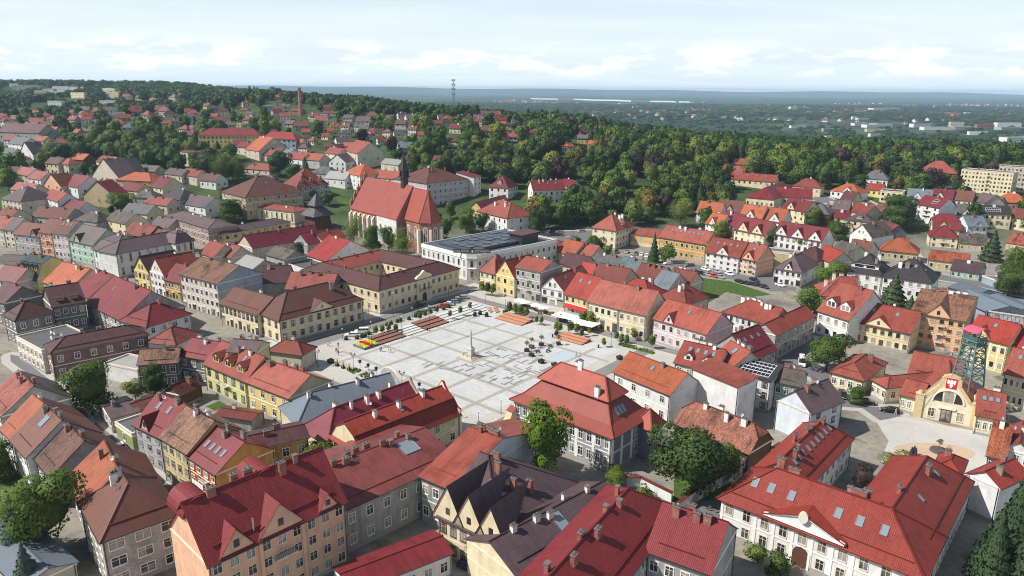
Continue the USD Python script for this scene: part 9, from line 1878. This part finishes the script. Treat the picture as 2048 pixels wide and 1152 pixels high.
# ---------------------------------------------------------------- people
def people():
 import manifold3d as mf
 ball = lambda p, r: mf.Manifold.sphere(r, 14).translate(p)
 limb = lambda a, ra, b, rb: mf.Manifold.batch_hull([ball(a, ra), ball(b, rb)])
 def man(step, arm, name, shirt, legs):
  P = proto('person_' + name); k = 1.0
  T = limb((0, 0, .98), .155, (0, .0, 1.22), .14) + mf.Manifold.batch_hull([ball((-.16, 0, 1.40), .075), ball((.16, 0, 1.40), .075), ball((0, 0, 1.2), .135)])
  body = limb((0,0,1.4),.06,(0,.01,1.56),.055) + mf.Manifold.batch_hull([ball((0,.0,1.60),.085),ball((0,-.015,1.68),.095),ball((0,-.06,1.62),.05)])
  L = mf.Manifold(); body += limb((0, 0, .95), .1, (0, 0, 1.4), .06)
  for s in (-1, 1):
   f = s * step; hip, kn, an = (s * .09, 0, .95), (s * .095, -f * .5, .52), (s * .095, -f * .9 + (.08 if f < 0 else 0), .1)
   L += limb(hip, .09, kn, .065) + limb(kn, .062, an, .042); body += mf.Manifold.batch_hull([ball(an, .045), ball((an[0], an[1] - .16, .05), .04)])
   body += limb((0,0,.97),.06,hip,.05) + limb(hip,.05,kn,.035) + limb(kn,.035,an,.03) + limb((0,0,1.38),.05,(s * .2,0,1.4),.04) + limb((s * .2,0,1.4),.04,(s * .235,f * .2,1.24),.035)
   sh, el, ha = (s * .2, 0, 1.40), (s * .25, f * .4 + .02, 1.14), (s * .26, f * .7 - arm, .92)
   T += limb(sh,.065,(s * .235,f * .2,1.24),.055); body += limb((s * .235,f * .2,1.24),.045,el,.042) + limb(el,.04,ha,.03) + limb(ha,.035,(ha[0],ha[1] - .03,ha[2] - .1),.025)
  put_tm(P, 'body', body, plain('skin', srgb(206, 160, 132), .6), smooth=50)
  put_tm(P, 'shirt', T, plain('cloth_' + shirt[0], shirt[1], .9), smooth=50); put_tm(P, 'trousers', L, plain('cloth_' + legs[0], legs[1], .9), smooth=50)
  put_tm(P, 'hair', mf.Manifold.batch_hull([ball((0, .02, 1.71), .09), ball((0, .06, 1.63), .06)]), plain('hair', srgb(66, 48, 38), .8), smooth=50)
  return P
 C = {'w': ('white',srgb(228,226,222)),'k': ('black',srgb(34,34,38)),'b': ('blue',srgb(70,90,130)),'r': ('pink',srgb(214,150,150)),'n': ('navy',srgb(40,46,70))}
 M = [man(.25, 0, 'a', C['w'], C['k']), man(.05, .1, 'b', C['k'], C['b']), man(.3, 0, 'c', C['n'], C['n']), man(.15, .05, 'd', C['r'], C['w'])]
 W = [(0,'person in white shirt and black trousers walking near the left kerb',100),(3,'person in pink and white beside the one walking at the left kerb',140),(1,'person in black top and blue trousers, leftmost of the standing group',30),(0,'person in white shirt in the standing group',200),(1,'person in black top standing lowest of the group',170),(2,'person in navy standing behind the group',0),(1,'person in black top striding past the flower bed',80),(2,'person in navy striding past the flower bed',85),(3,'person in pink top walking right of the flower bed',100),(0,'person in white shirt walking right of the flower bed',95),(0,'person in white standing by the water basin',40),(1,'person in black sitting out by the parasols',60),(3,'person in pink by the open boot of the black car',10)]
 for (x, y, z), (k, lab, r) in zip(SPOT['people'], W): copy_of(M[k], 'person', lab, 'person', (x, y, z + .12), r)
people()
# ---------------------------------------------------------------- cars
def cars():
 PC = {'gry': srgb(96,98,102),'blk': srgb(24,25,28),'sil': srgb(176,180,184),'whi': srgb(236,236,236),'red': srgb(190,24,34),'blu': srgb(130,160,176),'dbl': srgb(34,62,96)}
 G = plain('car_glass', (0.015, 0.018, 0.022), .05, spec=.8); TY = plain('tyre', (0.02, 0.02, 0.02), .8); RM = plain('rim', srgb(170, 172, 176), .3, .8)
 def car(kind, c):
  P = proto(f'car_{kind}_{c}'); L, Wd, H = {'hatch': (4.2, 1.78, 1.48), 'estate': (4.6, 1.8, 1.5), 'van': (4.9, 1.9, 1.95), 'bus': (5.6, 2.0, 2.5)}[kind]
  mt = material('car_paint_' + c,{'p': ('principled_bsdf',{'base_color': PC[c],'roughness': .3,'coat_weight': .8,'coat_roughness': .05,'metallic': .0 if c in ('whi','red') else .3})},[])
  prof = {'hatch': [(-.5,.28),(-.5,.62),(-.47,.70),(-.22,.95),(.5,.98),(.5,.28)],'estate': [(-.5,.28),(-.5,.62),(-.47,.72),(-.22,.95),(.5,1.0),(.5,.28)],'van': [(-.5,.3),(-.5,.75),(-.46,.88),(-.27,1.08),(.5,1.12),(.5,.3)],'bus': [(-.5,.3),(-.5,.85),(-.46,1.0),(-.36,1.2),(.5,1.25),(.5,.3)]}[kind]
  def loft(name, sec, mat, inset=0):
   n = len(sec); v = []; f = []
   ys = [(-1, .90), (-.9, 1.0), (.9, 1.0), (1, .90)]
   for yy, k in ys:
    for x, z in sec: v.append((x * L * (1 if k == 1 else .97), yy * Wd / 2, z if k == 1 else .28 + (z - .28) * .93))
   for r in range(3):
    for i in range(n): a, b = r * n + i, r * n + (i + 1) % n; f.append((a, b, b + n, a + n))
   f += [tuple(range(n)), tuple(range(4 * n - 1, 3 * n - 1, -1))]
   return put(P, name, v, f, mat)
  loft('body', prof, mt)
  zb = prof[3][1]; x0, x1 = prof[3][0] * L, .5 * L
  rf = {'hatch': (-.05, .30), 'estate': (-.06, .44), 'van': (-.14, .47), 'bus': (-.26, .49)}[kind]
  w0, w1 = Wd * .47, Wd * .38
  v = [(x0,-w0,zb - .03),(x1 * .96,-w0,zb - .0),(x1 * .96,w0,zb),(x0,w0,zb - .03),(rf[0] * L,-w1,H - .04),(rf[1] * L,-w1,H - .06),(rf[1] * L,w1,H - .06),(rf[0] * L,w1,H - .04)]
  put(P, 'windows', v, [(0, 1, 5, 4), (1, 2, 6, 5), (2, 3, 7, 6), (3, 0, 4, 7), (4, 5, 6, 7)], G)
  m = MB(); m.add([(rf[0] * L - .1,-w1 - .03,H - .05),(rf[1] * L + .05,-w1 - .03,H - .07),(rf[1] * L + .05,w1 + .03,H - .07),(rf[0] * L - .1,w1 + .03,H - .05),(rf[0] * L,-w1 + .1,H + .02),(rf[1] * L,-w1 + .1,H),(rf[1] * L,w1 - .1,H),(rf[0] * L,w1 - .1,H + .02)],[(4,5,6,7),(0,1,5,4),(1,2,6,5),(2,3,7,6),(3,0,4,7)])
  for s in (-1, 1):
   for k in ((.5,.0) if kind == 'hatch' else (.35,.7)): t = np.array([x0 + (x1 * .96 - x0) * k,s * w0,zb]); u = np.array([rf[0] * L + (rf[1] - rf[0]) * L * k,s * w1,H - .05]); m.bar(t,u,.04)
  m.out(P, 'roof', mt)
  for sx in (-.31, .31):
   for s in (-1, 1):
    t = trimesh.creation.cylinder(.31,.2,sections=14); t.apply_transform(trimesh.transformations.rotation_matrix(math.pi / 2,[1,0,0])); t.apply_translation([sx * L,s * (Wd / 2 - .08),.31]); w = put_tm(P,'wheel',t,TY)
    t = trimesh.creation.cylinder(.19,.06,sections=12); t.apply_transform(trimesh.transformations.rotation_matrix(math.pi / 2,[1,0,0])); t.apply_translation([sx * L,s * (Wd / 2 + .01),.31]); put_tm(w,'rim',t,RM)
  for s in (-1,1): MB().box(-.5 * L - .015,s * Wd * .36 - .2,.56,-.46 * L,s * Wd * .36 + .2,.7).out(P,'headlight',plain('headlight',srgb(220,224,228),.15)); MB().box(.47 * L,s * Wd * .4 - .12,.65,.5 * L + .015,s * Wd * .4 + .12,.9).out(P,'tail_light',plain('tail_light',srgb(150,16,20),.2))
  MB().box(-.5 * L - .03, -.25, .4, -.49 * L, .25, .5).out(P, 'number_plate', trim('w'))
  return P
 made = {}
 NM = {'gry': 'grey', 'blk': 'black', 'sil': 'silver', 'whi': 'white', 'red': 'red', 'blu': 'pale blue', 'dbl': 'dark blue'}
 def place(x, y, z, c, kind, lab, rot, group=None):
  if (kind, c) not in made: made[kind, c] = car(kind, c)
  copy_of(made[kind, c], 'parked_car' if kind != 'bus' else 'parked_van', lab, 'van' if kind in ('van', 'bus') else 'car', (x, y, z), rot, group)
 rng = np.random.default_rng(2)
 for k, (x, y, z, c) in enumerate(CARS):
  z = z + .13 if -70 < x < 20 and 190 < y < 300 else z + .03
  kind = ('hatch', 'estate')[k % 2]
  if k < 15: lab,rot,gr = f'{NM[c]} car parked in the garden car park row {"nearest the peach house" if k < 8 else "behind the lawn"}',118,f'{NM[c]} cars {"nearest the peach house" if k < 8 else "behind the lawn"} in the garden car park'
  elif k == 15: lab, rot, gr = 'grey car at the entrance of the garden car park by the ochre tenement', 10, None
  elif k == 16: lab, rot, gr = 'black car by the mint house on the hillside road', 20, None
  elif k < 22: lab, rot, gr = f'{NM[c]} car parked below the mural', 75, f'{NM[c]} cars parked below the mural'
  elif k < 26: lab,rot,gr = ['white car on the street before the ochre tenement','silver car on the street left of the cream villa','black car on the street left of the cream villa','silver car on the street beside the white bus'][k - 22],12,None
  elif k == 26: lab, rot, gr, kind = 'white car driving into the square at the pyramid roofed house', 195, None, 'estate'
  elif k == 27: lab, rot, gr, kind = 'black van parked before the town hall', 48, None, 'van'
  elif k < 36: lab,rot,gr = f'{NM[c]} car parked beside the long granite steps{", partly hidden by trees" if k > 33 else ""}',10,(f'{NM[c]} cars beside the long granite steps' + (' behind trees' if k > 33 else ''))
  elif k < 38: lab,rot,gr,kind = ['white estate car at the yellow town house','white van like car beside the white estate car'][k - 36],5,None,('estate','van')[k - 36]
  elif k < 42: lab,rot,gr = ['silver car highest up the old street at left','pale blue car at the zebra crossing in the old street','white car below the zebra crossing in the old street','white car lowest in the old street'][k - 38],-52,None
  elif k == 42: lab, rot, gr = 'dark blue car parked in the yard of the three gabled apartment house', 150, None
  else: lab,rot,gr = ['black car beside the small tree at the low hall','black car on the lane before the mine hall','black car with open boot by the mine hall gate'][k - 43],[80,160,-20][k - 43],None
  place(x, y, z, c, kind, lab, rot + float(rng.uniform(-4, 4)), gr)
 x, y, z = SPOT['van']; place(x, y, z + .06, 'whi', 'bus', 'white delivery van on the small street by the leafy tree', 70)
 x, y, z = at_street = (126.0, 372.0, 0.0); place(x, y, z + .05, 'whi', 'bus', 'white minibus at the park corner', 10)
 # laundry on the balcony of the red and cream tenement
 b_ = [r for r in BUILDINGS if 'laundry' in r[1]][0]; P_ = thing('laundry','white laundry hanging over the balcony of the red and cream tenement','laundry',(b_[4],b_[5],0),b_[6])
 for i in range(4): MB().box(b_[7] * .5 - 2.2 + i * 1.1,-1.25,5.0 + .1 * (i % 2),b_[7] * .5 - 1.2 + i * 1.1,-1.2,6.1).out(P_,'sheet',plain('linen',srgb(232,232,230),.9))
 # zebra crossing
 cx, cy = SPOT and CARS[39][0] + 3.5, CARS[39][1] - 7.5
 X = UsdGeom.Xform.Define(stage, '/World/zebra_crossing'); X.AddTranslateOp().Set(Gf.Vec3d(cx, cy, 0)); X.AddRotateZOp().Set(-50); tag(X, kind='structure')
 for i in range(6): MB().box(-1.6, -2.6 + i * .95, .03, 1.6, -2.1 + i * .95, .075).out('/World/zebra_crossing', 'stripe', trim('w'))
cars()
# ---------------------------------------------------------------- the small square before the mine hall
def small_square():
 x, y, z = SPOT['sculpt']; P = thing('sculpture', 'dark bronze group of draped standing figures on the small square', 'sculpture', (x, y, z + .1), 20)
 import manifold3d as mf
 ball = lambda p, r: mf.Manifold.sphere(r, 14).translate(p); br = plain('bronze', srgb(58, 58, 60), .5, .3)
 for k, (dx, dy) in enumerate(((-.55, 0), (.45, .25), (0, -.5))):
  f = mf.Manifold.batch_hull([ball((dx,dy,.1),.5),ball((dx,dy,1.6),.32)]) + mf.Manifold.batch_hull([ball((dx,dy,1.6),.33),ball((dx - .25,dy,1.75),.16),ball((dx + .25,dy,1.75),.16)]) + ball((dx,dy,2.15),.2)
  put_tm(P, 'figure', f, br, smooth=50)
 MB().cyl(0, 0, -.1, .12, 1.3, None, 16).out(P, 'plinth', trim('g'))
 x,y,z = SPOT['basin']; P = thing('round_planter','round dark stone planter with a small tree on the small square','planter',(x,y,z + .1)); MB().cyl(0,0,0,.6,1.9,1.7,18).out(P,'bowl',plain('dark_bowl',srgb(84,78,74),.8,var=.3)); m = MB().cyl(0,0,.5,2.6,.06,.03,6); m.out(P,'trunk',BARK); V,f,N = crown(np.random.default_rng(5),'round',150,.2,6); put(P,'crown',V * [1.6,1.6,1.2] + [0,0,2.0],f,LEAF['ash'],nrm=N)
 sheet('beige_paving',[(x + 7 * math.cos(t) * 1.3 - 1,y + 4.2 * math.sin(t)) for t in np.linspace(0,6.28,24)[:-1]],.135,slabs('warm',srgb(196,172,148),srgb(182,158,136),.3,.2))
 x,y,z = SPOT['shed_glass']; P = thing('garden_shed','small pale blue glass and metal pavilion in the college courtyard','shed',(x,y,0),40); MB().box(-1.3,-1.3,0,1.3,1.3,2.2).out(P,'wall',plain('pale_metal',srgb(168,180,190),.4,.3)); slab(P,'roof',[[(-1.5,-1.5,2.1),(0,-1.5,3.1),(0,1.5,3.1),(-1.5,1.5,2.1)],[(1.5,-1.5,2.1),(1.5,1.5,2.1),(0,1.5,3.1),(0,-1.5,3.1)]],roof_mat('metal_blu'),.06)
small_square()
# mural on the annex
def mural():
 b = [r for r in BUILDINGS if 'mural' in r[1] and r[0] == 'mural_annex'][0]
 P = thing('mural', 'blue and ochre map like mural painted across the annex wall', 'mural', (b[4], b[5], b[9]), b[6])
 m = material('mural_paint',{'g': ('geometry',{}),'n': ('noise_texture',{'scale': .35,'detail': 5.0,'distortion': .8}),'r': ('rgb_ramp',{'ramp': [(.0,srgb(96,150,190)),(.40,srgb(110,160,196)),(.47,srgb(214,176,110)),(.6,srgb(200,150,90)),(.75,srgb(226,196,140))]}),'p': ('principled_bsdf',{'roughness': .8})},[('g.position','n.vector'),('n.fac','r.fac'),('r.color','p.base_color')])
 MB().box(.4, -.06, 2.6, b[7] - .4, -.005, b[10] - .7).out(P, 'painted_panel', m)
mural()
# ---------------------------------------------------------------- air
def haze():
 v = [(x, y, z) for z in (-45.0, 118.0) for x, y in ((-26000, -400), (26000, -400), (26000, 17000), (-26000, 17000))]
 m = usdkit.material(stage,'/World/Looks/haze',{'v': ('principled_volume',{'color': (0.55,0.78,1.0),'density': HAZE,'anisotropy': 0.0})},[],volume='v.volume')
 tag(stage.GetPrimAtPath(put('/World', 'haze', v, [(3, 2, 1, 0), (4, 5, 6, 7), (0, 1, 5, 4), (1, 2, 6, 5), (2, 3, 7, 6), (3, 0, 4, 7)], m)), kind='stuff')
HAZE = 0.00007
haze()
